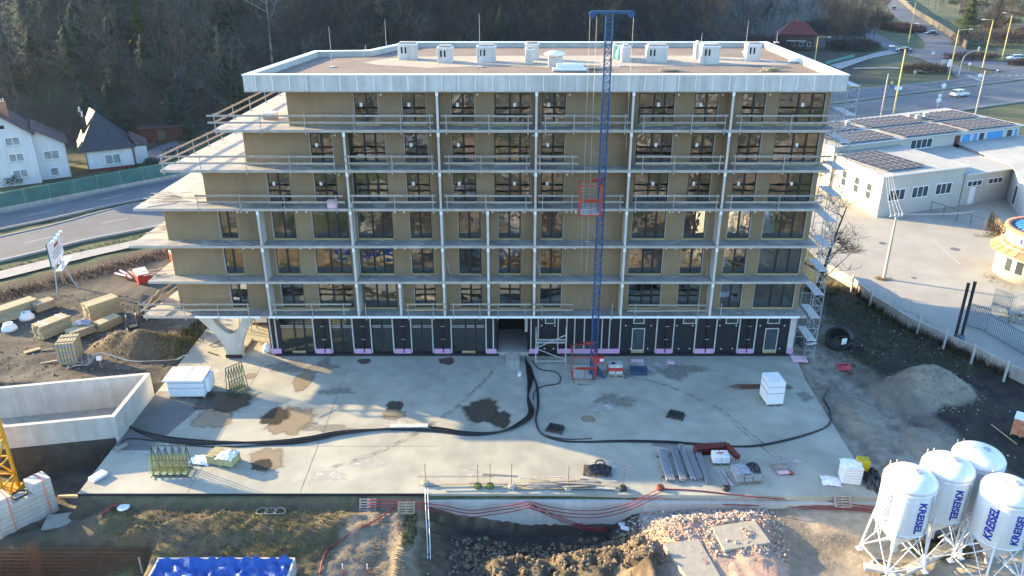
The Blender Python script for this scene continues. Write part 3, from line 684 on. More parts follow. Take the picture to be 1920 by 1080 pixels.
# Y shaped concrete support at the free corner
def ycol():
    c = F(443, 668, 1.0); cx, cy = c.x, 1.0
    out = [(-0.62,0),(0.62,0),(0.72,1.2),(1.15,2.3),(1.75,3.2),(2.05,3.98),(1.15,3.98),(0.80,3.1),(0.42,2.45),(0.0,2.25),(-0.45,2.4),(-1.05,3.05),(-1.55,3.98),(-2.75,3.98),(-2.15,3.2),(-1.3,2.2),(-0.80,1.2)]
    n = len(out); m = MB(OB)
    m.add([(cx+x, cy-0.35, z) for x, z in out]+[(cx+x, cy+0.35, z) for x, z in out], [tuple(range(n)), tuple(range(2*n-1, n-1, -1))]+[(i+n, (i+1) % n+n, (i+1) % n, i) for i in range(n)])
    o = m.build('support_column', 'concrete_white', B); bevel(o, 0.05, 2)
    MB(OB).box(cx-0.72, cx+0.66, cy-0.42, cy-0.36, 0.05, 0.35).build('base_strip', 'membrane', o)
ycol()
# ================================================================ temporary guard rails, one thing per run
ORD = {6: 'top', 5: 'second highest', 4: 'third highest', 1: 'lowest'}
RAILS = {6: (248, [(393,810,(405,490,573,664,752,807)), (828,994,(837,917,990)), (1019,1177,(1022.5,1076,1171)), (1200,1359,(1206,1296,1358)), (1381,1566,(1387,1481,1561))]),
         5: (325, [(302,628,(308,378,463,545,628)), (652,812,(656,736,811)), (834,991,(842.5,902,987.5)), (1008,1082,(1012,1073)), (1192,1353,(1204,1263,1347.5)), (1373,1553,(1376,1467.5,1549))]),
         4: (397, [(372,643,(373,452,535,632)), (660,815,(663,741,812)), (837,993,(839,911,986)), (1012,1083,(1017,1072)), (1133,1164,(1162,)), (1188,1343,(1191,1262,1342)), (1362,1538,(1369,1458,1536))]),
         1: (597, [(268,468,(275,348,411,468)), (512,656,(519,587,646)), (762,834,(766,813)), (847,913,(851,900)), (920,993,(934,984)), (1002,1072,(1016,)), (1177,1319,(1190,1308))])}
NTH = ['leftmost', 'second', 'third', 'fourth', 'fifth', 'sixth', 'seventh']
rr = random.Random(11)
def guard_post(par, off, x, y, z, ang=0):
    m = MB(off); m.bar((x, y, z-0.34), (x, y, z+1.16), 0.045, 0.045)
    m.box(x-0.05, x+0.05, y-0.02, y+0.16, z+0.0, z+0.04); m.box(x-0.04, x+0.04, y-0.02, y+0.12, z-0.30, z-0.25)
    m.bar((x, y+0.0, z+0.02), (x+0.17, y+0.04, z+0.02), 0.03, 0.03)
    return m.build('post', 'galv', par)
for k, (py, runs) in RAILS.items():
    z = FZ[k-1]+0.20
    for i, (a, b, posts) in enumerate(runs):
        x0, x1 = F(a, py, -0.05).x, F(b, py, -0.05).x
        last = i == len(runs)-1
        r = thing('guard_rail', f"{'orange tinted' if (k == 1 and i == 2) else 'grey'} temporary plank guard rail on the {ORD[k]} railed balcony, {NTH[i]} run from the left", 'guard rail', (x0, -0.06, z), 0, 'temporary guard rails on the balconies')
        off = (x0, -0.06, z); mt = 'wood_grey' if not (k == 1 and i == 2) else 'wood'
        for p in posts: guard_post(r, off, F(p, py, -0.06).x, -0.06, z)
        for h in (0.52, 1.02):
            e0, e1 = x0-rr.uniform(0, .15), x1+rr.uniform(0, .2); mid_ = (e0+e1)/2+rr.uniform(-.6, .6)
            if k == 1 and i == 6: h -= 0.06
            d = rr.uniform(-.03, .03)
            if e1-e0 > 4:
                MB(off).box(e0, mid_+0.2, -0.02, 0.005, z+h-0.07, z+h+0.07).build('plank', mt, r); MB(off).box(mid_-0.2, e1, 0.008, 0.033, z+h-0.075+d, z+h+0.065+d).build('plank', mt, r)
            else: MB(off).bar((e0, 0, z+h), (e1, 0, z+h+d), 0.028, 0.14).build('plank', mt, r)
# rails along the oblique left edges
for k, n_ in ((6, 5), (5, 6), (1, 3)):
    a, b, d = SL[k]; z = FZ[k-1]+0.20; p0 = Vector((a+0.12, 0.2, z)); p1 = Vector((b+0.12, d*0.9, z))
    r = thing('guard_rail', f'grey plank guard rail along the sunlit left end of the {ORD[k]} railed balcony', 'guard rail', p0, 0, 'temporary guard rails on the balconies')
    for i in range(n_):
        q = p0.lerp(p1, i/(n_-1)); guard_post(r, p0, q.x, q.y, q.z)
    for h in (0.5, 1.02): MB(p0).bar(p0+Vector((0, 0, h)), p1+Vector((0, 0, h)), 0.03, 0.14).build('plank', 'wood_grey', r)
# lone posts left on the lowest balcony
for px, where in ((687, 'left of a white balcony divider'), (1147, 'right of the blue mast'), (1350, 'near the right end')):
    x = F(px, 597, -0.05).x; z = FZ[0]+0.2
    r = thing('guard_post', f'bare galvanised guard post standing alone on the lowest balcony, {where}', 'post', (x, -0.06, z), 0, 'lone guard posts')
    guard_post(r, (x, -0.06, z), x, -0.06, z)
# loose planks lying on the balcony ends
for i, (p0, p1, z, lab) in enumerate((((330, 380), (275, 388), FZ[3]+.22, 'thin grey plank lying along the front of the third highest balcony end'), ((430, 457), (342, 459), FZ[2]+.22, 'pale plank lying on the sunlit end of a middle balcony'), ((455, 372), (322, 372), FZ[3]+.55, 'dark plank across the left part of the third highest railed balcony'))):
    o = MB().bar(G(*p0, z), G(*p1, z), 0.16, 0.04).build('loose_plank', 'wood_grey'); tag(o, lab, 'plank', 'loose planks')
def stick_heap(label, pts, z, seed, mt, n=9, L=1.4):
    rg = random.Random(seed); c = G(*pts, z); t = thing('board_heap', label, 'boards', c, 0, 'heaps of loose boards')
    for i in range(n):
        a = rg.uniform(-.5, .9); q = Vector((rg.gauss(0, .45), rg.gauss(0, .55), 0.05+0.035*i)); d = Vector((math.cos(a), math.sin(a), rg.uniform(-.04, .04)))*L*rg.uniform(.4, .6)
        MB().bar(q-d, q+d, 0.09, 0.035).build('board', mt, t)
stick_heap('heap of loose boards on the left end of the third highest railed balcony', (312, 372), FZ[3]+.2, 4, 'wood_grey', 10, 1.8)
stick_heap('small heap of sticks on the sunlit tip of the balcony below', (300, 428), FZ[2]+.2, 5, 'wood_grey', 6, 1.2)
stick_heap('thin sticks lying along the left edge of a lower balcony', (300, 510), FZ[1]+.2, 6, 'wood_grey', 6, 1.2)
# bits and pieces standing on the balconies
p = G(509, 223, FZ[5]+.2); t = thing('stacked_slabs', 'small stack of pale boards on the sunlit end of the top balcony', 'stack', p)
for i in range(5): MB().box(-.55, .45, -.3, .3, i*.11, i*.11+.1).build('slab', 'wood_grey' if i < 3 else 'foam_white', t)
def bucket(label, p, m, r=0.17, h=0.34):
    t = thing('bucket', label, 'bucket', p); bevel(MB().lathe([(r*.8, 0), (r, h), (r*.93, h), (r*.74, .03)], 12).build('body', m, t), 0.004)
    MB().tube([Vector((r*math.cos(a), 0, h+r*.8*math.sin(a))) for a in [i*math.pi/8 for i in range(9)]], 0.008, 5).build('handle', 'galv', t); return t
bucket('white bucket beside a balcony divider on the third highest railed balcony', G(657, 389, FZ[3]+.2), 'paint_white')
bucket('black bucket on the left half of the third highest railed balcony', G(533, 386, FZ[3]+.2), 'black_plastic', .2, .45)
p = G(624, 389, FZ[3]+.2); t = thing('pallet_parcel', 'pink wrapped parcel standing behind the guard rail of a balcony', 'parcel', p)
for i in range(4): bevel(MB().box(-.36, .36, -.25, .25, i*.15+.002, i*.15+.148).build('insulation_sheet', 'pink_board', t), .01)
# slim props leaning against the dividers
for i, (a, b, z, lab) in enumerate((((487, 437), (500, 450), FZ[2]+.2, 'leaning prop beside the leftmost divider of the middle balcony'), ((918, 430), (925, 450), FZ[2]+.2, 'thin prop leaning at the centre divider of the middle balcony'), ((1178, 432), (1172, 450), FZ[2]+.2, 'thin prop leaning right of the blue mast on the middle balcony'), ((500, 493), (508, 516), FZ[1]+.2, 'prop leaning at the left divider of the second lowest balcony'), ((838, 497), (845, 518), FZ[1]+.2, 'prop leaning next to a divider left of centre on the second lowest balcony'), ((1006, 499), (1013, 518), FZ[1]+.2, 'prop leaning at the centre divider of the second lowest balcony'), ((1327, 500), (1325, 518), FZ[1]+.2, 'prop leaning against the right hand divider on the second lowest balcony'))):
    foot = G(*b, z); top = foot + Vector((0.0 if b[0] == a[0] else (a[0]-b[0])*0.045, 0.25, 1.25))
    o = MB().cyl(foot, top, 0.028, n=6).build('prop', 'galv'); tag(o, lab, 'prop', 'props leaning on the balconies')
# debris strips along the wall foot
st = MB(); rg = random.Random(21)
for k in range(1, 7):
    for i in range(70):
        x = rg.uniform(WL[k]+.5, 23); y = rg.choice((rg.uniform(.95, 1.25), rg.uniform(.2, 1.2))); L = rg.uniform(.05, .5)
        st.obox((x, y, FZ[k-1]+.215), (L, rg.uniform(.02, .06), .02), rg.gauss(0, .25))
struct(st.build('balcony_debris', 'sheet_pale'), 'stuff')
# ---------------------------------------------------------------- things on the roof
z = 22.67
p = G(1040, 125, z); t = thing('site_bin', 'low white bin with a rumpled tarpaulin over it on the roof', 'bin', p)
bevel(MB().box(-.5, .65, 0, .8, 0, .75).build('body', 'sheet_pale', t), .02)
m = MB(); rg = random.Random(2); m.lathe([(.5, 0), (.75, .1), (.8, .22), (.5, .38), (.15, .45)], 14, (0, .4, .74)); m.v = [(v[0]*(1+rg.uniform(-.1, .1)), v[1]*.8+rg.uniform(-.05, .05), v[2]+rg.uniform(-.04, .04)) for v in m.v]
m.build('tarpaulin', 'foil_white', t, True)
p = G(1068, 134, z); t = thing('membrane_rolls', 'white rolls of roofing membrane lying near the front parapet', 'rolls', p)
for i, (dx, dy, dz) in enumerate(((-.3, 0, .16), (.1, .35, .16), (.3, -.1, .16), (0, .12, .44))): MB().cyl((dx-1.0, dy, dz), (dx+1.0, dy+.06, dz), .16, n=12).build('roll', 'foil_white', t)
def flat_boards(label, px, py, z, mt, n, seed):
    rg = random.Random(seed); t = thing('board_pile', label, 'boards', G(px, py, z), 0, 'small piles of boards on the roof')
    for i in range(n): MB().obox((rg.gauss(0, .25), rg.gauss(0, .2), .03+i*.04), (rg.uniform(.9, 1.8), .16, .035), rg.gauss(0, .2)).build('board', mt, t)
flat_boards('jumble of boards lying right of the membrane rolls', 1105, 131, z, 'wood_grey', 8, 3); flat_boards('few pale boards lying right of the blue mast on the roof', 1252, 133, z, 'wood_grey', 5, 4); flat_boards('dark scraps of wood near the right front corner of the roof', 1448, 133, z, 'wood_pale', 6, 5)
p = G(1163, 112, z); o = MB().lathe([(.05, 0), (.36, .05), (.42, .35), (.38, .8), (.2, 1.05), (.05, 1.1)], 14).build('canister', mat('turquoise', (0.10, 0.42, 0.36), .5)); o.location = p; tag(o, 'turquoise drum leaning in front of a vent shaft', 'drum')
p = G(1496, 115, z); o = MB().lathe([(.75, 0), (.7, .18), (.4, .36), (.05, .4)], 18).build('skylight_dome', 'foil_white', smooth=True); o.location = p; tag(o, 'pale dome skylight near the right parapet of the roof', 'skylight')
# ---------------------------------------------------------------- blue mast hoist
def lattice(m, x, y, z0, z1, w, r, step=0.75):
    h = w/2; cs = [(x-h, y-h), (x+h, y-h), (x+h, y+h), (x-h, y+h)]
    for c in cs: m.bar((*c, z0), (*c, z1), r*2, r*2)
    n = round((z1-z0)/step)
    for i in range(n):
        a = z0+(z1-z0)*i/n; b = z0+(z1-z0)*(i+1)/n
        for j in range(4):
            c, d = cs[j], cs[(j+1) % 4]; m.bar((*c, a), (*d, a), r*1.1, r*1.1)
            if (i+j) % 2: m.bar((*c, a), (*d, b), r*1.1, r*1.1)
            else: m.bar((*d, a), (*c, b), r*1.1, r*1.1)
HX, HY = F(1112.5, 690, -1.9).x, -1.9
H = thing('mast_hoist', 'tall blue lattice mast hoist with T shaped head in front of the facade', 'hoist', (HX, HY, 0))
off = (HX, HY, 0)
zt = F(1143, 26, HY).z
for i in range(18):
    a = 0.6+(zt-0.6)*i/18; m = MB(off); lattice(m, HX, HY, a+0.01, 0.6+(zt-0.6)*(i+1)/18-0.01, 0.46, 0.032, 0.5); m.build('mast_section', 'blue_steel', H)
m = MB(off); m.box(HX-1.25, HX+1.55, HY-.06, HY+.06, zt, zt+.16); m.box(HX-1.2, HX+1.5, HY-.1, HY+.1, zt+.162, zt+.19); hb = m.build('head_beam', 'blue_steel', H)
for dx in (-1.15, 1.45): MB(off).cyl((HX+dx, HY-.08, zt-.02), (HX+dx, HY+.08, zt-.02), .22, n=14).build('pulley', 'blue_steel', hb)
for dx, zb in ((-1.3, 8.9), (-.85, 8.9), (1.6, 18.2)): MB(off).cyl((HX+dx, HY, zb), (HX+dx, HY, zt-.1), .012, n=5).build('cable', 'galv', H)
for zz in (5.6, 11.6, 17.6, 20.2):
    m = MB(off); m.bar((HX-.2, HY+.2, zz), (HX-.5, 0.3, zz), .06, .06); m.bar((HX+.2, HY+.2, zz), (HX+.5, 0.3, zz), .06, .06); m.build('wall_tie', 'galv', H)
m = MB(off); m.box(HX-.35, HX+.45, HY-.35, HY+.35, .05, .35); m.bar((HX+.1, HY-.3, .3), (HX+.9, HY-.8, .05), .1, .1); m.bar((HX-.1, HY-.3, .3), (HX-.1, HY-1.0, .05), .1, .1); m.bar((HX+.3, HY, .7), (HX+.75, HY-.4, .1), .1, .1); m.build('base_frame', 'blue_steel', H)
bevel(MB(off).box(HX-.05, HX+.75, HY-.55, HY-.2, 1.25, 1.75).build('motor_box', 'box_red', H), .03); MB(off).box(HX+.42, HX+.72, HY-.57, HY-.552, 1.4, 1.65).build('label_plate', 'paint_white', H)
# hoist cage up on the facade and its landing enclosure
def cage(label, x0, x1, y0, y1, z0, z1, mt, floor=True):
    t = thing('hoist_cage', label, 'hoist cage', (x0, y0, z0)); o = (x0, y0, z0); r = .07
    m = MB(o)
    for x in (x0, x1):
        for y in (y0, y1): m.bar((x, y, z0), (x, y, z1), r, r)
    for zz in (z0+.03, z1):
        m.bar((x0, y0, zz), (x1, y0, zz), r, r); m.bar((x0, y1, zz), (x1, y1, zz), r, r); m.bar((x0, y0, zz), (x0, y1, zz), r, r); m.bar((x1, y0, zz), (x1, y1, zz), r, r)
    m.bar((x0, y0, (z0+z1)/2), (x1, y0, (z0+z1)/2), .05, .05); m.bar(((x0+x1)/2, y0, z0), ((x0+x1)/2, y0, (z0+z1)/2), .04, .04); m.bar((x1-.12, y0, z0), (x1-.12, y0, z1), r, r)
    m.bar((x0+.25, y0, (z0+z1)/2+.02), (x1-.25, y0, (z0+z1)/2+.02), .05, .22); m.bar((x0+.9, y1, z1+.12), (x1+.3, y1, z1+.16), .12, .16)
    m.build('frame', mt, t)
    if floor: MB(o).box(x0+.04, x1-.04, y0+.04, y1-.04, z0+.07, z0+.12).build('floor_plate', 'sheet_pale', t)
    g = MB(o)
    for i in range(1, 12): x = x0+(x1-x0)*i/12; g.bar((x, y0, z0), (x, y0, (z0+z1)/2), .012, .012); g.bar((x, y1, z0), (x, y1, z1), .012, .012)
    for i in range(1, 9): zz = z0+(z1-z0)*i/9; g.bar((x0, y1, zz), (x1, y1, zz), .012, .012)
    struct(g.build('mesh_infill', 'galv', t), 'stuff'); return t
cz0 = F(1105, 404, HY-.5).z; cz1 = F(1105, 348, HY-.5).z
cage('red framed hoist cage hanging left of the blue mast at the third highest railed balcony', F(1087, 400, HY-.5).x, F(1127, 400, HY-.5).x, HY-.6, HY+.55, cz0, cz1, 'red_steel')
cage('red gate enclosure on the yard at the foot of the blue mast', G(1074, 712, 0).x, G(1117, 712, 0).x, G(1095, 712, 0).y, G(1095, 690, 0).y+.3, 0.0, 2.0, 'oxide_red' if False else 'red_steel')
# ---------------------------------------------------------------- slim access scaffold on the right end
def scaffold(label, x0, x1, y0, y1, z1, decks, first=2.0):
    t = thing('scaffold_tower', label, 'scaffold', (x0, y0, 0)); o = (x0, y0, 0)
    lift = (z1)/decks
    for i in range(decks):
        a, b = i*lift, (i+1)*lift
        for y in (y0, y1):
            m = MB(o)
            for x in (x0, x1): m.cyl((x, y, a+.01), (x, y, b-.01), .028, n=6)
            m.bar((x0, y, b-.12), (x1, y, b-.12), .04, .04); m.bar((x0, y, b-.55), (x1, y, b-.14), .03, .03); m.bar((x0, y, a+1.0), (x1, y, a+1.0), .035, .035)
            m.build('frame', 'galv', t)
        MB(o).box(x0+.04, x1-.04, y0-.1, y1+.1, b-.10, b-.05).build('deck', 'sheet_pale', t)
        m = MB(o)
        if i % 2: m.bar((x1, y0, a+.1), (x1, y1, b-.2), .03, .03)
        else: m.bar((x1, y1, a+.1), (x1, y0, b-.2), .03, .03)
        for h in (.5, 1.0): m.bar((x0, y0-.03, a+h), (x1, y0-.03, a+h), .03, .03); m.bar((x1+.03, y0, a+h), (x1+.03, y1, a+h), .03, .03)
        m.bar((x0, y0-.02, a+.1), (x1, y0-.02, a+.95), .03, .03)
        m.build('brace', 'galv', t)
scaffold('tall narrow galvanised scaffold tower against the right end of the building', 24.15, 24.95, 0.15, 2.6, 22.4, 11)
# bay scaffold in front of the entrance
t = thing('bay_scaffold', 'single bay scaffold of light tubes beside the dark entrance', 'scaffold', (3.0, .2, 0)); o = (3.0, .2, 0)
xa, xb = G(1005, 688, 0).x, G(1061, 688, 0).x; ya = G(1030, 684, 0).y
for x in (xa, xb):
    m = MB(o)
    for y in (ya, ya+.75): m.cyl((x, y, 0), (x, y, 3.1), .03, n=6)
    for zz in (.3, 1.9, 2.9): m.bar((x, ya, zz), (x, ya+.75, zz), .04, .04)
    m.build('frame', 'sheet_pale', t)
MB(o).box(xa, xb, ya+.03, ya+.72, 1.95, 2.0).build('deck', 'galv', t)
for p, q, nm in (((xa, ya, 1.55), (xb, ya, 2.75), 'brace'), ((xa, ya, 1.5), (xb, ya, .45), 'brace'), ((xa, ya, 2.3), (xb, ya, 2.3), 'ledger'), ((xa, ya, .35), (xb, ya, .35), 'ledger'), ((xa, ya-.02, 2.05), (xb, ya-.02, 2.05), 'ledger')):
    MB(o).bar(p, q, .05, .05).build(nm, 'sheet_pale', t)
# concrete ramp plank to the entrance
a, b, c, d = G(949, 657, .32), G(974, 657, .32), G(974, 693, .02), G(947, 693, .02)
m = MB(); m.add([a, b, c, d]+[v-Vector((0, 0, .08)) for v in (a, b, c, d)], [(3,2,1,0),(4,5,6,7),(0,1,5,4),(1,2,6,5),(2,3,7,6),(3,0,4,7)]); o = m.build('entrance_ramp', 'concrete_slab'); tag(o, 'grey plank ramp leading up from the yard into the entrance', 'ramp')
bucket('white bucket standing on the yard near the black cables', G(974, 705, 0), 'paint_white', .16, .3)
# ================================================================ concrete yard
YP = [(-27.15, -17.0), (23.0, -17.35), (23.3, -3.0), (23.75, 0.6), (23.9, 20), (-27.15, 20)]
y0 = MB().prism([(-27.15, -17.0), (-5.0, -17.0), (-5.0, 20), (-27.15, 20)], -0.55, 0.0)
struct(y0.build('yard_slab', 'concrete_yard'))
struct(MB().prism([(-4.996, -17.05), (2.2, -17.05), (2.2, 20), (-4.996, 20)], -0.6, 0.0).build('yard_slab', 'concrete_yard'))
struct(MB().prism([(2.204, -17.05), (23.0, -17.35), (23.3, -3.0), (23.75, 0.6), (23.9, 20), (2.204, 20)], -0.6, 0.0).build('yard_slab', 'concrete_yard'))
struct(MB().box(-27.15, -5.3, -17.06, -17.004, -0.42, -0.02).build('bitumen_edge', 'membrane'))
struct(MB().box(-26.4, -5.3, -17.2, -16.9, -1.6, -0.43).build('yard_wall', 'concrete_slab'))
m = MB(); m.add([(-5.2, -17.35, -.35), (23.0, -17.65, -.35), (23.0, -17.0, -.35), (-5.2, -17.0, -.35), (-5.2, -17.35, -4), (23.0, -17.65, -4), (23.0, -17.0, -4), (-5.2, -17.0, -4)], [(0,1,2,3),(7,6,5,4),(4,5,1,0),(5,6,2,1),(6,7,3,2),(7,4,0,3)])
struct(m.build('yard_wall', 'concrete_white'))
struct(MB().box(-27.15, -26.5, -17.15, -16.6, -3, -0.44).build('yard_wall', 'concrete_slab'))
m = MB()
for x in (-20.3, -13.2): m.bar((x, -16.9, .003), (x, 0, .003), .02, .004)
m.bar((-27, -11.9, .003), (-5, -11.9, .003), .02, .004)
struct(m.build('expansion_joint', 'membrane'))
def blob(px, py, rx, ry, mt, seed, name='puddle', z=.004, n=40, rough=.35):
    c = G(px, py, 0); ex = (G(px+rx, py, 0)-c).length; ey = (G(px, py+ry, 0)-c).length; m = MB(); vs = []; al = []; rings = ((.0, 1), (.35, 1), (.65, .95), (.85, .66), (1.05, .34), (1.4, 0)); am = .55 if name == 'stain' else 1.15
    for rr_, a_ in rings:
        for i in range(n):
            a = 2*math.pi*i/n; k = rr_*(1+rough*fbm(math.cos(a)*1.3, math.sin(a)*1.3, 1.0, seed)+.10*fbm(math.cos(a)*5, math.sin(a)*5, 1.0, seed+1)); vs.append((c.x+ex*k*math.cos(a), c.y+ey*k*math.sin(a), z)); al.append(a_*am)
    m.add(vs, [(k*n+i, k*n+(i+1) % n, (k+1)*n+(i+1) % n, (k+1)*n+i) for k in range(len(rings)-1) for i in range(n)])
    o = m.build(name, mt+'_soft'); at_ = o.data.attributes.new('fade', 'FLOAT', 'POINT'); at_.data.foreach_set('value', al); return struct(o, 'stuff')
def track(name, pts, w, mt, amp=.36):
    P = smooth_path([G(x, y, 0) for x, y in pts], 8); m = MB(); vs = []; al = []
    for i, p in enumerate(P):
        d = (P[min(i+1, len(P)-1)]-P[max(i-1, 0)]).normalized(); s_ = Vector((-d.y, d.x, 0))*w; e = min(1, i/4, (len(P)-1-i)/4)
        for k, a_ in ((-1, 0), (-.5, 1), (.5, 1), (1, 0)): q = p+s_*k; vs.append((q.x, q.y, .0028)); al.append(a_*e*amp)
    m.add(vs, [(i*4+k, i*4+k+1, i*4+k+5, i*4+k+4) for i in range(len(P)-1) for k in range(3)])
    o = m.build(name, mt+'_soft'); at_ = o.data.attributes.new('fade', 'FLOAT', 'POINT'); at_.data.foreach_set('value', al); return struct(o, 'stuff')
for k in range(2):
    track('tyre_mark', [(560+14*k, 890), (700+10*k, 850), (830+6*k, 780), (900+4*k, 720), (935+4*k, 680)], .14, 'tyre'); track('tyre_mark', [(1480+12*k, 880), (1400+10*k, 815), (1330+8*k, 760), (1220+6*k, 715), (1120+5*k, 700)], .14, 'tyre', .34)
    pass
rg = random.Random(44)
for i in range(26): blob(rg.uniform(250, 1560), rg.uniform(685, 905), rg.uniform(14, 60), rg.uniform(6, 18), rg.choice(('dust', 'dust', 'damp')), 60+i*2.3, 'stain', .0012+.00005*i, 28, .5)
for i, a in enumerate(((905, 772, 34, 20, 'puddle'), (940, 787, 16, 15, 'puddle'), (740, 762, 18, 9, 'puddle'), (738, 777, 20, 9, 'puddle_brown'), (545, 788, 45, 24, 'puddle_brown'), (515, 782, 26, 16, 'puddle'), (500, 862, 32, 21, 'puddle_brown'), (492, 873, 20, 10, 'puddle'),
                        (570, 712, 16, 20, 'puddle_brown'), (1102, 785, 14, 6, 'puddle_brown'), (400, 785, 34, 15, 'puddle_brown'), (682, 677, 12, 5, 'puddle'), (838, 677, 14, 6, 'puddle'), (420, 752, 50, 18, 'puddle'), (470, 705, 9, 5, 'puddle_brown'), (690, 697, 60, 14, 'concrete_slab'))):
    if i in (15,): continue
    blob(*a, seed=i*3.7, z=.0045+.0004*i)
# dark strip along the ramp wall: some bitumen, mostly the wall's shadow put into colour
struct(MB().prism([(-27.1, -12.4), (-24.6, -12.4), (-22.4, -4.6), (-27.1, -4.6)], 0.001, 0.0025).build('bitumen_shade_strip', mat('bitumen_shade_grey', (.15, .145, .135), .8, .15, 1.0)))
# ---------------------------------------------------------------- black cable bundles
def cable(label, pts, r, mt='black_rubber', z=.05, name='cable', group='black cables across the yard', grd=False):
    P = [G(p[0], p[1], (p[2] if len(p) > 2 else z)) for p in pts]
    if grd: P = [Vector((q.x, q.y, height(q.x, q.y)+z)) for q in P]
    o = MB().tube(smooth_path(P, 7), r, 6).build(name, mt, smooth=True); tag(o, label, name.replace('_', ' '), group); return o
def shift(pts, dx, dy): return [(p[0]+dx*math.sin(i*1.1), p[1]+dy*math.cos(i*.8))+tuple(p[2:]) for i, p in enumerate(pts)]
main = [(985, 672), (992, 690), (994, 715), (990, 745), (996, 775), (975, 795), (935, 810), (880, 812), (820, 804), (760, 803), (690, 806), (630, 814), (580, 824), (520, 829), (440, 829), (380, 828), (310, 821), (262, 808), (230, 793), (207, 783, 1.75)]
for i, (dx, dy, w) in enumerate(((0, 0, 'middle'), (3, 3.0, 'lower'), (-3, -2.6, 'upper'), (2, 5.5, 'lowest'), (5, 1.2, 'inner'), (-5, 1.6, 'outer'))):
    cable(f'thick black cable curving from the entrance to the ramp wall, {w} strand of the bundle', shift(main, dx, dy), .055, z=.05+.035*(i % 3))
cable('black cable that leaves the bundle and runs under the green rack to the yard edge', [(620, 819), (560, 831), (500, 834), (420, 838), (350, 834), (290, 826), (250, 822), (232, 826), (222, 838, -.1)], .045)
right = [(990, 680), (1005, 720), (1008, 760), (1005, 790), (1018, 815), (1055, 827), (1100, 828), (1160, 826), (1240, 827), (1300, 831), (1380, 837), (1430, 835), (1490, 822), (1540, 805), (1557, 790), (1556, 768), (1545, 745), (1555, 728)]
cable('black cable looping from the entrance along the right yard to the sand, upper strand', right, .055); cable('black cable looping from the entrance along the right yard to the sand, lower strand', shift(right, 2, 2.2), .05, z=.09)
cable('short stray black cable bending beside the right loop', [(1018, 815), (1060, 823), (1110, 822)], .03)
cable('thin black cable curling in a loop right of the entrance ramp', [(998, 676), (1012, 692), (1040, 697), (1051, 708), (1046, 719), (1020, 724), (1003, 733), (1000, 750)], .04)
p = G(767, 802, 0); t = thing('cable_cover', 'pale board cover laid over the black cables', 'cover', p, R(2)); bevel(MB().box(-1.35, 1.35, -.22, .22, .12, .2).build('top_board', 'sheet_pale', t), .01); MB().box(-1.5, 1.5, -.3, -.225, .0, .12).build('side_board', 'sheet_pale', t); MB().box(-1.35, 1.35, .225, .26, .0, .12).build('side_board', 'sheet_pale', t)
# ---------------------------------------------------------------- pallets and wrapped stacks
def pallet_parts(t, x0=0, y0=0, z0=0, w=1.2, d=.8, mt='wood', nb=5):
    for i in range(nb): y = y0+(d-.1)*i/(nb-1); MB().box(x0, x0+w, y, y+.1, z0+.12, z0+.142).build('deck_board', mt, t)
    for i in range(3):
        x = x0+(w-.1)*i/2
        MB().box(x, x+.1, y0, y0+d, z0+.098, z0+.119).build('stringer', mt, t)
        m = MB()
        for k in range(3): y = y0+(d-.14)*k/2; m.box(x, x+.1, y, y+.14, z0+.022, z0+.097)
        m.box(x, x+.1, y0, y0+d, z0, z0+.021); m.build('foot', mt, t)
def block_stack(label, loc, rz, w, d, h, rows, cols, mt='foam_white', tilt=False, group='wrapped white block stacks'):
    t = thing('block_stack', label, 'block stack', loc, rz, group); pallet_parts(t, 0, 0, 0, w, d, 'wood')
    rh = (h-.16)/rows
    for r in range(rows):
        for c in range(cols): bevel(MB().box(c*w/cols+.004, (c+1)*w/cols-.004, 0.004, d-.004, .15+r*rh+.003, .15+(r+1)*rh-.003).build('block', mt, t), .012)
    for z in (.15+h*.45, .15+h*.72): MB().box(-.008, w+.008, -.008, d+.008, z, z+.02).build('strap', 'oxide_red', t)
    return t
p = G(318, 747, 0); q = G(384, 747, 0)
bs = block_stack('big white wrapped block stack with overhanging lid on the left yard', p, R(1), (q-p).length, 1.9, 1.55, 5, 2)
w_ = (q-p).length; bevel(MB().box(-.22, w_+.12, -.25, 1.95, 1.56, 1.66).build('lid', 'paint_white', bs), .02); MB().box(w_*.52, w_*.55, -.26, 1.96, 1.661, 1.668).build('lid_seam', 'zinc', bs)
m = MB(); m.box(-.012, -.004, .0, .5, .2, 1.55); bevel(MB().box(w_+.01, w_+.35, .3, 1.6, .35, 1.5).build('side_pack', 'foam_white', bs), .06)
p = G(1424, 754, 0); q = G(1467, 763, 0)
block_stack('tall white block stack with red straps on the right yard', G(1437, 762, 0), R(4), 1.25, 1.6, 2.0, 6, 1)
# rebar bundle under it
t = thing('rebar_bundle', 'dark rebar rods lying behind the tall white block stack', 'rebar', G(1425, 727, 0)); rg = random.Random(5)
for i in range(14):
    y = rg.uniform(-.35, .35); x = rg.uniform(-.6, .6); MB().bar((-2.0+x, y, .04+.02*(i % 4)), (1.7+x*1.6, y+rg.uniform(-.15, .15), .04+.02*(i % 4)), .028, .028).build('rod', 'rust', t)
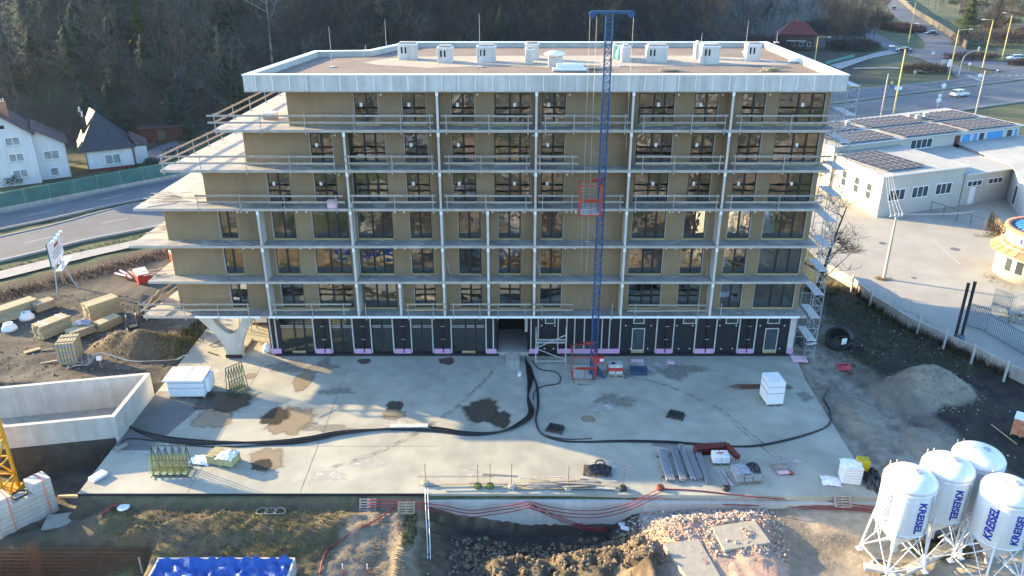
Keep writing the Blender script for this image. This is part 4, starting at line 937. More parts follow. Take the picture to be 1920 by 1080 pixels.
# green A-frame racks
def rack(label, px0, px1, py, rz, h, n, glass, lean):
    a = G(px0, py, 0); b = G(px1, py, 0); L = (b-a).length; ang = math.atan2(b.y-a.y, b.x-a.x)
    t = thing('glazing_rack', label, 'rack', a, ang, 'green steel glazing racks')
    m = MB()
    for y in (0, .9): m.bar((0, y, .06), (L, y, .06), .07, .08)
    m.build('base_rail', 'green_rack', t)
    for i in range(n):
        x = L*i/(n-1); m = MB(); m.bar((x, .05, .08), (x, .05+lean, h), .05, .06); m.bar((x, .9, .08), (x, .10+lean, h-.25), .045, .05); m.bar((x, 0, .1), (x, .9, .1), .05, .05); m.bar((x, .02, .06), (x, -.28, .10), .05, .05); m.build('upright', 'green_rack', t)
    m = MB()
    for zz in (.35, h*.5, h-.03): k = .05+lean*(zz/h); m.bar((0, k, zz), (L, k, zz), .045, .045)
    for i in range(n-1): x = L*i/(n-1); m.bar((x, .06, .1), (x+L/(n-1), .05+lean*.95, h*.95), .02, .02)
    m.build('cross_rail', 'green_rack', t)
    if glass: 
        for i in range(2): MB().obox((L*.5-.1+.12*i, -.02-.05*i+lean*.3, .22+h*.32), (L*1.12, .012, h*.62), 0, -math.atan2(lean, h)).build('glass_sheet', 'glass_pane_green', t)
    return t
rack('green steel glazing rack with glass sheets at the front left of the yard', 287, 352, 893, 0, 2.1, 6, True, .45)
a, b = G(437, 742, 0), G(461, 735, 0)
t = rack('empty dark green glazing rack turned sideways behind the dark puddle', 437, 470, 742, 0, 2.2, 7, False, .5); t.rotation_euler = (0, 0, R(48))
# pallet with torn white foil and boards
p = G(388, 872, 0); t = thing('foil_pallet', 'pallet of pale boards half wrapped in torn white foil', 'pallet', p, R(-14)); pallet_parts(t, 0, 0, 0, 1.9, 1.1, 'wood_pale')
for r in range(4):
    for c in range(3): MB().box(c*.63+.01, c*.63+.61, .03, 1.07, .15+r*.14, .15+r*.14+.13).build('insulation_pack', mat('pack_olive', (.42, .40, .20), .8), t)
for i in range(6): MB().obox((.85+.02*i, .15+i*.16, .80+.015*i), (1.5, .1, .03), .12).build('slat', 'wood_pale', t)
def crumple(name, mt, par, c, sx, sy, sz, seed, n=14, k=8):
    rg = random.Random(seed); m = MB(); vs = []; fs = []
    for j in range(k+1):
        for i in range(n+1):
            u = i/n*2-1; v = j/k*2-1; r = max(0, 1-(u*u+v*v)*.55)
            vs.append((c[0]+u*sx*(1+.15*fbm(u*2, v*2, 1, seed)), c[1]+v*sy*(1+.15*fbm(v*2, u*2, 1, seed+3)), c[2]+sz*max(0.02, r+.45*fbm(u*2.5, v*2.5, 1, seed+6)*r+.12*rg.uniform(-1, 1)*r)))
    for j in range(k):
        for i in range(n): a = j*(n+1)+i; fs.append((a, a+1, a+n+2, a+n+1))
    m.add(vs, fs); o = m.build(name, mt, par); s = o.modifiers.new('thick', 'SOLIDIFY'); s.thickness = .012; return o
crumple('foil', 'foil_white', t, (1.35, .5, .70), .62, .62, .22, 3); crumple('foil', 'foil_white', t, (-.6, .35, .01), .75, .5, .22, 8)
p = G(196, 903, 0); t = thing('cement_bags', 'white sack pack lying near the front left corner of the yard', 'sacks', G(177, 906, 0), R(58))
for i in range(3): bevel(MB().obox((.45+.02*i, .3, .05+.075*i), (1.0, .62, .07), .03*i).build('sack', 'pink_board' if i == 0 else 'foam_white', t), .03, 2)
p = G(222, 846, 0); t = thing('timber_offcut', 'short squared timber on the left yard edge below the ramp wall', 'timber', G(216, 846, 0), R(55)); bevel(MB().box(0, .9, -.12, .12, .0, .2).build('beam', 'wood_grey', t), .01); MB().box(.1, .2, -.13, .13, .2, .21).build('clamp', 'galv', t)
# weighted poles along the front edge (barrier feet)
for i, (px, py, h) in enumerate(((798, 908, 1.6), (896, 914, 1.8), (919, 914, 1.8), (959, 915, 1.8), (1065, 918, 1.8), (1168, 918, 1.8), (1238, 917, 1.8), (1361, 918, 1.7))):
    wh = ['leftmost of the row', 'left one of the two mossy weights', 'right one of the two mossy weights', 'grey weight right of the mossy pair', 'left of the plank heap', 'right of the plank heap', 'red weight with red hoses', 'by the short bright tubes'][i]
    t = thing('barrier_pole', f'rusty rod in a weight on the yard edge, {wh}', 'barrier pole', G(px, py, 0), 0, 'weighted barrier poles')
    bevel(MB().lathe([(.24, 0), (.26, .12), (.2, .26), (.03, .27)], 14).build('weight', ('concrete_old', 'leaf_green', 'leaf_green', 'rubble_grey', 'concrete_old', 'membrane', 'oxide_red', 'membrane')[i], t), .01)
    MB().cyl((0, 0, .2), (.02, 0, h), .02, n=6).build('rod', 'rust', t)
def loose(label, p, q, w=.14, h=.04, mt='wood_grey', g='loose planks'):
    o = MB().bar(p, q, w, h).build('loose_plank', mt); tag(o, label, 'plank', g); return o
loose('long thin plank propped between poles at the left of the yard edge', G(783, 893, .55), G(926, 893, .5)); loose('short grey plank hung across two poles on the yard edge', G(905, 889, .75), G(971, 893, .62), .12, .10)
loose('lower long plank along the yard edge left of the plank heap', G(786, 909, .12), G(926, 905, .15)); loose('grey plank crossing behind the mossy weights', G(880, 905, .2), G(1035, 911, .14))
mat('wood_pale_grey', (.40, .37, .32), .85, .2, 5)
t = thing('plank_heap', 'untidy heap of long weathered planks along the front edge of the yard', 'plank heap', G(1070, 912, 0)); rg = random.Random(9); o0 = t.location
for i in range(26):
    x = rg.uniform(-2.0, 1.6); y = rg.uniform(-.4, .55); L = rg.uniform(.5, 2.3); a = rg.gauss(0, .10); z = .04+.018*i*rg.uniform(.4, 1)
    MB().obox((x, y, z), (2*L*.8, rg.choice((.1, .14, .2)), .04), a, 0, rg.uniform(-.03, .03)).build('plank', rg.choice(('wood_grey', 'wood_grey', 'wood', 'wood_pale_grey')), t)
# dark tile pallets
def tilepallet(label, px, py, rz, n, m_, mt='black_plastic'):
    t = thing('pipe_fitting_pallet', label, 'pallet', G(px, py, 0), rz, 'low stacks of black fittings')
    pallet_parts(t, -.6, -.45, 0, 1.2, .9, 'wood_dark')
    rg = random.Random(px)
    for i in range(n):
        for j in range(m_):
            if rg.random() < .88: bevel(MB().cyl((-.5+i*1.05/n, -.42+j*.9/m_, .22+.02*rg.random()), (-.5+(i+.8)*1.05/n, -.42+j*.9/m_, .22+.02*rg.random()), .075, n=8).build('fitting', mt, t), .01)
    return t
tilepallet('low stack of black fittings beside the right cable loop', 1041, 806, R(-22), 4, 6); tilepallet('low stack of black fittings in the middle of the right yard', 1267, 781, R(-24), 5, 7)
# coil on a rotten pallet
t = thing('coil_pallet', 'old pallet with a heap of black sheet and a round black coil on the yard', 'pallet', G(1120, 884, 0), R(-8)); pallet_parts(t, -.9, -.55, 0, 1.6, 1.0, 'wood_dark', 7)
crumple('black_sheet', 'black_rubber', t, (.15, -.05, .13), .75, .5, .35, 12)
m = MB(); m.tube([Vector((.15+.30*math.cos(a), .5+.24*math.sin(a), .30+.08*math.sin(a))) for a in [i*2*math.pi/24 for i in range(25)]], .05, 6); m.build('coil', 'black_rubber', t, True)
# bundles of steel profiles
for i, (px0, py0, px1, py1, n, wd, lab) in enumerate(((1240, 846, 1257, 905, 5, .5, 'leftmost bundle of long steel profiles'), (1262, 842, 1281, 905, 6, .36, 'second bundle of long steel profiles'), (1275, 838, 1300, 903, 3, .28, 'narrow bright bundle of steel profiles in the middle'), (1292, 852, 1312, 902, 4, .35, 'fourth bundle of steel profiles'), (1307, 849, 1328, 907, 4, .30, 'rightmost bundle of long steel profiles'))):
    a, b = G(px0, py0, 0), G(px1, py1, 0); d = b-a; L = d.length; t = thing('profile_bundle', lab+' on the front right yard', 'profile bundle', a, math.atan2(d.y, d.x), 'bundles of steel profiles')
    for k in range(n):
        for l in range(2):
            y = (k-(n-1)/2)*wd/n*1.05; m = MB(); z0 = .06+l*.12; m.box(0, L+random.uniform(-.1, .1), y-.05, y+.05, z0, z0+.012); m.box(0, L, y-.05, y-.04, z0+.0125, z0+.10); m.box(0, L, y+.04, y+.05, z0+.0125, z0+.10); m.build('profile', 'steel_profile', t)
    for x in (.6, L-.6): MB().box(x, x+.1, -wd*.9, wd*.9, .0, .055).build('bearer', 'wood_dark', t)
def ibeam(label, p, q, h=.34, w=.3):
    p, q = Vector(p), Vector(q); L = (q-p).length; t = thing('steel_beam', label, 'beam', p, math.atan2(q.y-p.y, q.x-p.x), 'red oxide steel beams')
    MB().box(0, L, -w/2, w/2, 0, .03).build('flange', 'oxide_red', t); MB().box(0, L, -w/2, w/2, h-.03, h).build('flange', 'oxide_red', t); MB().box(0, L, -.015, .015, .031, h-.031).build('web', 'oxide_red', t)
    for x in (0, L-.03): MB().box(x, x+.03, -w/2-.02, w/2+.02, -.02+.021, h+.01).build('end_plate', 'oxide_red', t)
    return t
ibeam('dark red steel beam lying crosswise behind the white bucket pallet', G(1302, 850, 0), G(1362, 846, 0), .55, .6); b2 = ibeam('dark red steel beam lying at an angle right of the white bucket pallet', G(1362, 838, .56), G(1380, 872, .05), .3, .3)
t = thing('bag_pallet', 'pallet of shrink wrapped grey bags on the front right yard', 'pallet', G(1337, 873, 0)); pallet_parts(t, -.05, 0, 0, 1.15, .85)
for r in range(4):
    for c in range(2): bevel(MB().obox((.27+c*.55, .43, .21+r*.13), (.53, .8, .12), random.uniform(-.03, .03)).build('bag', 'foil_white', t), .03, 2)
MB().obox((.5, .45, .71), (.5, .12, .006), .2).build('label_strip', 'orange_strap', t)
def tubes(label, px0, py0, px1, py1, n, r):
    a, b = G(px0, py0, 0), G(px1, py1, 0); d = b-a; t = thing('tube_bundle', label, 'tubes', a, math.atan2(d.y, d.x), 'bright metal tubes')
    rg = random.Random(n)
    for k in range(n): MB().cyl((rg.uniform(0, .3), (k-n/2)*r*2.6, r+.02+.05*(k % 2)), (d.length+rg.uniform(-.2, .1), (k-n/2)*r*2.6+rg.uniform(-.08, .08), r+.02), r, n=8).build('tube', 'galv', t)
tubes('left bundle of short bright tubes in front of the bag pallet', 1348, 882, 1372, 914, 4, .05); tubes('right bundle of short bright tubes leaning by the dark wrapped pallet', 1371, 884, 1383, 911, 5, .045)
t = thing('dark_pallet', 'pallet of dark boxes under torn grey foil at the front right', 'pallet', G(1380, 909, 0), R(4)); pallet_parts(t, 0, 0, 0, 1.7, 1.2)
for r in range(2):
    for c in range(3): bevel(MB().box(c*.55+.02, c*.55+.53, .05, 1.15, .15+r*.27, .41+r*.27).build('carton', 'cloth_grey', t), .02)
crumple('foil', 'cloth_grey', t, (.55, .6, .68), .62, .55, .22, 31); crumple('foil', 'black_plastic', t, (1.3, .65, .70), .38, .5, .3, 36)
t = thing('empty_pallet', 'grey pallet with a pink bag on it at the right of the yard', 'pallet', G(1456, 889, 0), R(3)); pallet_parts(t, 0, 0, 0, 1.0, 1.1, 'wood_grey', 6); bevel(MB().obox((.42, -.05, .16), (.75, .28, .12), .05).build('bag', 'pink_board', t), .04, 2); MB().obox((.95, -.05, .1), (.2, .3, .16), .4).build('brick', 'brick', t)
# white wrapped goods, yellow crates and black sheet on the right corner
t = thing('wrapped_boards', 'tall white foil wrapped board pile with its foil trailing on the right corner', 'wrapped pile', G(1580, 908, 0), R(-10))
for r in range(6): bevel(MB().obox((.5, .55, .10+r*.2), (1.2+.03*(r % 2), 1.0, .19), .02*r).build('insulation_pack', 'foil_white', t), .05, 2)
crumple('foil', 'foil_white', t, (.45, .6, 1.16), .65, .55, .18, 41); crumple('foil', 'foil_white', t, (-.7, .15, .01), .6, .5, .18, 44)
t = thing('yellow_crates', 'stack of yellow crates between the white pile and the black sheet', 'crates', G(1603, 896, 0), R(-10))
for r in range(5):
    m = MB(); z = r*.27; m.box(0, .75, 0, .55, z, z+.03); m.box(0, .75, 0, .03, z+.031, z+.25); m.box(0, .75, .52, .55, z+.031, z+.25); m.box(0, .03, .031, .519, z+.031, z+.25); m.box(.72, .75, .031, .519, z+.031, z+.25); m.build('crate', 'box_yellow', t)
m = MB()
for i in range(6): m.box(.05+i*.11, .11+i*.11, .05, .5, 1.32, 1.36)
m.build('lid_slats', 'box_yellow', t)
t = thing('black_sheet', 'crumpled black plastic sheet over goods at the right yard corner', 'plastic sheet', G(1634, 905, 0)); crumple('sheet', 'black_plastic', t, (0, .25, .02), .55, 1.05, .75, 51, 12, 14)
# welding set and grid stack by the hoist
t = thing('compressor', 'grey and red machine with a dark control panel beside the hoist base', 'machine', G(1140, 707, 0)); pallet_parts(t, 0, 0, 0, 1.25, .9, 'wood_grey')
for i in range(2): bevel(MB().box(.08+i*.56, .60+i*.56, .1, .8, .145, .48).build('tank', 'sheet_pale', t), .05, 2)
bevel(MB().box(.0, 1.2, .05, .85, .485, .72).build('red_band', 'box_red', t), .03); bevel(MB().box(.03, 1.15, .1, .85, .722, 1.0).build('housing', 'sheet_pale', t), .05); MB().obox((.42, .42, 1.02), (.3, .26, .06)).build('control_panel', 'black_plastic', t)
m = MB(); m.tube(smooth_path([(.9, .0, .1), (1.4, -.25, .03), (1.6, .2, .03), (1.35, .5, .05)], 5), .02, 5); m.build('lead', 'black_rubber', t)
t = thing('grating_stack', 'tangle of blue steel grids lying right of the machine', 'grids', G(1183, 705, 0))
for i in range(6):
    m = MB(); z = .04+i*.07
    for k in range(8): m.bar((k*.18+.05*(i % 2), 0, z), (k*.18+.1, .95, z+.03), .03, .03)
    for k in range(5): m.bar((0, k*.23, z+.035), (1.35, k*.23, z+.02), .025, .025)
    m.build('grid', 'blue_steel' if i % 2 else 'fence_blue', t)
t = thing('pallet', 'wooden pallet in front of the red gate enclosure', 'pallet', G(1080, 722, 0)); pallet_parts(t, 0, 0, 0, 1.15, .8, 'wood_grey')
for px, py, w, d, lab in ((1183, 679, .95*1.1, .35, 'long pink insulation board lying at the door foot'), (1250, 681, .6, .4, 'short pink insulation board lying in front of a pier'), (1487, 679, 1.2, .9, 'pink insulation board lying beyond the corner pier')):
    t = thing('insulation_board', lab, 'board', G(px, py, 0), R(-4 if px != 1250 else -25), 'pink insulation boards on the yard'); bevel(MB().box(0, w, 0, d, .005, .11).build('board', 'pink_board', t), .008); MB().box(.02, w-.05, .02, d-.03, .112, .15).build('board', 'pink_board', t)
for px, py in ((507, 655),):
    t = thing('foil_sack', 'white foil sack standing at the left foot of the shop front', 'sack', G(503, 659, 0)); m = MB().lathe([(.3, 0), (.42, .2), (.40, .5), (.22, .72), (.1, .8)], 12); rg = random.Random(1); m.v = [(v[0]*(1+rg.uniform(-.12, .12)), v[1]*(1+rg.uniform(-.12, .12)), v[2]) for v in m.v]; m.build('sack_body', 'foil_white', t, True); MB().cyl((0, 0, .8), (.03, 0, .92), .06, .1, n=8).build('neck', 'foil_white', t)
t = thing('foil_bale', 'pale wrapped bale on timber behind the Y shaped support', 'bale', G(472, 610, 0)); bevel(MB().box(0, 1.7, 0, 1.0, .25, 1.1).build('bale_body', 'foil_white', t), .08, 2); MB().box(.05, 1.6, .1, .25, 0, .245).build('bearer', 'wood_dark', t); MB().box(.05, 1.6, .75, .9, 0, .245).build('bearer', 'wood_dark', t)
# timber trestles behind the support column
t = thing('trestle', 'wooden trestle frame standing behind the Y shaped support', 'trestle', G(452, 622, 0))
for x in (0, 1.1): MB().bar((x-.2, .0, 0), (x, .3, 1.7), .07, .07).build('leg', 'wood', t); MB().bar((x+.2, .6, 0), (x, .3, 1.7), .07, .07).build('leg', 'wood', t)
MB().bar((-.2, .3, 1.72), (1.3, .3, 1.72), .12, .08).build('top_beam', 'wood', t)
loose('dark squared timber lying right of the Y shaped support', G(458, 660, .08), G(474, 636, .08), .14, .12, 'wood_dark'); loose('crossed lath beside the dark squared timber', G(474, 638, .2), G(497, 643, .05), .08, .05, 'wood'); loose('long lath lying left of the Y shaped support', G(392, 648, .08), G(413, 639, .25), .1, .06, 'wood_dark'); loose('short dark lath on the yard at the left of the support', G(390, 660, .06), G(409, 666, .06), .1, .06, 'wood_dark')
# ================================================================ left side: ramp walls, timber store, billboard
def gh(px, py, dz=0):           # point on the modelled ground seen at this pixel
    p = G(px, py, -0.2)
    for _ in range(5): p = G(px, py, height(p.x, p.y))
    return Vector((p.x, p.y, p.z+dz))
def wall3(name, label, p, q, z0, z1, th, mt, seg=1.2):
    p, q = Vector((*p, 0)), Vector((*q, 0)); L = (q-p).length; t = thing(name, label, 'concrete wall', p, math.atan2(q.y-p.y, q.x-p.x), 'concrete ramp walls'); n = max(1, round(L/seg))
    for i in range(n): MB().box(L*i/n+.004, L*(i+1)/n-.004, -th, 0, z0, z1).build('cast_panel', mt, t)
    MB().box(0, L, -th-.015, .015, z1+.001, z1+.05).build('wall_cap', 'concrete_white', t); return t
zc = 1.85
A_, B_, C_, D_ = G(-30, 729, zc), G(274, 700, zc), G(206, 783, zc), G(-30, 806, zc)
wall3('ramp_wall', 'rear pale concrete wall of the sunken ramp on the left', A_[:2], (B_.x, B_.y), -1.1, zc, .28, 'concrete_white')
wall3('ramp_wall', 'end concrete wall of the sunken ramp beside the yard', (B_.x+.3, B_.y+.0), (C_.x+.3, C_.y-.0), -1.1, zc, .28, 'concrete_white')
wall3('ramp_wall', 'front pale concrete wall of the sunken ramp at the left edge', (C_.x+.02, C_.y), D_[:2], .2, zc, .28, 'concrete_white')
struct(MB().prism([(A_.x, A_.y), (B_.x, B_.y), (C_.x, C_.y), (D_.x, D_.y)], -0.9, -0.62).build('ramp_floor', 'concrete_old'))
# a tall earth bank face below the front wall
m = MB(); q_ = Vector((.05, .09, 0)); struct(m.bar(Vector((C_.x, C_.y, -1.3))+q_, Vector((D_.x, D_.y, -1.3))+q_, .26, 2.98).build('earth_face', 'earth_face'))
def lumber(label, loc, rz, L, W, H, nl, nw, mt='wood_pale', covers=False, g='timber packs on the site'):
    t = thing('timber_pack', label, 'timber pack', loc, rz, g); rg = random.Random(int(loc[0]*10))
    for x in (.4, L/2, L-.5): MB().box(x, x+.1, -.02, W+.02, .0, .10).build('bearer', 'wood_dark', t)
    for l in range(nl):
        for k in range(nw):
            e0, e1 = rg.uniform(-.06, .06), rg.uniform(-.08, .08)
            MB().box(e0, L+e1, k*W/nw+.006, (k+1)*W/nw-.006, .10+l*(H-.1)/nl+.003, .10+(l+1)*(H-.1)/nl-.003).build('plank', mt, t)
    if covers:
        for x in (L*.2, L*.78): MB().box(x, x+.12, -.01, W+.01, H+.001, H+.03).build('strip', 'foam_white', t)
    return t
def lp(px0, py0, px1, py1): a, b = gh(px0, py0), gh(px1, py1); d = b-a; return a, math.atan2(d.y, d.x), d.length
a, r, L = lp(-30, 616, 73, 580); lumber('long high timber pack at the left edge of the site', a, r, L, 1.3, 1.1, 5, 7)
a, r, L = lp(-12, 606, 33, 594); lumber('low timber pack in front of the long one at the left edge', gh(-14, 612), r, 2.6, 1.1, .6, 3, 6)
a, r, L = lp(70, 590, 97, 580); lumber('short pale timber pack at the end of the long timber pack', gh(72, 588), r, 1.7, 1.1, .85, 4, 6, 'wood')
a, r, L = lp(82, 640, 137, 617); lumber('timber pack with white cover strips left of the upright stack', a, r, L, 1.3, 1.35, 6, 7, 'wood_pale', True)
a, r, L = lp(135, 640, 180, 626); lumber('low timber pack with a foil lump on it right of the strip covered pack', a, r, L, 1.2, .75, 4, 6)
a, r, L = lp(172, 607, 228, 587); u_ = lumber('upper timber pack beside the soil heap', a, r, L, 1.3, 1.7, 6, 7)
a, r, L = lp(192, 625, 230, 607); lumber('lower timber pack leaning in front of the soil heap', a, r, L, 1.0, .9, 4, 5)
t = thing('foil_lump', 'grey foil lump lying on the low timber pack', 'foil', gh(146, 626, .75)); crumple('foil', 'cloth_grey', t, (.3, .6, .0), .75, .5, .28, 61)
t = thing('formwork_stack', 'stack of formwork panels standing on edge in the sun', 'formwork', gh(112, 686), R(12), 'formwork panels')
for i in range(6): bevel(MB().box(i*.24, i*.24+.20, 0, 1.8, .05, 1.95).build('panel', 'wood_pale', t), .01)
for y in (.35, 1.2): MB().box(-.03, 1.45, y, y+.10, 1.955, 2.0).build('batten', 'wood', t)
for z in (.4, 1.0, 1.6):
    for i in range(6): MB().box(i*.24+.01, i*.24+.19, -.03, -.004, z, z+.16).build('edge_plate', 'cloth_grey', t)
t = thing('ladder_frame', 'grey timber lattice leaning on the formwork stack', 'lattice', gh(124, 690), R(28))
for k in range(4): MB().bar((0, k*.42-.3, .08+.0*k), (1.9, k*.42-.2, .28), .09, .06).build('rail', 'wood_grey', t)
for k in range(4): MB().bar((.2+k*.5, -.35, .17+k*.05), (.2+k*.5, 1.1, .17+k*.05), .09, .05).build('rung', 'wood_grey', t)
lo_ = [((46, 663), (76, 655), .5, 'wood', 'short wide board lying left of the formwork stack'), ((78, 659), (101, 656), .12, 'wood_grey', 'pale lath between the wide board and the formwork stack'), ((76, 683), (108, 678), .12, 'wood_grey', 'lath lying in front of the formwork stack'), ((232, 604), (247, 640), .14, 'wood_dark', 'dark board standing by the upper timber pack')]
for p, q, w_, mt_, lab in lo_: loose(lab, gh(*p, .1), gh(*q, .12), w_, .06, mt_, 'loose boards by the timber store')
t = thing('crate_frame', 'broken timber crate frame beside the upper timber pack', 'crate', gh(238, 606), R(-60))
for z in (.1, .9):
    MB().bar((0, 0, z), (1.5, 0, z), .1, .08).build('rail', 'wood_grey', t); MB().bar((0, .8, z), (1.5, .8, z), .1, .08).build('rail', 'wood_grey', t)
for x in (0, 1.5):
    for y in (0, .8): MB().bar((x, y, 0), (x, y, 1.3), .1, .1).build('post', 'wood_dark', t)
MB().box(.9, 1.5, .05, .75, .12, .16).build('board', 'wood', t)
# leaning bundle of planks against the lowest balcony
t = thing('leaning_planks', 'bundle of long grey planks leaning up to the lowest balcony end', 'planks', gh(262, 590))
for i in range(6): MB(t.location).bar(gh(262+3*i, 592-i*2, .1), F(300+2*i, 543-i, 0.5+.2*i), .16, .05).build('plank', 'wood_grey', t)
for i, (px, py) in enumerate(((51, 597), (18, 618))):
    t = thing('concrete_cone', ['white concrete manhole cone right of the low timber pack', 'white concrete manhole cone nearest the left edge'][i], 'manhole cone', gh(px, py), 0, 'concrete manhole cones')
    MB().lathe([(.62, 0), (.62, .25), (.40, .52), (.40, .62), (.31, .62), (.31, .3)], 22).build('cone_body', 'foam_white', t, True); MB().lathe([(.66, 0), (.66, .05), (.63, .06)], 22).build('foot_ring', 'concrete_white', t)
# billboard
p = gh(122, 540); t = thing('billboard', 'tilted white roadside billboard on a steel trestle with a lower ledge', 'billboard', p, R(104))
zb = 3.0
MB().box(-2.0, 2.0, -.06, .06, zb, zb+2.3).build('board', 'foam_white', t); fr_ = MB(); fr_.box(-2.06, 2.06, .062, .16, zb-.05, zb+2.35); fr_.build('back_panel', 'noise_green', t)
fl = MB()
fl.box(-.5, .9, -.075, -.062, zb+1.45, zb+1.75); fl.build('red_print', 'red_steel', t)
fl = MB()
for i, w_ in enumerate((1.3, 1.6, 1.1)): fl.box(-w_, w_*.9, -.075, -.062, zb+1.1-.3*i, zb+1.2-.3*i)
fl.build('text_lines', 'cloth_grey', t)
MB().box(-2.0, 2.0, -.75, -.15, zb-.45, zb-.38).build('ledge', 'paint_white', t)
for x in (-1.5, -.5, .5, 1.5): MB().box(x-.12, x+.12, -.5, -.2, zb+2.36, zb+2.5).build('top_lamp', 'paint_white', t)
for p_, q_ in (((-1.0, .1, zb), (-1.7, .3, 0)), ((1.0, .1, zb), (.9, .4, 0)), ((0, .1, zb), (1.9, 1.3, 0)), ((0, -.2, zb-.4), (-.4, -1.3, 0)), ((-1.0, .1, zb-.1), (1.0, .1, zb-.3))): MB().bar(p_, q_, .09, .09).build('strut', 'galv', t)
# red goods behind
t = thing('red_container', 'red lidded bin with a grey top by the road bank', 'bin', gh(252, 522), R(-55)); bevel(MB().box(0, 2.2, 0, 1.2, .0, 1.0).build('body', 'box_red', t), .03); MB().box(.03, 2.17, .03, 1.17, 1.001, 1.06).build('lid', 'concrete_white', t)
t = thing('red_container', 'red bin half hidden behind the balcony end', 'bin', gh(318, 486), R(-55)); bevel(MB().box(0, 2.0, 0, 1.1, .0, 1.0).build('body', 'box_red', t), .03); MB().box(.03, 1.97, .03, 1.07, 1.001, 1.05).build('lid', 'concrete_white', t)
t = thing('board_bundle', 'fallen bundle of reddish boards left of the red bin', 'boards', gh(240, 520))
rg = random.Random(4)
for i in range(12): MB().obox((rg.gauss(0, .6), rg.gauss(0, .4), .06+.05*i), (1.6, .2, .06), R(-40)+rg.gauss(0, .3)).build('board', rg.choice(('pink_board', 'wood_grey', 'oxide_red', 'foam_white')), t)
# supply cable on stakes
P = [gh(*p, 1.0 if i in (0, 2) else .5) for i, p in enumerate(((140, 706), (165, 693), (188, 681), (240, 686), (285, 687), (330, 684), (345, 676), (352, 679)))]
for k in range(3):
    o = MB().tube(smooth_path([p+Vector((.05*k, .12*k, -.06*k)) for p in P], 5), .016, 5).build('supply_cable', 'sheet_pale', smooth=True); tag(o, ['pale supply cable sagging over stakes in front of the soil heap, upper', 'pale supply cable sagging over stakes in front of the soil heap, middle', 'pale supply cable sagging over stakes in front of the soil heap, lower'][k], 'cable', 'supply cables')
t = thing('cable_stake', 'stake with a white box carrying the supply cable', 'stake', gh(190, 690)); MB().cyl((0, 0, 0), (0, 0, 1.0), .04, n=6).build('post', 'wood', t); MB().box(-.18, .18, -.12, .12, .75, 1.05).build('junction_box', 'foam_white', t)
# soil heap clods and weeds
def scatter(name, mt, n, fn, size, seed, flat=.7, kind='stuff'):
    rg = random.Random(seed); m = MB()
    for _ in range(n):
        x, y = fn(rg); s = size[0]*(size[1]/size[0])**(rg.random()**2.2); c = Vector((x, y, height(x, y)+s*.15)); rot = Matrix.Rotation(rg.uniform(0, 6.3), 3, 'Z') @ Matrix.Rotation(rg.uniform(-.6, .6), 3, 'X')
        vs = [(1,0,0),(-1,0,0),(0,1,0),(0,-1,0),(0,0,1),(0,0,-1)]
        m.add([c + rot @ Vector((v[0]*s*rg.uniform(.5, 1), v[1]*s*rg.uniform(.5, 1), v[2]*s*flat*rg.uniform(.5, 1))) for v in vs], [(0,2,4),(2,1,4),(1,3,4),(3,0,4),(2,0,5),(1,2,5),(3,1,5),(0,3,5)])
    return struct(m.build(name, mt), kind)
def tufts(name, mt, n, fn, h, seed, w=.02, lean=.5):
    rg = random.Random(seed); m = MB()
    for _ in range(n):
        x, y = fn(rg); z = height(x, y); hh = rg.uniform(*h)
        for k in range(4):
            a = rg.uniform(0, 6.3); d = Vector((math.cos(a), math.sin(a), 0)); s = Vector((-d.y, d.x, 0))*w; b = Vector((x, y, z-.02))+d*rg.uniform(0, .06)
            m.add([b-s, b+s, b+d*hh*lean*rg.uniform(.3, 1.2)+Vector((0, 0, hh*rg.uniform(.5, 1)))], [(0, 1, 2)])
    return struct(m.build(name, mt), 'stuff')
def inell(x, y, rx, ry):
    def f(rg):
        a = rg.uniform(0, 6.283); r = rg.random()**.5; return x+rx*r*math.cos(a), y+ry*r*math.sin(a)
    return f
def inbox(x0, x1, y0, y1): return lambda rg: (rg.uniform(x0, x1), rg.uniform(y0, y1))
scatter('soil_clods', 'soil_clod', 900, inell(-31.4, 2.6, 4.0, 2.8), (.03, .16), 1)
scatter('dirt_stones', 'rubble_grey', 700, inbox(-46, -27.5, -3, 16), (.02, .14), 2); scatter('soil_clods', 'soil_clod', 1400, inbox(-48, -27.5, -3, 14), (.03, .22), 18, .5)
tufts('weeds', 'leaf_green', 260, inell(-27.8, 5.5, 1.5, 3.0), (.15, .6), 3, .035); tufts('weeds', 'grass_dry', 420, inell(-28.2, 3.5, 1.6, 3.4), (.15, .5), 4, .03)
tufts('grass', 'grass', 2600, lambda rg: (lambda t: (-72+44*t, -5+44*t+rg.uniform(3.0, 8.0)))(rg.random()), (.1, .3), 5, .03)
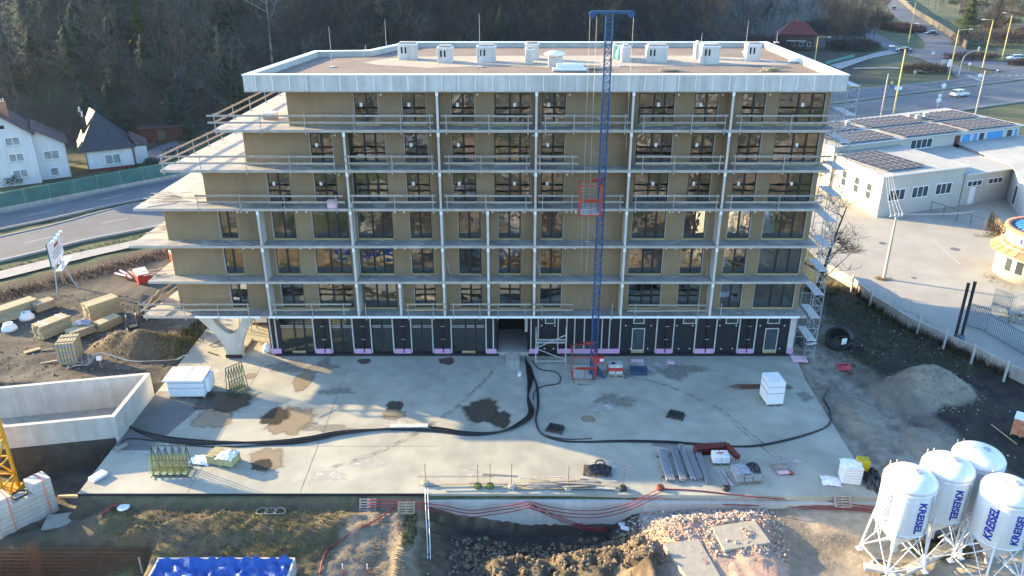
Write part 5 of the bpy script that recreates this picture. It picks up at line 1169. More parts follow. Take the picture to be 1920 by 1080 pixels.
# ================================================================ foreground
def fscat(x0, x1, y0, y1): return inbox(x0, x1, y0, y1)
tufts('grass', 'grass', 1000, inbox(-24.5, -10.2, -21.6, -17.7), (.05, .22), 6, .016); tufts('grass', 'leaf_green', 600, inbox(-18, -10.6, -21.8, -18.0), (.05, .25), 7, .018)
tufts('dry_grass', 'grass_dry', 3000, inbox(-25, -10.2, -21.6, -17.6), (.06, .3), 8, .012); tufts('grass', 'grass', 300, inell(-6.0, -19.5, .4, 2.2), (.1, .3), 9, .02)
scatter('soil_clods', 'soil_clod', 1500, inbox(-26, -6, -22, -17.6), (.015, .09), 10)
scatter('soil_clods', 'soil_clod', 3600, inbox(-3.6, 7.8, -22.5, -18.4), (.02, .30), 11); scatter('pale_stones', 'rubble_grey', 350, inbox(-5, 8, -21, -17.6), (.015, .07), 12)
scatter('rubble', 'rubble_pink', 2200, inbox(6.2, 16, -22.6, -18.8), (.02, .16), 19); scatter('soil_clods', 'soil_clod', 1300, inbox(5.5, 9.0, -22.6, -18.6), (.02, .2), 20); scatter('rubble', 'rubble_pink', 5200, lambda rg: (8.4+rg.random()**1.0*7.3+rg.gauss(0, .4), -17.8-rg.random()*4.6), (.02, .17), 13); scatter('rubble', 'rubble_grey', 2600, lambda rg: (7.6+rg.random()*8+rg.gauss(0, .5), -17.55-abs(rg.gauss(0, .9))), (.02, .20), 14)
scatter('brick_bits', 'brick', 700, lambda rg: (9+rg.random()*7, -17.7-rg.random()*4), (.03, .12), 15); scatter('foam_bits', 'foam_white', 60, inell(9.3, -18.2, 1.0, .9), (.06, .28), 16, .3)
scatter('sand_crumbs', 'concrete_old', 1200, inbox(15, 24, -22.5, -17.8), (.012, .06), 17)
# loose concrete slabs on the rubble
def cslab(label, pts, z, th):
    P = [G(x, y, z) for x, y in pts]; c = P[0]; t = thing('concrete_plate', label, 'concrete plate', c, 0, 'old concrete plates')
    o = MB(c).prism([(p.x, p.y) for p in P], z-th, z).build('plate', 'concrete_old', t); bevel(o, .025, 2)
    d = P[3]-P[2]
    for k in (.25, .7): q = P[2]+d*k; MB(c).box(q.x-.05, q.x+.05, q.y-.03, q.y+.03, z-.16, z-.08).build('lifting_eye', 'rust', t)
cslab('square old concrete plate lying on the rubble in front of the yard wall', [(1334, 987), (1415, 975), (1446, 1017), (1358, 1032)], .05, .32)
cslab('long old concrete plate tilting out of the bottom edge of the rubble', [(1244, 1020), (1310, 1010), (1352, 1082), (1296, 1095)], -.05, .4)
for i, (px, py, a) in enumerate(((1168, 985, .4), (1178, 975, -.5), (1160, 972, 1.2), (1172, 993, -.2), (1163, 962, .2))):
    t = gh(px, py, .1); o = MB().obox((0, 0, 0), (.55, .28, .08), 0).build('foam_board', 'foam_white'); o.location = t; o.rotation_euler = (.2, .15, a); tag(o, f'white foam board scrap on the rubble, {["middle","upper right","left","lowest","topmost"][i]} of five', 'foam board', 'white foam scraps')
# red hoses
def hose(label, pts, r=.055, n=5): 
    o = MB().tube(smooth_path(pts, 6), r, n).build('hose', 'red_hose', smooth=True); return tag(o, label, 'hose', 'red supply hoses')
wy = -17.75
for k in range(3):
    d = Vector((0, -.06*k, -.10*k)); w_ = ('upper', 'middle', 'lower')[k]
    hose(f'red hose sagging along the pale yard wall left of its hook, {w_} strand', [F(x, y+k*2.5, wy)+d for x, y in ((690, 938), (760, 940), (830, 948), (880, 957), (920, 953), (960, 947), (993, 939))], .032)
    hose(f'red hose drooping right from the hook on the yard wall, {w_} strand', [F(x, y+k*3, wy)+d for x, y in ((993, 940), (1030, 950), (1080, 957), (1130, 956), (1180, 943), (1225, 922), (1240, 916))], .03)
    hose(f'red hose running straight down from the hook into the pit, {w_} strand', [F(x, y, wy-.1)+d for x, y in ((993, 943), (1040, 965), (1090, 984), (1135, 992))], .03)
    hose(f'red hose along the foot of the right yard edge, {w_} strand', [gh(x, y+k*3, .12) for x, y in ((1130, 994), (1160, 975), (1200, 958), (1240, 945), (1300, 940), (1380, 944), (1450, 946), (1530, 951), (1600, 954), (1648, 960))], .032)
    hose(f'red hose running along the foot of the left yard edge, {w_} strand', [gh(x, y+k*2.5, .1) for x, y in ((190, 966), (215, 950), (260, 944), (350, 944), (450, 942), (560, 939), (650, 940), (740, 941), (830, 950))], .028)
hose('red hose from the yard edge pole along the right slab edge', [G(x, y, .05) for x, y in ((1238, 917), (1280, 918), (1320, 921), (1380, 928), (1440, 934))]+[gh(x, y, .2) for x, y in ((1500, 942), (1560, 946), (1648, 957))], .04)
hose('red hose crossing the tracked ground towards the lower left', [gh(x, y, .08) for x, y in ((745, 950), (720, 968), (690, 985), (655, 1003), (640, 1015), (617, 1030), (606, 1050), (600, 1078))], .045)
hose('thin red hose snaking through the dark pit', [gh(x, y, .06) for x, y in ((930, 1015), (890, 1035), (860, 1050), (835, 1062), (828, 1080))], .03)
hose('red hose down the pit side near the left end of the wall', [gh(x, y, .15) for x, y in ((835, 952), (870, 972), (910, 985), (960, 991), (1040, 993), (1130, 994))], .05)
# pallets leaning on the edge
for i, (px, py, rx, lab, mt_) in enumerate(((674, 957, 1.0, 'small grey pallet leaning on the black yard edge', 'wood_grey'), (746, 963, 1.0, 'pale pallet leaning on the yard edge at the end of the black band', 'wood'), (1564, 952, .95, 'grey pallet leaning on the yard edge at the right', 'wood_grey'))):
    p = gh(px, py); t = thing('pallet', lab, 'pallet', p, 0, 'pallets leaning on the yard edge'); pallet_parts(t, 0, 0, 0, 1.1, .85, mt_); t.rotation_euler = (rx, 0, 0)
    t.scale = (.95, .85, 1)
# white post and cables at the wall end
t = thing('site_cable', 'pair of white cables dropping over the yard corner to the ground', 'cable', gh(800, 1060)); 
for dx in (0, 5): MB(t.location).tube(smooth_path([F(797+dx, 915, -17.3), F(798+dx, 950, -17.9), gh(801+dx, 1010, .3), gh(803+dx, 1078, .05)], 6), .025, 5).build('cable_strand', 'foam_white', t)
for px in (644, 690): 
    t = thing('marker_stake', f'red and white marker stake at the bottom edge, {"left" if px < 660 else "right"} one of a pair', 'stake', gh(px, 1078), 0, 'marker stakes'); MB().cyl((0, 0, 0), (0, 0, .45), .035, n=6).build('red_part', 'box_red', t); MB().cyl((0, 0, .451), (0, 0, .8), .035, n=6).build('white_part', 'foam_white', t)
m = MB()
for k in range(2):
    for i in range(26):
        p = gh(705+45*k-1.0*i*.3+rg.uniform(-3, 3), 965+4.4*i); m.obox((p.x, p.y, height(p.x, p.y)+.012), (.30, .045, .03), .15*(1 if i % 2 else -1)); m.obox((p.x+.3, p.y, height(p.x+.3, p.y)+.012), (.22, .045, .03), -.2)
struct(m.build('track_prints', 'soil_clod'), 'stuff')
# ---------------------------------------------------------------- tower crane foot at the left edge
cb = G(-2, 925, -1.9); t = thing('tower_crane', 'yellow lattice tower crane mast at the left edge', 'tower crane', (cb.x, cb.y, cb.z))
p0 = G(16, 945, -1.9)
m = MB(t.location); hx = p0.x-.75
lattice(m, hx, p0.y+.6, -1.9, 6.5, 1.5, .085, 1.3); m.build('mast', 'crane_yellow', t); bevel(MB(t.location).box(hx-1.2, hx+.9, p0.y-.4, p0.y+1.8, -2.0, -1.5).build('base', 'crane_yellow', t), .05)
bevel(MB(t.location).box(hx-1.0, hx+.5, p0.y-.9, p0.y-.45, -1.6, -.3).build('cabinet', 'foam_white', t), .03)
# counterweight blocks with orange straps
q0 = G(2, 1012, -1.9); t = thing('counterweight_stack', 'tall stack of grey concrete counterweight blocks with orange straps', 'counterweights', (q0.x, q0.y, -1.95), R(52))
for i in range(6):
    L = 3.5; bevel(MB().box(0, L, 0, 1.15, .02+i*.33, .02+i*.33+.315).build('block', 'concrete_slab', t), .02)
for x in (0.0, L-1.15): 
    for i in (6, 7): bevel(MB().box(x, x+1.15, 0, 1.15, .02+i*.33, .02+i*.33+.315).build('block', 'concrete_white', t), .02)
for x in (.9, L-.5): m = MB(); m.box(x, x+.06, -.012, -.004, .0, 2.65); m.box(x, x+.06, -.012, 1.162, 2.665, 2.675); m.build('strap', 'orange_strap', t)
m = MB(); m.tube([Vector((1.75+.42*math.cos(a), .58+.42*math.sin(a), 2.10+.03*math.sin(3*a))) for a in [i*2*math.pi/22 for i in range(23)]], .06, 6); o = m.build('cable_coil', 'black_rubber', None, True); o.location = t.location; o.rotation_euler = t.rotation_euler; tag(o, 'black cable coil lying on the counterweight blocks', 'coil')
t = thing('rubber_drum', 'black drum standing below the counterweight stack', 'drum', gh(25, 1035, 0)); bevel(MB().lathe([(.32, 0), (.34, .4), (.36, .45), (.30, .5)], 18).build('drum_body', 'black_rubber', t), .02); MB().lathe([(.37, .2), (.385, .22), (.37, .24)], 18).build('drum_rib', 'black_rubber', t)
t = thing('pallet_plate', 'broad pale concrete plate beside the counterweights', 'plate', gh(128, 978, .05), R(12), 'old concrete plates'); bevel(MB().box(-1.4, 1.7, -.7, .8, -.1, .08).build('plate', 'concrete_old', t), .03); MB().box(-1.42, 1.72, -.74, -.705, -.1, .0).build('steel_edge', 'rust', t); MB().add([(1.3, -.3, .09), (1.9, .2, .09), (1.75, .25, .7), (1.5, .1, .8)], [(0, 1, 2, 3)]).build('angle_sheet', 'wood', t)
loose('long pale timber lying behind the counterweights', gh(112, 935, .2), gh(168, 935, .2), .2, .15, 'wood', 'loose boards by the timber store')
# rebar mesh and blue tarpaulin at the bottom edge
t = thing('rebar_cage', 'rusty reinforcement mesh standing at the bottom left corner', 'rebar mesh', G(-20, 1075, -1.2)); off = t.location
m = MB(off); x0, x1 = F(-20, 1060, -20.6).x, F(278, 1060, -20.6).x
zt_, zb_ = F(100, 1036, -20.6).z, F(100, 1090, -20.6).z
for y_, dz in ((-20.6, 0), (-20.25, .0)):
    for i in range(9): z_ = zb_+(zt_-zb_)*i/8; MB(off).cyl((x0, y_, z_), (x1, y_, z_), .012, n=5).build('long_bar', 'rust', t)
    for i in range(90): x_ = x0+(x1-x0)*i/89; m.bar((x_, y_+.015, zb_-.3), (x_, y_+.015, zt_+.10), .016, .016)
struct(m.build('upright_bars', 'rust', t), 'stuff')
m = MB(off)
for i in range(9):
    for j in range(2): m.bar((F(48+i*2.9, 1060, -20.9).x, -20.9+j*.3, zb_-.3), (F(38+i*2.9, 1010, -20.9).x, -20.9+j*.3, zt_+.8), .018, .018)
struct(m.build('starter_bars', 'rust', t), 'stuff')
for px in (88, 268):
    loose(f'slim board standing upright in the reinforcement, {"left" if px < 100 else "right"} one', gh(px, 1076, -.1), gh(px, 1076, 0)+Vector((-.1, .15, 1.1)), .12, .05, 'wood_grey', 'loose boards by the timber store')
p = G(420, 1085, -.55); t = thing('blue_tarpaulin', 'bright blue tarpaulin spread over a formwork box at the bottom edge', 'tarpaulin', p)
a = G(300, 1052, -.55); b = G(548, 1052, -.55); cx = (a.x+b.x)/2; off = p; W = (b.x-a.x)/2
rg = random.Random(3); m = MB(off); NX, NY = 46, 16; vs = []; fs = []
for j in range(NY+1):
    for i in range(NX+1):
        u, v = i/NX*2-1, j/NY; x = cx+u*W*(1.0+.02*math.sin(9*v)); y = a.y-v*2.6
        z = -.50-.34*sstep(.0, .22, v)*(1-.3*abs(u)**3)+.34*abs(fbm(u*4+v*2, v*3-u, 1.0, 5))+.26*fbm(u*9-v*3, v*7, 1, 8)+(.12 if v < .04 or abs(u) > .97 else 0)
        vs.append((x, y, z))
for j in range(NY):
    for i in range(NX): k = j*(NX+1)+i; fs.append((k, k+1, k+NX+2, k+NX+1))
m.add(vs, fs); m.build('sheet', 'blue_tarp', t, True)
for nm, bx in (('box_side', (cx-W-.14, cx+W+.14, a.y+.03, a.y+.15, -2.2, -.42)), ('box_side', (cx-W-.14, cx-W-.03, a.y-2.8, a.y+.03, -2.2, -.45)), ('box_side', (cx+W+.05, cx+W+.17, a.y-2.8, a.y+.03, -2.2, -.42))): MB(off).box(*bx).build(nm, 'concrete_white' if nm == 'box_side' else 'wood', t)
t = thing('white_disc', 'white round lid lying by the left end of the red hoses', 'lid', gh(232, 953, .05)); MB().lathe([(.36, 0), (.38, .03), (.34, .07), (.1, .08)], 20).build('disc', 'foam_white', t); MB().cyl((0, 0, .08), (0, 0, .11), .05, n=8).build('knob', 'foam_white', t)
m = MB(); c = gh(500, 962, .06); 
for k in range(3): m.tube([c+Vector((.55*k-.3+.35*math.cos(a), .3*math.sin(a), .02+.1*abs(math.sin(a)))) for a in [i*2*math.pi/18 for i in range(19)]], .014, 4)
o = m.build('wire_coils', 'sheet_pale', smooth=True); tag(o, 'loose pale wire loops lying on the grass bank', 'wire')
# ================================================================ silos
def text_mesh(body, size, shear=.25, ext=.004):
    c = bpy.data.curves.new('t', 'FONT'); c.body = body; c.size = size; c.shear = shear; c.extrude = ext; c.offset = size*.035; c.align_x = 'CENTER'; c.align_y = 'CENTER'
    o = bpy.data.objects.new('t', c); COL.objects.link(o); dg = bpy.context.evaluated_depsgraph_get(); me = bpy.data.meshes.new_from_object(o.evaluated_get(dg)); bpy.data.objects.remove(o); me.materials.clear(); return me
RS = 1.36
def cutup(me):
    b = bmesh.new(); b.from_mesh(me); bmesh.ops.subdivide_edges(b, edges=[e for e in b.edges if e.calc_length() > .09], cuts=3, use_grid_fill=True); bmesh.ops.triangulate(b, faces=b.faces[:]); b.to_mesh(me); b.free(); return me
def silo(label, loc, rz, letters):
    t = thing('mortar_silo', label, 'silo', loc, rz, 'white dry mortar silos')
    z0, z1, zt = 2.75, 5.55, 6.25
    b = MB().lathe([(.16, 1.15), (.20, 1.3), (RS*.98, z0), (RS, z0+.04), (RS, z1)], 40).build('drum', 'silo_white', t, True)
    e = b.modifiers.new('split', 'EDGE_SPLIT'); e.split_angle = R(35)
    MB().lathe([(RS+.02, z1-.0), (RS+.02, z1+.10), (RS*.96, z1+.24), (RS*.82, z1+.42), (RS*.5, z1+.58), (.12, z1+.65)], 40).build('dome', 'silo_white', t, True)
    r = MB()
    for zz in (z0+.05, z1-.16): r.lathe([(RS+.004, zz-.03), (RS+.03, zz-.025), (RS+.03, zz+.025), (RS+.004, zz+.03)], 40)
    r.build('hoop', 'silo_white', t, True)
    MB().cyl((.25, -.15, z1+.60), (.25, -.15, z1+.70), .18, n=14).build('hatch', 'galv', t); MB().cyl((-.35, .25, z1+.55), (-.35, .25, z1+.66), .12, n=12).build('hatch', 'silo_white', t)
    MB().cyl((0, 0, .75), (0, 0, 1.2), .2, n=12).build('outlet', 'galv', t)
    s = 1.10; sb = 1.22
    for i, (x, y) in enumerate(((-1, -1), (1, -1), (1, 1), (-1, 1))): MB().cyl((x*sb, y*sb, .08), (x*s*.86, y*s*.86, z0+.35), .055, n=8).build('leg', 'silo_white', t); MB().box(x*sb-.16, x*sb+.16, y*sb-.16, y*sb+.16, .0, .08).build('foot_plate', 'silo_white', t)
    def at(i, k): x, y = ((-1, -1), (1, -1), (1, 1), (-1, 1))[i % 4]; q = sb+(s*.86-sb)*k; return Vector((x*q, y*q, .08+(z0+.27)*k))
    for i in range(4):
        m = MB(); m.cyl(at(i, .08), at(i+1, .9), .032, n=6); m.cyl(at(i+1, .08), at(i, .9), .032, n=6); m.build('brace', 'silo_white', t); MB().cyl(at(i, .1), at(i+1, .1), .04, n=6).build('tie', 'silo_white', t)
    m = MB()
    for dx in (-.2, .2): m.cyl((RS*.0+dx, RS+.12, .6), (dx, RS+.12, z1+.3), .02, n=5)
    for i in range(16): m.cyl((-.2, RS+.12, .8+i*.3), (.2, RS+.12, .8+i*.3), .014, n=5)
    m.build('ladder', 'silo_white', t)
    sm = MB()
    for k in range(3): a = R(40+120*k); sm.bar((RS*1.004*math.cos(a), RS*1.004*math.sin(a), z0+.08), (RS*1.004*math.cos(a), RS*1.004*math.sin(a), z1-.2), .02, .02)
    sm.lathe([(RS+.002, (z0+z1)/2+.9), (RS+.010, (z0+z1)/2+.91), (RS+.002, (z0+z1)/2+.92)], 40, (0, 0, 0), False); sm.build('weld_seam', 'silo_white', t)
    a = R(-70); MB().tube(smooth_path([((RS+.06)*math.cos(a), (RS+.06)*math.sin(a), z1-.1), ((RS+.08)*math.cos(a), (RS+.08)*math.sin(a), z0+.6), (RS*.9*math.cos(a), RS*.9*math.sin(a), z0-.5), (.45*math.cos(a), .45*math.sin(a), 1.0)], 5), .035, 6).build('filler_pipe', 'zinc', t, True)
    a0 = R(-60); m = MB(); m.add([((RS+.014)*math.cos(a0+s_*.10), (RS+.014)*math.sin(a0+s_*.10), z) for s_, z in ((-1, z0+.15), (1, z0+.15), (1, z0+.38), (-1, z0+.38))], [(0, 1, 2, 3)]); m.build('label_plate', 'sign_yellow', t)
    for ang, mt_, fl in letters:
        me = cutup(text_mesh('KREISEL', .60)); me2 = me; up = (z0+z1)/2-.05
        for v in me2.vertices:                       # reading upwards, wrapped round the drum
            along, across, dep = v.co.x, v.co.y, v.co.z; a = ang - fl*across/RS
            v.co = ((RS+.012+dep)*math.cos(a), (RS+.012+dep)*math.sin(a), up+fl*along*.98)
        o = link('lettering', me2, mt_, t)
    return t
SPOS = []
for (x_, y_) in ((21.75, -22.3), (24.35, -21.2), (26.55, -20.25), (26.55, -23.3)): SPOS.append(Vector((x_, y_, -.55)))
# letters read upwards on the left face, downwards on the right; angle is measured on the drum
silo('front left white silo with faded and blue KREISEL lettering', SPOS[0], R(12), ((R(-169), 'letter_faded', 1), (R(-93), 'letter_blue', -1)))
silo('second white silo from the left, behind the faded one', SPOS[1], R(12), ((R(-172), 'letter_faded', 1), (R(-98), 'letter_blue', -1)))
silo('rearmost white silo standing behind the other three', SPOS[2], R(12), ((R(-20), 'letter_blue', 1),))
silo('white silo at the right edge with bold blue lettering', SPOS[3], R(12), ((R(-154), 'letter_blue', 1), (R(-99), 'letter_blue', 1)))
for i, (a, b) in enumerate((((1672, 1085), (1812, 1010)), ((1760, 1035), (1850, 985)), ((1620, 1062), (1700, 1075)))):
    p, q = G(*a, -.5), G(*b, -.5); o = MB().bar(p, q, .5, .22).build('base_beam', 'concrete_white'); bevel(o, .02); tag(o, ['long concrete base beam under the two front silos', 'short concrete base beam behind the right edge silo', 'stub of a base beam at the foot of the front left silo'][i], 'beam', 'silo base beams')
m = MB(); c = gh(1652, 1062, .06)
for k in range(4): m.tube([c+Vector(((.62-.05*k)*math.cos(a), (.5-.04*k)*math.sin(a), .05*k+.03*math.sin(2*a+k))) for a in [i*2*math.pi/30 for i in range(31)]], .035, 6)
o = m.build('hose_coil', 'cloth_grey', smooth=True); tag(o, 'grey hose coiled on the sand at the foot of the front left silo', 'hose coil')
t = thing('mixing_machine', 'dark round machine standing under the silos', 'machine', gh(1750, 1012)); MB().lathe([(.3, 0), (.42, .2), (.42, .55), (.3, .7)], 16).build('tank', 'black_plastic', t); MB().cyl((.3, -.3, .2), (.7, -.5, .4), .14, n=10).build('motor', 'paint_white', t)
tufts('grass', 'leaf_green', 350, inell(25.2, -21.4, 1.8, .8), (.08, .3), 71, .03); tufts('dry_grass', 'grass_dry', 300, inell(25.8, -21.0, 2.2, 1.2), (.1, .35), 72, .025)
# pallet of bricks at the right edge
t = thing('brick_pallet', 'pallet of orange hollow bricks at the right edge', 'brick pallet', G(1893, 815, 0), R(-38)); pallet_parts(t, 0, 0, 0, 1.2, 1.2)
for l in range(5):
    for c in range(5):
        for r_ in range(3): bevel(MB().box(r_*.4+.004, r_*.4+.396, c*.24+.004, c*.24+.236, .15+l*.24+.004, .15+l*.24+.236).build('brick', 'brick_orange', t), .008)
MB().box(-.01, 1.21, -.01, 1.21, 1.351, 1.36).build('foil_top', 'foil_white', t)
loose('pale lath lying in the dark soil at the right', gh(1858, 798, .1), gh(1906, 835, .1), .08, .05, 'wood', 'loose planks')
# ================================================================ right side of the building
t = thing('pipe_coils', 'pile of big black pipe coils at the right corner of the building', 'pipe coils', gh(1568, 655))
for i in range(7):
    m = MB(); m.tube([Vector((.95*math.cos(a), .24*i-.2+.15*math.sin(a*2)*.2, .98+.92*math.sin(a))) for a in [k*2*math.pi/26 for k in range(27)]], .15, 7); o = m.build('coil', 'black_rubber', t, True); o.rotation_euler = (R(-18-6*i), 0, R(-35))
bevel(MB().obox((.35, -.45, 1.0), (.5, .03, .55), .3).build('label_sheet', 'foam_white', t), .004)
m = MB(); c = gh(1578, 690, .06)
for k in range(7): m.tube([c+Vector(((.75-.09*k)*math.cos(a)+.05*k, (.62-.07*k)*math.sin(a), .05+.03*k+.03*math.sin(3*a))) for a in [i*2*math.pi/28 for i in range(29)]], .035, 5)
o = m.build('red_coil', 'red_hose', smooth=True); tag(o, 'flat coil of bright red hose on the soil right of the yard', 'hose coil'); o.data.materials[0] = mat('coil_red', (.62, .07, .09), .45)
loose('white board lying in the shade by the black pipe coils', gh(1513, 648, .1), gh(1530, 645, .1), .3, .04, 'foam_white', 'loose planks')
mat('sand_grey', (.225, .20, .155), .95, .3, 2)
scatter('litter', 'foam_white', 46, inbox(30, 39, -4, 9), (.03, .14), 75, .4); scatter('dirt_stones', 'rubble_grey', 600, inbox(24.5, 37, -14, 14), (.02, .12), 76)
scatter('sand_crumbs', 'sand_grey', 1500, inell(32, -4.4, 4.4, 3.2), (.015, .16), 77); scatter('sand_crumbs', 'sand_grey', 1300, inbox(23.6, 29, -14, 6), (.02, .18), 86, .5)
tufts('grass', 'grass', 1600, inbox(27, 38, -2, 15), (.1, .4), 78, .03); tufts('dry_grass', 'grass_dry', 700, inell(31, 15.5, 1.8, 1.2), (.3, .9), 79, .04); tufts('grass', 'grass', 900, lambda rg: (lambda k: (34.5+5.6*k-rg.random()*1.4, 12-13*k))(rg.random()), (.15, .5), 80, .03)
# low wall with posts beside the lot
wp = [(1552, 512), (1600, 540), (1633, 570), (1700, 612), (1770, 645), (1820, 668), (1890, 703), (1960, 738)]
wq = [G(x, y, 0) for x, y in wp]
t = thing('boundary_wall', 'low weathered concrete boundary wall along the parking lot', 'wall', wq[0]); off = wq[0]
for a, b in zip(wq, wq[1:]):
    n = max(1, round((b-a).length/2.2))
    for i in range(n): p, q = a.lerp(b, i/n), a.lerp(b, (i+1)/n-.004); MB(off).bar(p+Vector((0, 0, .45)), q+Vector((0, 0, .45)), .18, 1.1).build('wall_slab', 'concrete_slab', t)
pp = [G(x, y, 0) for x, y in ((1598, 545), (1633, 572), (1675, 594), (1722, 623), (1771, 651), (1823, 679), (1884, 712))]
for p in pp: MB(off).box(p.x-.24, p.x-.10, p.y-.2, p.y-.06, -.1, 1.75).build('post', 'concrete_white', t)
m = MB(off)
for a, b in zip(pp, pp[1:]):
    for h in (1.25, 1.7): m.bar((a.x-.17, a.y-.13, h), (b.x-.17, b.y-.13, h), .012, .012)
m.build('wire', 'galv', t)
tufts('creeper', 'hedge_brown', 900, lambda rg: (lambda k, i: tuple((wq[i].lerp(wq[i+1], k)+Vector((-.2+rg.random()*.4, -.2, 0)))[:2]))(rg.random(), rg.choice((1, 2, 3, 4, 5))), (.5, 1.25), 81, .03, .35)
# wooden power pole with wires
def wire(label, a, b, sag, r=.012):
    a, b = Vector(a), Vector(b); P = [a.lerp(b, i/12)-Vector((0, 0, sag*4*(i/12)*(1-i/12))) for i in range(13)]; o = MB().tube(P, r, 4).build('overhead_wire', 'sheet_pale'); return tag(o, label, 'wire', 'overhead wires')
p = G(1657, 523, 0); t = thing('power_pole', 'concrete power pole standing in the sunlit parking lot', 'power pole', p); MB().cyl((0, 0, 0), (0, 0, 7.0), .17, .10, n=12).build('pole', 'pole_concrete', t); MB().bar((-.7, -.1, 6.75), (.7, .1, 6.75), .1, .1).build('crossarm', 'galv', t)
for x in (-.6, -.2, .25, .6): MB().cyl((x, x*.15, 6.8), (x, x*.15, 7.0), .05, n=6).build('insulator', 'foam_white', t)
for i, dx in enumerate((-.6, -.2, .25, .6)):
    wire(f'overhead wire from the lot pole towards the white building, {["outermost", "second", "third", "innermost"][i]}', p+Vector((dx, dx*.15, 7.0)), (46.2+.25*i, 38.2, 5.6), .4); wire(f'overhead wire from the lot pole out to the right, {["lowest", "second", "third", "topmost"][i]}', p+Vector((dx, dx*.15, 7.0)), (46+i*.5, 19.0, 6.6+.1*i), .15)
tufts('dry_grass', 'grass_dry', 160, inell(p.x, p.y, .9, .5), (.15, .45), 82, .03); tufts('weeds', 'leaf_green', 260, inell(*G(1850, 442, 0)[:2], 1.6, .6), (.2, .5), 83, .04); tufts('dry_grass', 'grass_dry', 300, inell(*G(1868, 525, 0)[:2], 1.2, 2.4), (.1, .4), 84, .03)
# twin dark posts and steel gate
for i, (px, py) in enumerate(((1787, 649), (1799, 646))):
    t = thing('gate_mast', f'tall dark gate post, {("left", "right")[i]} one of the pair', 'post', G(px, py, 0), 0, 'tall dark gate posts'); MB().box(-.09, .09, -.09, .09, 0, 5.8).build('post', 'frame_dark', t); MB().box(-.2, .2, -.2, .2, 0, .9).build('post_base', 'fence_blue', t); MB().box(-.11, .11, -.11, .11, 5.8, 5.86).build('cap', 'frame_dark', t)
def bars(name, label, a, b, h, n, mt='fence_blue', plinth=0):
    a, b = Vector(a), Vector(b); t = thing(name, label, 'fence' if 'fence' in name else 'gate', a, 0, 'grey blue bar fences'); d = b-a
    m = MB(a)
    for hh in (plinth+.12, h-.15): m.bar(a+Vector((0, 0, hh)), b+Vector((0, 0, hh)), .06, .05)
    m.build('rail', mt, t)
    for i in range(n+1): q = a+d*i/n; MB(a).bar(q+Vector((0, 0, plinth)), q+Vector((0, 0, h)), .05, .035).build('bar', mt, t)
    if plinth: MB(a).bar(a+Vector((0, 0, plinth/2)), b+Vector((0, 0, plinth/2)), .22, plinth).build('plinth', 'fence_blue', t)
bars('bar_gate', 'grey blue bar gate leaf next to the twin dark posts', G(1812, 612, 0), G(1848, 622, 0), 2.3, 12); bars('bar_fence', 'grey blue bar fence running down to the right edge', G(1848, 624, 0), G(1960, 690, 0), 1.9, 34); bars('bar_gate', 'short grey blue gate leaf on a plinth near the round kiosk', G(1858, 578, 0), G(1890, 590, 0), 2.1, 12, 'fence_blue', .55); bars('bar_fence', 'pale bar fence between the kiosk and the right edge', G(1892, 585, 0), G(1950, 560, 0), 1.6, 20, 'galv')
tufts('grass', 'leaf_green', 500, inell(*G(1915, 600, 0)[:2], 2.2, 1.2), (.15, .5), 85, .04)
# round kiosk
kc = G(1876, 546, 0)+Vector((5.9, 4.0, 0)); t = thing('round_kiosk', 'round white kiosk with a blue ribbed roof and red tiled rims at the right edge', 'kiosk', kc)
rk = 4.0
MB().lathe([(rk, 0), (rk, 3.4), (rk-.25, 3.4), (rk-.25, 0)], 40).build('wall', 'render_white', t, True); MB().lathe([(rk-.5, 3.4), (rk-.3, 4.8), (rk-.6, 4.85), (rk-.7, 3.4)], 40).build('drum_wall', 'render_white', t, True)
MB().lathe([(rk-.45, 4.86), (rk-.1, 4.9), (rk-.15, 5.15), (rk-.7, 5.2), (rk-.7, 4.9)], 40, (0, 0, 0), False).build('tile_rim', 'brick_orange', t, True); MB().lathe([(rk-.7, 5.0), (.2, 5.9), (.05, 5.95)], 40).build('roof', 'sign_blue', t, True)
for i in range(28): a = i*2*math.pi/28; MB().bar(((rk-.72)*math.cos(a), (rk-.72)*math.sin(a), 5.06), (.3*math.cos(a), .3*math.sin(a), 5.93), .05, .06).build('roof_rib', 'sign_blue', t)
for i in range(26):
    a0, a1 = (i+.04)*2*math.pi/26, (i+.96)*2*math.pi/26; m = MB(); r0, r1 = rk+.75, rk-.4
    P = [(r0*math.cos(a0), r0*math.sin(a0), 2.75), (r0*math.cos(a1), r0*math.sin(a1), 2.75), (r1*math.cos(a1), r1*math.sin(a1), 3.5), (r1*math.cos(a0), r1*math.sin(a0), 3.5)]
    m.add(P+[(x, y, z+.09) for x, y, z in P], [(3,2,1,0),(4,5,6,7),(0,1,5,4),(1,2,6,5),(2,3,7,6),(3,0,4,7)]); m.build('tile', 'brick_orange', t)
for a in (R(212), R(228), R(250), R(268), R(195)): 
    m = MB(); w_ = .17; m.add([((rk+.015)*math.cos(a+s*w_/2), (rk+.015)*math.sin(a+s*w_/2), z) for s, z in ((-1, 1.0), (1, 1.0), (1, 2.3), (-1, 2.3))], [(0, 1, 2, 3)]); m.build('window', 'window_dull', t)
for k, a in enumerate((R(200), R(206), R(212), R(222), R(229), R(236))): m = MB(); m.add([((rk-.28)*math.cos(a+s*.035), (rk-.28)*math.sin(a+s*.035), z) for s, z in ((-1, 3.9), (1, 3.9), (1, 4.5), (-1, 4.5))], [(0, 1, 2, 3)]); m.build('sign_mark', 'letter_faded', t)
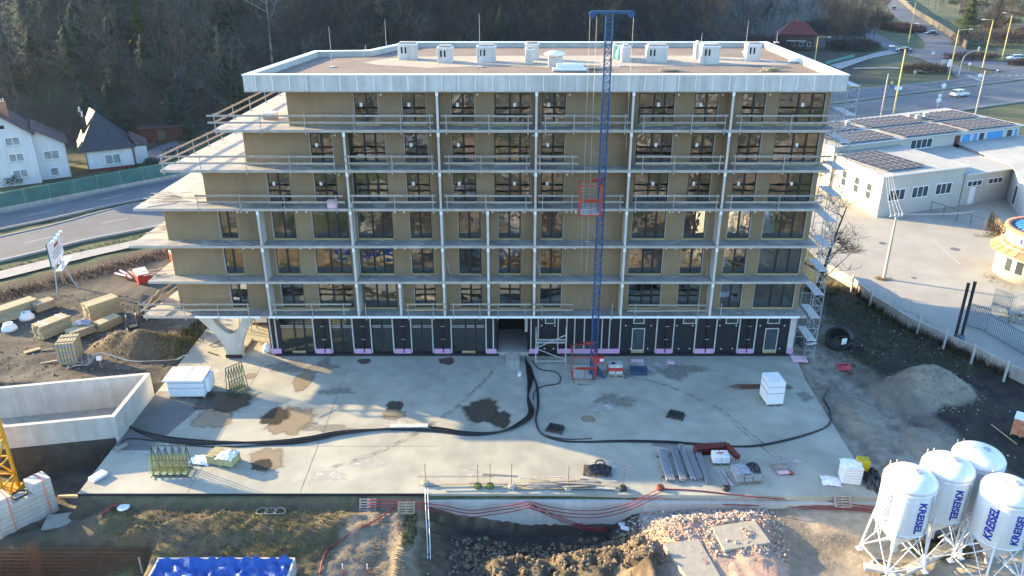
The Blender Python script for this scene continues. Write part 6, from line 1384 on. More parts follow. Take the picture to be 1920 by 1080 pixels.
# hedge and screen fence near the kiosk
def bush(name, label, c, rx, ry, h, mt, n, seed, cat='hedge', leaf=.12, group=None, twm='bark', thin=1.0):
    rg = random.Random(seed); t = thing(name, label, cat, c, 0, group); m = MB()
    for _ in range(n):
        u = rg.uniform(-1, 1); v = rg.uniform(-1, 1)
        if u*u+v*v > 1.1: continue
        x, y = u*rx, v*ry; z = h*rg.random()**.6*(1-.35*(u*u+v*v))*(1+.45*fbm(c[0]+x, c[1]+y, 1.2/max(1, h*.6), seed))
        d = Vector((rg.gauss(0, 1), rg.gauss(0, 1), rg.gauss(0, 1))).normalized(); s = d.cross(Vector((rg.gauss(0, 1), rg.gauss(0, 1), 1))).normalized()*leaf*thin*rg.uniform(.3, .8); q = Vector((x, y, z)); m.add([q-s, q+s, q+d*leaf*rg.uniform(.8, 2)], [(0, 1, 2)])
    m.build('foliage', mt, t); k = MB()
    for _ in range(10): k.bar((rg.uniform(-rx, rx)*.6, rg.uniform(-ry, ry)*.6, 0), (rg.uniform(-rx, rx)*.8, rg.uniform(-ry, ry)*.8, h*.8), .03, .03)
    k.build('stems', twm, t); return t
bush('hedge', 'dark brown clipped hedge behind the round kiosk', G(1900, 442, 0), 3.2, 1.6, 1.6, 'hedge_brown', 2600, 5)
a_, b_ = G(1852, 424, 0), G(1893, 470, 0); t = thing('screen_fence', 'ivy covered mesh screen fence left of the round kiosk', 'fence', a_); d = b_-a_
for i in range(6): q = a_+d*i/5; MB(a_).bar(q, q+Vector((0, 0, 1.9)), .06, .06).build('post', 'galv', t)
m = MB(a_); rg = random.Random(8)
for _ in range(1500): q = a_+d*rg.random()**1.4*.75+Vector((rg.uniform(-.1, .1), rg.uniform(-.1, .1), rg.uniform(0, 1.9))); s = Vector((rg.gauss(0, 1), rg.gauss(0, 1), rg.gauss(0, 1))).normalized()*.1; m.add([q-s, q+Vector((.06, 0, .09)), q+s], [(0, 1, 2)])
m.build('ivy', 'grass_dry', t); MB(a_).bar(a_+d*.75+Vector((0, -.05, 1.0)), b_+Vector((0, -.05, 1.0)), .03, 1.2).build('panel', 'sheet_pale', t)
a_, b_ = G(1744, 396, 0), G(1845, 432, 0); t = thing('mesh_fence', 'rusty tube and mesh fence standing on the parking lot', 'fence', a_); d = b_-a_
for i in range(5): q = a_+d*i/4; MB(a_).bar(q, q+Vector((0, 0, 1.3)), .06, .06).build('post', 'rust', t)
MB(a_).bar(a_+Vector((0, 0, 1.3)), b_+Vector((0, 0, 1.3)), .05, .05).build('top_rail', 'rust', t); m = MB(a_)
for i in range(60): q = a_+d*i/60; m.bar(q, q+Vector((0, 0, 1.3)), .008, .008)
for i in range(6): m.bar(a_+Vector((0, 0, .2+.2*i)), b_+Vector((0, 0, .2+.2*i)), .008, .008)
struct(m.build('mesh_infill', 'galv', t), 'stuff')
for i, pts in enumerate((((1920, 372), (1870, 455)),)):
    pass
# ---------------------------------------------------------------- white workshop with solar roof
mat('roof_felt', (.36, .35, .31), .9, .12, .8, .2, 20, big=.12)
W = thing('workshop_building', 'low white workshop with rows of solar panels on its flat roofs', 'building', (52, 48, 0)); OW = (52, 48, 0)
P1 = [(45.7, 37.3), (58.3, 42.1), (54.4, 53.2), (44.1, 48.6)]
P2 = [(43.9, 49.0), (54.4, 53.6), (65.3, 58.1), (77, 62.8), (72, 75.5), (60.9, 70.2), (49.7, 65.0), (39.0, 60)]
P3 = [(58.5, 42.2), (66.2, 45.2), (63.8, 57.0), (54.6, 53.3)]
P4 = [(66.4, 45.6), (63.6, 37.0), (92, 33), (96, 52), (77.2, 62.5), (65.6, 57.8)]
for nm, P, h, mt_ in (('low_block', P1, 5.15, 'render_cream'), ('rear_block', P2, 6.0, 'render_cream'), ('annex', P3, 4.1, 'render_cream'), ('side_block', P4, 4.4, 'render_white')):
    o = MB(OW).prism(P, -.2, h).build('wall', mt_, W); e = inset([tuple(p) for p in (P if sum(P[i][0]*P[(i+1) % len(P)][1]-P[(i+1) % len(P)][0]*P[i][1] for i in range(len(P))) > 0 else P[::-1])], -.35)
    MB(OW).prism(e, h+.002, h+.16).build('roof', 'roof_felt', o); ed = MB(OW)
    for i in range(len(e)): a, b = e[i], e[(i+1) % len(e)]; ed.bar((*a, h+.1), (*b, h+.1), .10, .14)
    ed.build('roof_edge', 'zinc', o)
def on_wall(name, par, a, b, s0, s1, z0, z1, panes=1, mt_='window_dull', out=.03, cross=False):
    a, b = Vector((*a, 0)), Vector((*b, 0)); d = (b-a).normalized(); nrm = Vector((d.y, -d.x, 0)); p, q = a+d*s0, a+d*s1
    m = MB(OW); w_ = .09
    def strip(u0, u1, zz0, zz1, dep): P_ = [p+d*u0, p+d*u1]; m.add([P_[0]+Vector((0, 0, zz0)), P_[1]+Vector((0, 0, zz0)), P_[1]+Vector((0, 0, zz1)), P_[0]+Vector((0, 0, zz1))]+[v+nrm*dep+Vector((0, 0, z)) for v, z in ((P_[0], zz0), (P_[1], zz0), (P_[1], zz1), (P_[0], zz1))], [(4,5,6,7),(0,1,5,4),(1,2,6,5),(2,3,7,6),(3,0,4,7)])
    L = s1-s0
    strip(0, L, z0, z0+w_, .06); strip(0, L, z1-w_, z1, .06)
    for i in range(panes+1): u = (L-w_)*i/panes; strip(u, u+w_, z0+w_, z1-w_, .06)
    if cross: strip(w_, L-w_, (z0+z1)/2-.05, (z0+z1)/2+.05, .055)
    o = m.build(name, 'paint_white', par)
    for i in range(panes):
        u0 = (L-w_)*i/panes+w_; u1 = (L-w_)*(i+1)/panes; m = MB(OW); m.add([p+d*u0+nrm*out+Vector((0, 0, z0+w_)), p+d*u1+nrm*out+Vector((0, 0, z0+w_)), p+d*u1+nrm*out+Vector((0, 0, z1-w_)), p+d*u0+nrm*out+Vector((0, 0, z1-w_))], [(0, 1, 2, 3)]); m.build('pane', mt_, o)
    return o
for s in (2.2, 5.3, 8.2): on_wall('window', W, P1[3], P1[0], s, s+1.25, 1.6, 3.7, 1, 'window_dull', .03, True)
for s in (1.2, 5.0, 8.9): on_wall('window', W, P1[0], P1[1], s, s+2.7, 1.9, 3.4, 3)
for s in (.6, 4.3): on_wall('window', W, P3[0], P3[1], s, s+2.6, 2.4, 3.2, 3)
on_wall('door', W, P3[0], P3[1], 1.3, 2.3, .0, 2.3, 1, 'paint_white'); on_wall('door', W, P4[0] if False else (66.3, 45.3), (63.7, 37.2), 3.2, 4.6, .3, 2.9, 1)
on_wall('window', W, P2[1], P2[2], 2.6, 6.8, 4.35, 5.75, 4); on_wall('window', W, P2[2], P2[3], 4.2, 5.4, 4.4, 5.7, 1); on_wall('window', W, P2[2], P2[3], 9.9, 11.2, 4.4, 5.7, 1)
for s, e in ((.8, 2.6), (3.0, 4.0), (5.7, 9.3), (11.5, 12.4)): on_wall('blue_cladding', W, P2[2], P2[3], s, e, 4.35, 5.75, 1, 'blue_panel')
MB(OW).bar((64.8, 57.95, 3.8), (65.6, 58.2, 3.8), .3, 3.6).build('red_pier', 'oxide_red', W)
panel_me = MB().obox((0, 0, 0), (1.62, 1.0, .04)).mesh('solar_panel'); panel_me.materials.append(MATS['solar']); rim_me = MB(); 
for a in (((-.82, -.5, .0), (.82, -.5, .0)), ((-.82, .5, .0), (.82, .5, .0)), ((-.82, -.5, 0), (-.82, .5, 0)), ((.82, -.5, 0), (.82, .5, 0))): rim_me.bar(*a, .028, .052)
rim_me = rim_me.mesh('rim'); rim_me.materials.append(MATS['zinc'])
def solar_field(o, u, z, nu, nv, tilt=R(-9), su=0.86, sv=1.68):
    o = Vector((*o, 0)); u = Vector((*u, 0)).normalized(); v = Vector((-u.y, u.x, 0)); ang = math.atan2(v.y, v.x)
    for i in range(nu):
        for j in range(nv):
            c = o+u*(su*1.28*(i+.5))+v*(sv*(j+.5)); q = bpy.data.objects.new('solar_panel', panel_me); COL.objects.link(q); q.parent = W
            q.location = c-Vector(OW)+Vector((0, 0, z+.22)); q.rotation_euler = (tilt*(1 if i % 2 else 1), 0, ang)
            r_ = bpy.data.objects.new('rim', rim_me); COL.objects.link(r_); r_.parent = q
uu = (.93, .37)
solar_field((46.6, 39.0), uu, 5.32, 6, 5)
for k, (s, n_) in enumerate(((.6, 9), (12.0, 10), (24.2, 9))):
    o = Vector((44.2, 49.6))+Vector(uu)*s; solar_field(o, uu, 6.17, n_, 3); o2 = o+Vector((-.37, .93))*6.4; solar_field(o2, uu, 6.17, n_, 3)
for i, (px, py) in enumerate(((1589, 237), (1706, 222), (1720, 225), (1735, 221))): p = G(px, py, 6.2); bevel(MB(OW).box(p.x-.35, p.x+.35, p.y-.3, p.y+.3, 6.17, 7.0).build('chimney', 'render_cream', W), .02)
# ================================================================ street furniture on the right
def lamp(label, px0, py0, ptx, pty, arm, mt='lamp_sun_yellow'):
    p = G(px0, py0, 0); z = 12.0
    lo, hi = 3, 20
    for _ in range(40):
        md = (lo+hi)/2; q = Vector((p.x, p.y, md))-CAMP; zc_ = q.y*math.cos(TH)-q.z*math.sin(TH); yy = 540+FPX*(-(q.z*math.cos(TH)+q.y*math.sin(TH)))/zc_
        if yy > pty: lo = md
        else: hi = md
    h = lo; t = thing('street_lamp', label, 'street lamp', p, 0, 'street lamps along the junction')
    MB().cyl((0, 0, 0), (0, 0, h), .17, .10, n=10).build('pole', mt, t); e = Vector((arm[0], arm[1], h+arm[2])); MB().cyl((0, 0, h-.02), e, .06, n=6).build('arm', mt, t); bevel(MB().obox(e+Vector((.25 if arm[0] > 0 else -.25, 0, 0)), (.9, .34, .16), math.atan2(arm[1], arm[0])).build('lamp_head', 'paint_white', t), .05); return t
lamp('sunlit yellow street lamp nearest the building with a white plate on its pole', 1675, 213, 1697, 92, (-2.2, .6, .5)); lamp('sunlit yellow street lamp at the kerb of the grass island', 1778, 150, 1801, 56, (3.0, .6, .1)); lamp('thin sunlit yellow street lamp by the side road wall with a left arm', 1842, 127, 1863, 37, (-1.9, .6, .0)); lamp('sunlit yellow street lamp near the parked white car', 1878, 113, 1900, 28, (-1.6, .8, .5)); lamp('pale street lamp by the side road with two arms', 1703, 80, 1717, 4, (-2.4, .6, .2)); lamp('short arm street lamp rising behind the roof corner', 1527, 118, 1533, 69, (3.0, .4, -.1))
p = G(1675, 213, 0); MB().box(-.7, .7, -.2, -.17, 4.7, 5.3).build('plate', 'paint_white', [o for o in bpy.data.objects if o.name.startswith('street_lamp')][0])
for px, py, lab in ((1650, 225, 'plain concrete pole near the scaffold tower'), (1828, 217, 'plain concrete pole behind the solar roofs at the right'), (1640, 20, 'slim pole at the upper edge of the wood')):
    t = thing('utility_pole', lab, 'pole', G(px, py, 0), 0, 'plain poles'); MB().cyl((0, 0, 0), (0, 0, 8.6), .15, .10, n=8).build('pole', 'pole_concrete', t); MB().cyl((0, 0, 8.6), (0, 0, 8.75), .05, n=6).build('cap', 'galv', t)
def sign(label, px, py, h, shapes):
    t = thing('road_sign', label, 'road sign', G(px, py, 0), 0, 'road signs'); MB().cyl((0, 0, 0), (0, 0, h), .045, n=6).build('post', 'galv', t)
    for kind, z, s, mt_ in shapes:
        m = MB()
        if kind == 'round': m.cyl((0, -.06, z), (0, -.09, z), s, n=18)
        elif kind == 'diamond': m.obox((0, -.08, z), (s*1.4, .03, s*1.4), 0, 0, R(45))
        else: m.obox((0, -.08, z), (s*1.5, .03, s*1.5))
        m.build('sign_plate', mt_, t)
sign('yellow diamond sign over a small blue plate beside the first lamp', 1668, 178, 3.0, (('diamond', 2.7, .42, 'sign_yellow'), ('square', 1.9, .36, 'sign_blue'))); sign('round white sign on the near kerb', 1765, 183, 2.9, (('round', 2.6, .5, 'paint_white'),)); sign('white diamond over a round white sign on the verge', 1757, 203, 3.0, (('diamond', 2.6, .42, 'paint_white'), ('round', 1.7, .5, 'paint_white'))); sign('round sign beside the right concrete pole', 1833, 163, 2.9, (('round', 2.6, .5, 'paint_white'),)); sign('small round sign on the grass island', 1712, 152, 2.4, (('round', 2.2, .42, 'concrete_white'),)); sign('group of pale square signs at the kerb lamp', 1776, 138, 3.6, (('square', 3.2, .5, 'paint_white'), ('square', 2.3, .7, 'paint_white'))); sign('small white sign on the traffic island', 1815, 134, 2.2, (('round', 1.9, .4, 'paint_white'),)); sign('white T shaped board by the side road junction', 1748, 108, 1.6, (('square', 1.3, .5, 'paint_white'),))
t = thing('info_board', 'white information board standing on the grass island', 'board', G(1767, 134, 0), R(25)); MB().box(-.9, .9, -.06, .06, .8, 3.0).build('panel', 'concrete_white', t); MB().box(-.8, -.7, -.05, .05, 0, .799).build('leg', 'galv', t); MB().box(.7, .8, -.05, .05, 0, .799).build('leg', 'galv', t)
p = G(1797, 143, 0); t = thing('traffic_light', 'curved grey traffic light mast over the junction', 'traffic light', p); MB().tube(smooth_path([(0, 0, 0), (.1, 0, 3.2), (.5, .1, 4.8), (1.8, .4, 5.8), (4.4, 1.0, 6.4)], 5), .09, 8).build('mast', 'galv', t, True); bevel(MB().box(4.1, 4.6, .8, 1.2, 5.9, 7.1).build('signal_head', 'cloth_grey', t), .05)
for k in range(3): MB().cyl((4.35, .80, 6.15+k*.33), (4.35, .74, 6.15+k*.33), .12, n=10).build('lens', 'frame_dark', t)
t = thing('blue_bollard', 'small blue and white bollard on the traffic island', 'bollard', G(1869, 139, 0)); MB().cyl((0, 0, 0), (0, 0, .9), .22, n=10).build('body', 'sign_blue', t); MB().cyl((0, 0, .9), (0, 0, 1.1), .23, n=10).build('top', 'paint_white', t)
# cars
def car(label, px, py, ang, body, long=4.4, wagon=True):
    t = thing('car', label, 'car', G(px, py, 0), ang, 'cars'); t.location.z = .03; L = long; w_ = .88
    prof = [(-L/2, .35), (-L/2+.05, .85), (-L/2+.25, 1.02), (L/2-1.15, .98), (L/2-.2, .80), (L/2, .55), (L/2-.02, .35)]
    n = len(prof); m = MB(); m.add([(x, -w_, z) for x, z in prof]+[(x, w_, z) for x, z in prof], [tuple(range(n)), tuple(range(2*n-1, n-1, -1))]+[(i+n, (i+1) % n+n, (i+1) % n, i) for i in range(n)]); bevel(m.build('body', body, t), .08, 2)
    rear = -L/2+.22 if wagon else -L/2+.75
    g = [(rear, 1.0), (rear+.28, 1.46), (.55, 1.48), (L/2-1.15, .98)]
    m = MB(); m.add([(x, -w_*(.93 if z < 1.2 else .8), z) for x, z in g]+[(x, w_*(.93 if z < 1.2 else .8), z) for x, z in g], [(0,1,2,3),(7,6,5,4),(4,5,1,0),(5,6,2,1),(6,7,3,2)]); m.build('cabin_glass', 'car_glass', t)
    m = MB(); m.box(rear+.3, .6, -w_*.8, w_*.8, 1.482, 1.53); bevel(m.build('roof', body, t), .03)
    for x in (rear+.12, -.35, .85): 
        for s in (-1, 1): MB().bar((x+.2 if x < .5 else x+.45, s*w_*.945, 1.0), (x+.35 if x < 0.5 else .62, s*w_*.815, 1.48), .09, .02).build('pillar', body, t)
    for x in (-L/2+.85, L/2-.85):
        for s in (-1, 1): wh_ = MB().cyl((x, s*w_-.12*s, .32), (x, s*w_+.02*s, .32), .32, n=16).build('wheel', 'tyre', t); MB().cyl((x, s*w_+.021*s, .32), (x, s*w_+.035*s, .32), .20, n=12).build('rim', 'zinc', wh_)
    for s in (-.65, .65): MB().box(L/2-.12, L/2+.01, s-.16, s+.16, .62, .76).build('headlight', 'foil_white', t); MB().box(-L/2-.01, -L/2+.06, s-.12, s+.12, .7, .92).build('tail_light', 'box_red', t)
    return t
car('white estate car driving on the near carriageway', 1798, 181, R(25), 'car_white'); car('white van like car on the side road facing down', 1717, 52, R(242), 'car_white', 4.6); car('dark hatchback further up the side road', 1676, 18, R(242), 'car_dark', 4.2); car('grey saloon car on the side road beside the wall', 1746, 66, R(160), 'car_dark', 4.4, False); car('black car waiting at the junction behind the lamp', 1694, 98, R(160), 'car_dark', 4.5, False); car('white car parked at the right edge behind the verge', 1903, 113, R(175), 'car_white', 4.4)
mat('stone_grey', (.115, .108, .09), .9, .25, 1.5)
# retaining wall beside the side road
t = thing('retaining_wall', 'pale stone retaining wall along the side road', 'wall', G(1745, 46, 0)); off = t.location
ws_ = [G(x, y, 0) for x, y in ((1680, -4), (1693, 6), (1712, 24), (1744, 44), (1772, 62), (1800, 82), (1812, 92))]
for a, b in zip(ws_, ws_[1:]):
    n = max(1, round((b-a).length/6))
    for i in range(n): MB(off).bar(a.lerp(b, i/n)+Vector((0, 0, 1.0)), a.lerp(b, (i+1)/n)+Vector((0, 0, 1.0)), .5, 2.3).build('wall_slab', 'stone_grey', t)
# green railing fence along the wood edge and grass island path
a_, b_ = G(1548, 120, 0), G(1602, 106, 0); t = thing('green_fence', 'low green grey fence at the edge of the wood on the right', 'fence', a_); d = b_-a_
for i in range(9): q = a_+d*i/9; MB(a_).bar(q+d/9*.04, q+d/9*.96+Vector((0, 0, 0)), .06, .0001+1.4).build('panel', 'noise_frame', t)
poly_px('footpath', [(1600, 127), (1665, 126), (1720, 128), (1740, 136), (1739, 138), (1718, 131), (1665, 128), (1600, 129)], .012, 'asphalt_pale')
# red roofed house in the wood
hp = G(1490, 90, 0); t = thing('red_roof_house', 'shade darkened house with a red hipped roof at the edge of the wood', 'house', hp, R(-12))
MB().box(-5.2, 5.2, -3.8, 3.8, 0, 4.6).build('wall', 'roof_brown', t); rm = MB(); rm.add([(-6, -4.5, 4.5), (6, -4.5, 4.5), (6, 4.5, 4.5), (-6, 4.5, 4.5), (-2.2, 0, 8.0), (2.2, 0, 8.0)], [(0, 1, 5, 4), (1, 2, 5), (2, 3, 4, 5), (3, 0, 4), (3, 2, 1, 0)]); rf = rm.build('roof', 'roof_red', t); MB().box(-.5, .2, -.3, .5, 7.2, 9.0).build('chimney', 'brick', rf)  # house stands in shade; the shade is put into wall and roof colours
MB().box(-3.5, 2.5, -5.4, -3.8, 2.6, 2.75).build('porch_roof', 'sheet_pale', t)
for x in (-3.6, -1.2, 1.4, 3.6): f_ = MB().box(x-.5, x+.5, -3.86, -3.81, 1.0, 2.3).build('window', 'paint_white', t); MB().box(x-.42, x+.42, -3.88, -3.862, 1.08, 2.22).build('pane', 'window_dull', f_)
# ================================================================ left houses and noise barrier
def win(t, x0, x1, z0, z1, y, panes=2, par=None, nm='window'):
    m = MB(); w_ = .09; m.box(x0, x1, y-.05, y-.004, z0, z0+w_); m.box(x0, x1, y-.05, y-.004, z1-w_, z1)
    for i in range(panes+1): u = x0+(x1-x0-w_)*i/panes; m.box(u, u+w_, y-.05, y-.004, z0+w_, z1-w_)
    f_ = m.build(nm, 'paint_white', t)
    for i in range(panes): u0 = x0+(x1-x0-w_)*i/panes+w_; u1 = x0+(x1-x0-w_)*(i+1)/panes; MB().box(u0, u1, y-.03, y-.006, z0+w_, z1-w_).build('pane', 'curtain_glass', f_)
    MB().box(x0-.06, x1+.06, y-.16, y-.052, z0-.06, z0-.01).build('sill', 'zinc', f_)
ang = math.atan2(54.9-40, -50.2+65.5)
hA = G(81, 340, 0)-Vector((1.6*math.cos(R(30)), 1.6*math.sin(R(30)), 0)); t = thing('white_house', 'tall white gabled house with three rows of windows and brick chimneys', 'house', hA, R(30)); t.scale = (.92, .92, .92)
Lw, Dw, He = 7.4, 9.0, 7.6
MB().box(-Lw+1.6, 1.6, 0, Dw, -.5, He).build('wall', 'house_white', t); MB().prism([(0, 0), (1, 0), (1, 1)], 0, 1) if False else None
gm_ = MB(); xr = 1.6; xl = -Lw+1.6; xm = (xl+xr)/2; zr = He+3.0
gm_.add([(xl, 0, He), (xr, 0, He), (xm, 0, zr), (xl, Dw, He), (xr, Dw, He), (xm, Dw, zr)], [(0, 1, 2), (5, 4, 3), (0, 2, 5, 3), (1, 4, 5, 2), (0, 3, 4, 1)]); gm_.build('gable', 'house_white', t)
for s, (xa_, mt_) in enumerate(((xl-.5, 'roof_red'), (xr+.5, 'roof_brown'))):
    zz = He-.38; m = MB(); P_ = [(xa_, -.45, zz), (xm, -.45, zr+.05), (xm, Dw+.4, zr+.05), (xa_, Dw+.4, zz)]; m.add(P_+[(x, y, z+.16) for x, y, z in P_], [(3,2,1,0),(4,5,6,7),(0,1,5,4),(1,2,6,5),(2,3,7,6),(3,0,4,7)]); rf = m.build('roof', mt_, t)
    if s: 
        for k, (cx_, cy_) in enumerate(((xm+.9, 3.2), (xm-2.6, 5.5))):
            c_ = MB().box(cx_-.45, cx_+.45, cy_-.4, cy_+.4, zr-1.0, zr+1.5).build('chimney', 'brick_orange', rf)
            for dx in (-.2, .2): MB().cyl((cx_+dx, cy_, zr+1.5), (cx_+dx, cy_, zr+1.95), .12, n=8).build('chimney_pot', 'zinc', rf)
for z in (1.0, 3.5, 6.0): win(t, xr-3.6, xr-1.6, z, z+1.25, 0); win(t, xl+.3, xl+1.4, z, z+1.25, 0, 1)
MB().box(xm-.5, xm+.5, -.03, -.004, He+1.0, He+1.5).build('gable_vent', 'dark_void', t)
MB().box(xr+.004, xr+4.2, 1.6, Dw, -.5, 5.2).build('side_wing', 'house_white', t); m = MB(); P_ = [(xr+.1, .9, 8.0), (xr+4.7, 1.1, 5.0), (xr+4.7, Dw+.3, 5.0), (xr+.1, Dw+.3, 8.0)]; m.add(P_+[(x, y, z+.15) for x, y, z in P_], [(3,2,1,0),(4,5,6,7),(0,1,5,4),(1,2,6,5),(2,3,7,6),(3,0,4,7)]); m.build('roof', 'roof_brown', t)
m = MB(); m.add([(xr+.01, 1.6, 5.2), (xr+4.2, 1.6, 5.2), (xr+.01, 1.6, 7.9)], [(0, 1, 2)]); m.build('wing_gable', 'house_white', t)
win(t, xr+1.0, xr+3.2, 2.9, 4.3, 1.6); win(t, xr+1.4, xr+2.6, .3, 1.6, 1.6, 1)
MB().cyl((xr+4.15, 1.5, -.3), (xr+4.15, 1.5, 5.2), .06, n=6).build('downpipe', 'zinc', t)
hB = G(166, 321, 0); t = thing('white_bungalow', 'small white house with a steep dark slate hipped roof', 'house', hB, R(28))
MB().box(0, 6.6, 0, 7.6, -.6, 3.1).build('wall', 'house_white', t); MB().box(-.03, 6.63, -.03, -.004, -.6, .25).build('wall_base', 'roof_red', t)
rm = MB(); x0_, x1_, y0_, y1_, zb2, zt2 = -.8, 7.0, -.6, 8.4, 2.95, 8.3
rm.add([(x0_, y0_, zb2), (x1_, y0_, zb2), (x1_, y1_, zb2), (x0_, y1_, zb2), (2.5, 2.4, zt2), (1.9, 6.2, zt2)], [(0, 1, 4), (1, 2, 5, 4), (2, 3, 5), (3, 0, 4, 5), (3, 2, 1, 0)]); rf = rm.build('roof', 'roof_slate', t)
for x, y, zt3 in ((.75, 3.0, 7.6), (.5, 4.4, 8.1)): MB().box(x-.3, x+.3, y-.3, y+.3, 4.0, zt3).build('chimney', 'roof_slate', rf); MB().cyl((x, y, zt3), (x, y, zt3+.7), .13, n=8).build('flue', 'zinc', rf)
win(t, 2.5, 4.7, .7, 2.2, 0, 2)
for x in (.1, 6.5): MB().cyl((x, -.09, -.4), (x, -.09, 3.0), .06, n=6).build('downpipe', 'roof_brown', t)
MB().box(6.8, 8.6, 2.0, 5.5, -.4, 2.5).build('annex_wall', 'house_white', t); m = MB(); P_ = [(6.62, 1.6, 3.6), (8.9, 1.6, 2.6), (8.9, 5.8, 2.8), (6.62, 5.8, 4.2)]; m.add(P_+[(x, y, z+.12) for x, y, z in P_], [(3,2,1,0),(4,5,6,7),(0,1,5,4),(1,2,6,5),(2,3,7,6),(3,0,4,7)]); m.build('annex_roof', 'roof_brown', t)
q = G(305, 265, 0); t = thing('garden_shed', 'long low dark red brown shed behind the small white house', 'shed', q, R(20)); MB().box(-3.5, 3.5, 0, 2.5, -.2, 2.3).build('wall', 'shed_red', t); MB().box(-3.8, 3.8, -.3, 2.8, 2.302, 2.45).build('roof', 'roof_brown', t); MB().box(-.6, .6, -.04, -.004, 0, 2.0).build('door', 'wood_dark', t)
struct(MB().prism([tuple(G(x, y, 0)[:2]) for x, y in ((262, 290), (330, 262), (345, 280), (290, 318))], .0, .015).build('house_drive', 'asphalt'))
na = [G(x, y, 0) for x, y in ((-60, 410), (0, 395), (310, 335), (420, 313))]
t = thing('noise_barrier', 'long green translucent noise barrier along the far side of the road', 'noise barrier', na[1]); off = na[1]
d = (na[2]-na[1]); n = 7; per = d/n
for i in range(-3, 12):
    p, q = na[1]+per*i, na[1]+per*(i+1); dn = per.normalized()
    MB(off).bar(p+dn*.08+Vector((0, 0, 1.22)), q-dn*.08+Vector((0, 0, 1.22)), .05, 1.86).build('panel', 'noise_green', t); MB(off).bar(p, p+Vector((0, 0, 2.3)), .14, .14).build('post', 'noise_frame', t)
MB(off).bar(na[1]-per*3+Vector((0, 0, .12)), na[1]+per*12+Vector((0, 0, .12)), .3, .5).build('base', 'concrete_slab', t)
m = MB(off); m.bar(na[1]-per*3+Vector((0, 0, 2.24)), na[1]+per*12+Vector((0, 0, 2.24)), .08, .06); m.build('top_rail', 'noise_frame', t)
# ================================================================ trees
def bare_tree_mesh(seed, H, spread, trunk_r, levels=3, upright=.6, twigs=420, lowest=.25):
    rg = random.Random(seed); tr = MB(); cr = MB(); tips = []
    def limb(p, d, L, r, lv):
        n = 4 if lv == 0 else 3; pts = [p]; q = p.copy(); dd = d.copy()
        for i in range(n):
            dd = (dd + Vector((rg.gauss(0, .10), rg.gauss(0, .10), rg.gauss(.05, .06)))*(1.0 if lv else .4)).normalized(); q = q+dd*(L/n); pts.append(q.copy())
        rad = [max(.008, r*(1-.75*i/n)) for i in range(n+1)]; tr.tube(pts, rad, 6 if lv == 0 else (4 if lv == 1 else 3))
        if lv < levels:
            k = (9, 6, 5)[min(lv, 2)]
            for j in range(k):
                t = rg.uniform(lowest if lv == 0 else .25, 1.0); i = min(n-1, int(t*n)); b = pts[i].lerp(pts[i+1], t*n-i)
                a = rg.uniform(0, 6.283); side = Vector((math.cos(a), math.sin(a), 0)); nd = (dd*upright+side*spread*rg.uniform(.5, 1.2)+Vector((0, 0, rg.uniform(.0, .45)))).normalized()
                limb(b, nd, L*rg.uniform(.36, .58), max(.009, r*(1-.7*t)*.5), lv+1)
        else: tips.append((pts, dd))
        if lv >= 1: tips.append((pts, dd))
    limb(Vector((0, 0, -.3)), Vector((rg.gauss(0, .04), rg.gauss(0, .04), 1)).normalized(), H, trunk_r, 0)
    for _ in range(twigs):
        pts, dd = rg.choice(tips); i = rg.randrange(1, len(pts)); b = pts[i].lerp(pts[i-1], rg.random()); d = (dd+Vector((rg.gauss(0, .55), rg.gauss(0, .55), rg.gauss(.15, .45)))).normalized(); L = rg.uniform(.5, 1.4)*H/11; s = d.cross(Vector((rg.gauss(0, 1), rg.gauss(0, 1), rg.gauss(0, 1)))).normalized()*.013*H/10
        cr.add([b-s, b+s, b+d*L], [(0, 1, 2)])
    return tr, cr
def conifer_mesh(seed, H, rb, n=1500):
    rg = random.Random(seed); tr = MB(); cr = MB(); tr.tube([(0, 0, -.3), (0, 0, H*.5), (0, 0, H)], [.022*H, .014*H, .004*H], 6)
    for _ in range(n):
        t = rg.random()**.75; z = H*(.08+.92*t); r = rb*(1-t)**.8*(.8+.35*math.sin(t*38+seed))*rg.uniform(.25, 1.08); a = rg.uniform(0, 6.283); c = Vector((r*math.cos(a), r*math.sin(a), z-.12*r)); o = Vector((math.cos(a), math.sin(a), -.25+rg.gauss(0, .25))).normalized(); L = rg.uniform(.35, .9)*H/11; s = o.cross(Vector((0, 0, 1))).normalized()*L*.26
        cr.add([c-s, c+s, c+o*L*.8+Vector((0, 0, -.1*L))], [(0, 1, 2)]); 
    return tr, cr
def make_tree(name, label, mesh, bark, leaf, group=None, cat='tree'):
    t = thing(name, label, cat, (0, 0, -500), 0, group); tr, cr = mesh; tr.build('trunk', bark, t); cr.build('crown', leaf, t); return t
rg = random.Random(77)
# big bare tree in front of the right end of the building
t = make_tree('bare_tree', 'wide leafless tree with long bent limbs in the gap right of the scaffold tower', bare_tree_mesh(5, 9.6, 1.5, .20, 3, .38, 2300, .08), 'bark', 'twig'); t.location = gh(1527, 548); t.rotation_euler = (R(3), R(6), R(40))
# tall pale birch in the upper left
t = make_tree('birch_tree', 'tall pale leafless birch rising above the dark wood left of the roof', bare_tree_mesh(9, 17, 1.0, .26, 3, .7, 1100, .38), 'bark_pale', 'bark_pale'); bx = G(511, 118, 0)
def hillpt(px, py):
    p = G(px, py, 20)
    for z10 in range(0, 1200):
        d = 80+z10*.4; v = _ray(px, py); v = v/v.y; q = CAMP+v*d
        if height(q.x, q.y) >= q.z: return Vector((q.x, q.y, height(q.x, q.y)))
    return None
t.location = hillpt(510, 118) or (bx.x, bx.y, height(bx.x, bx.y))
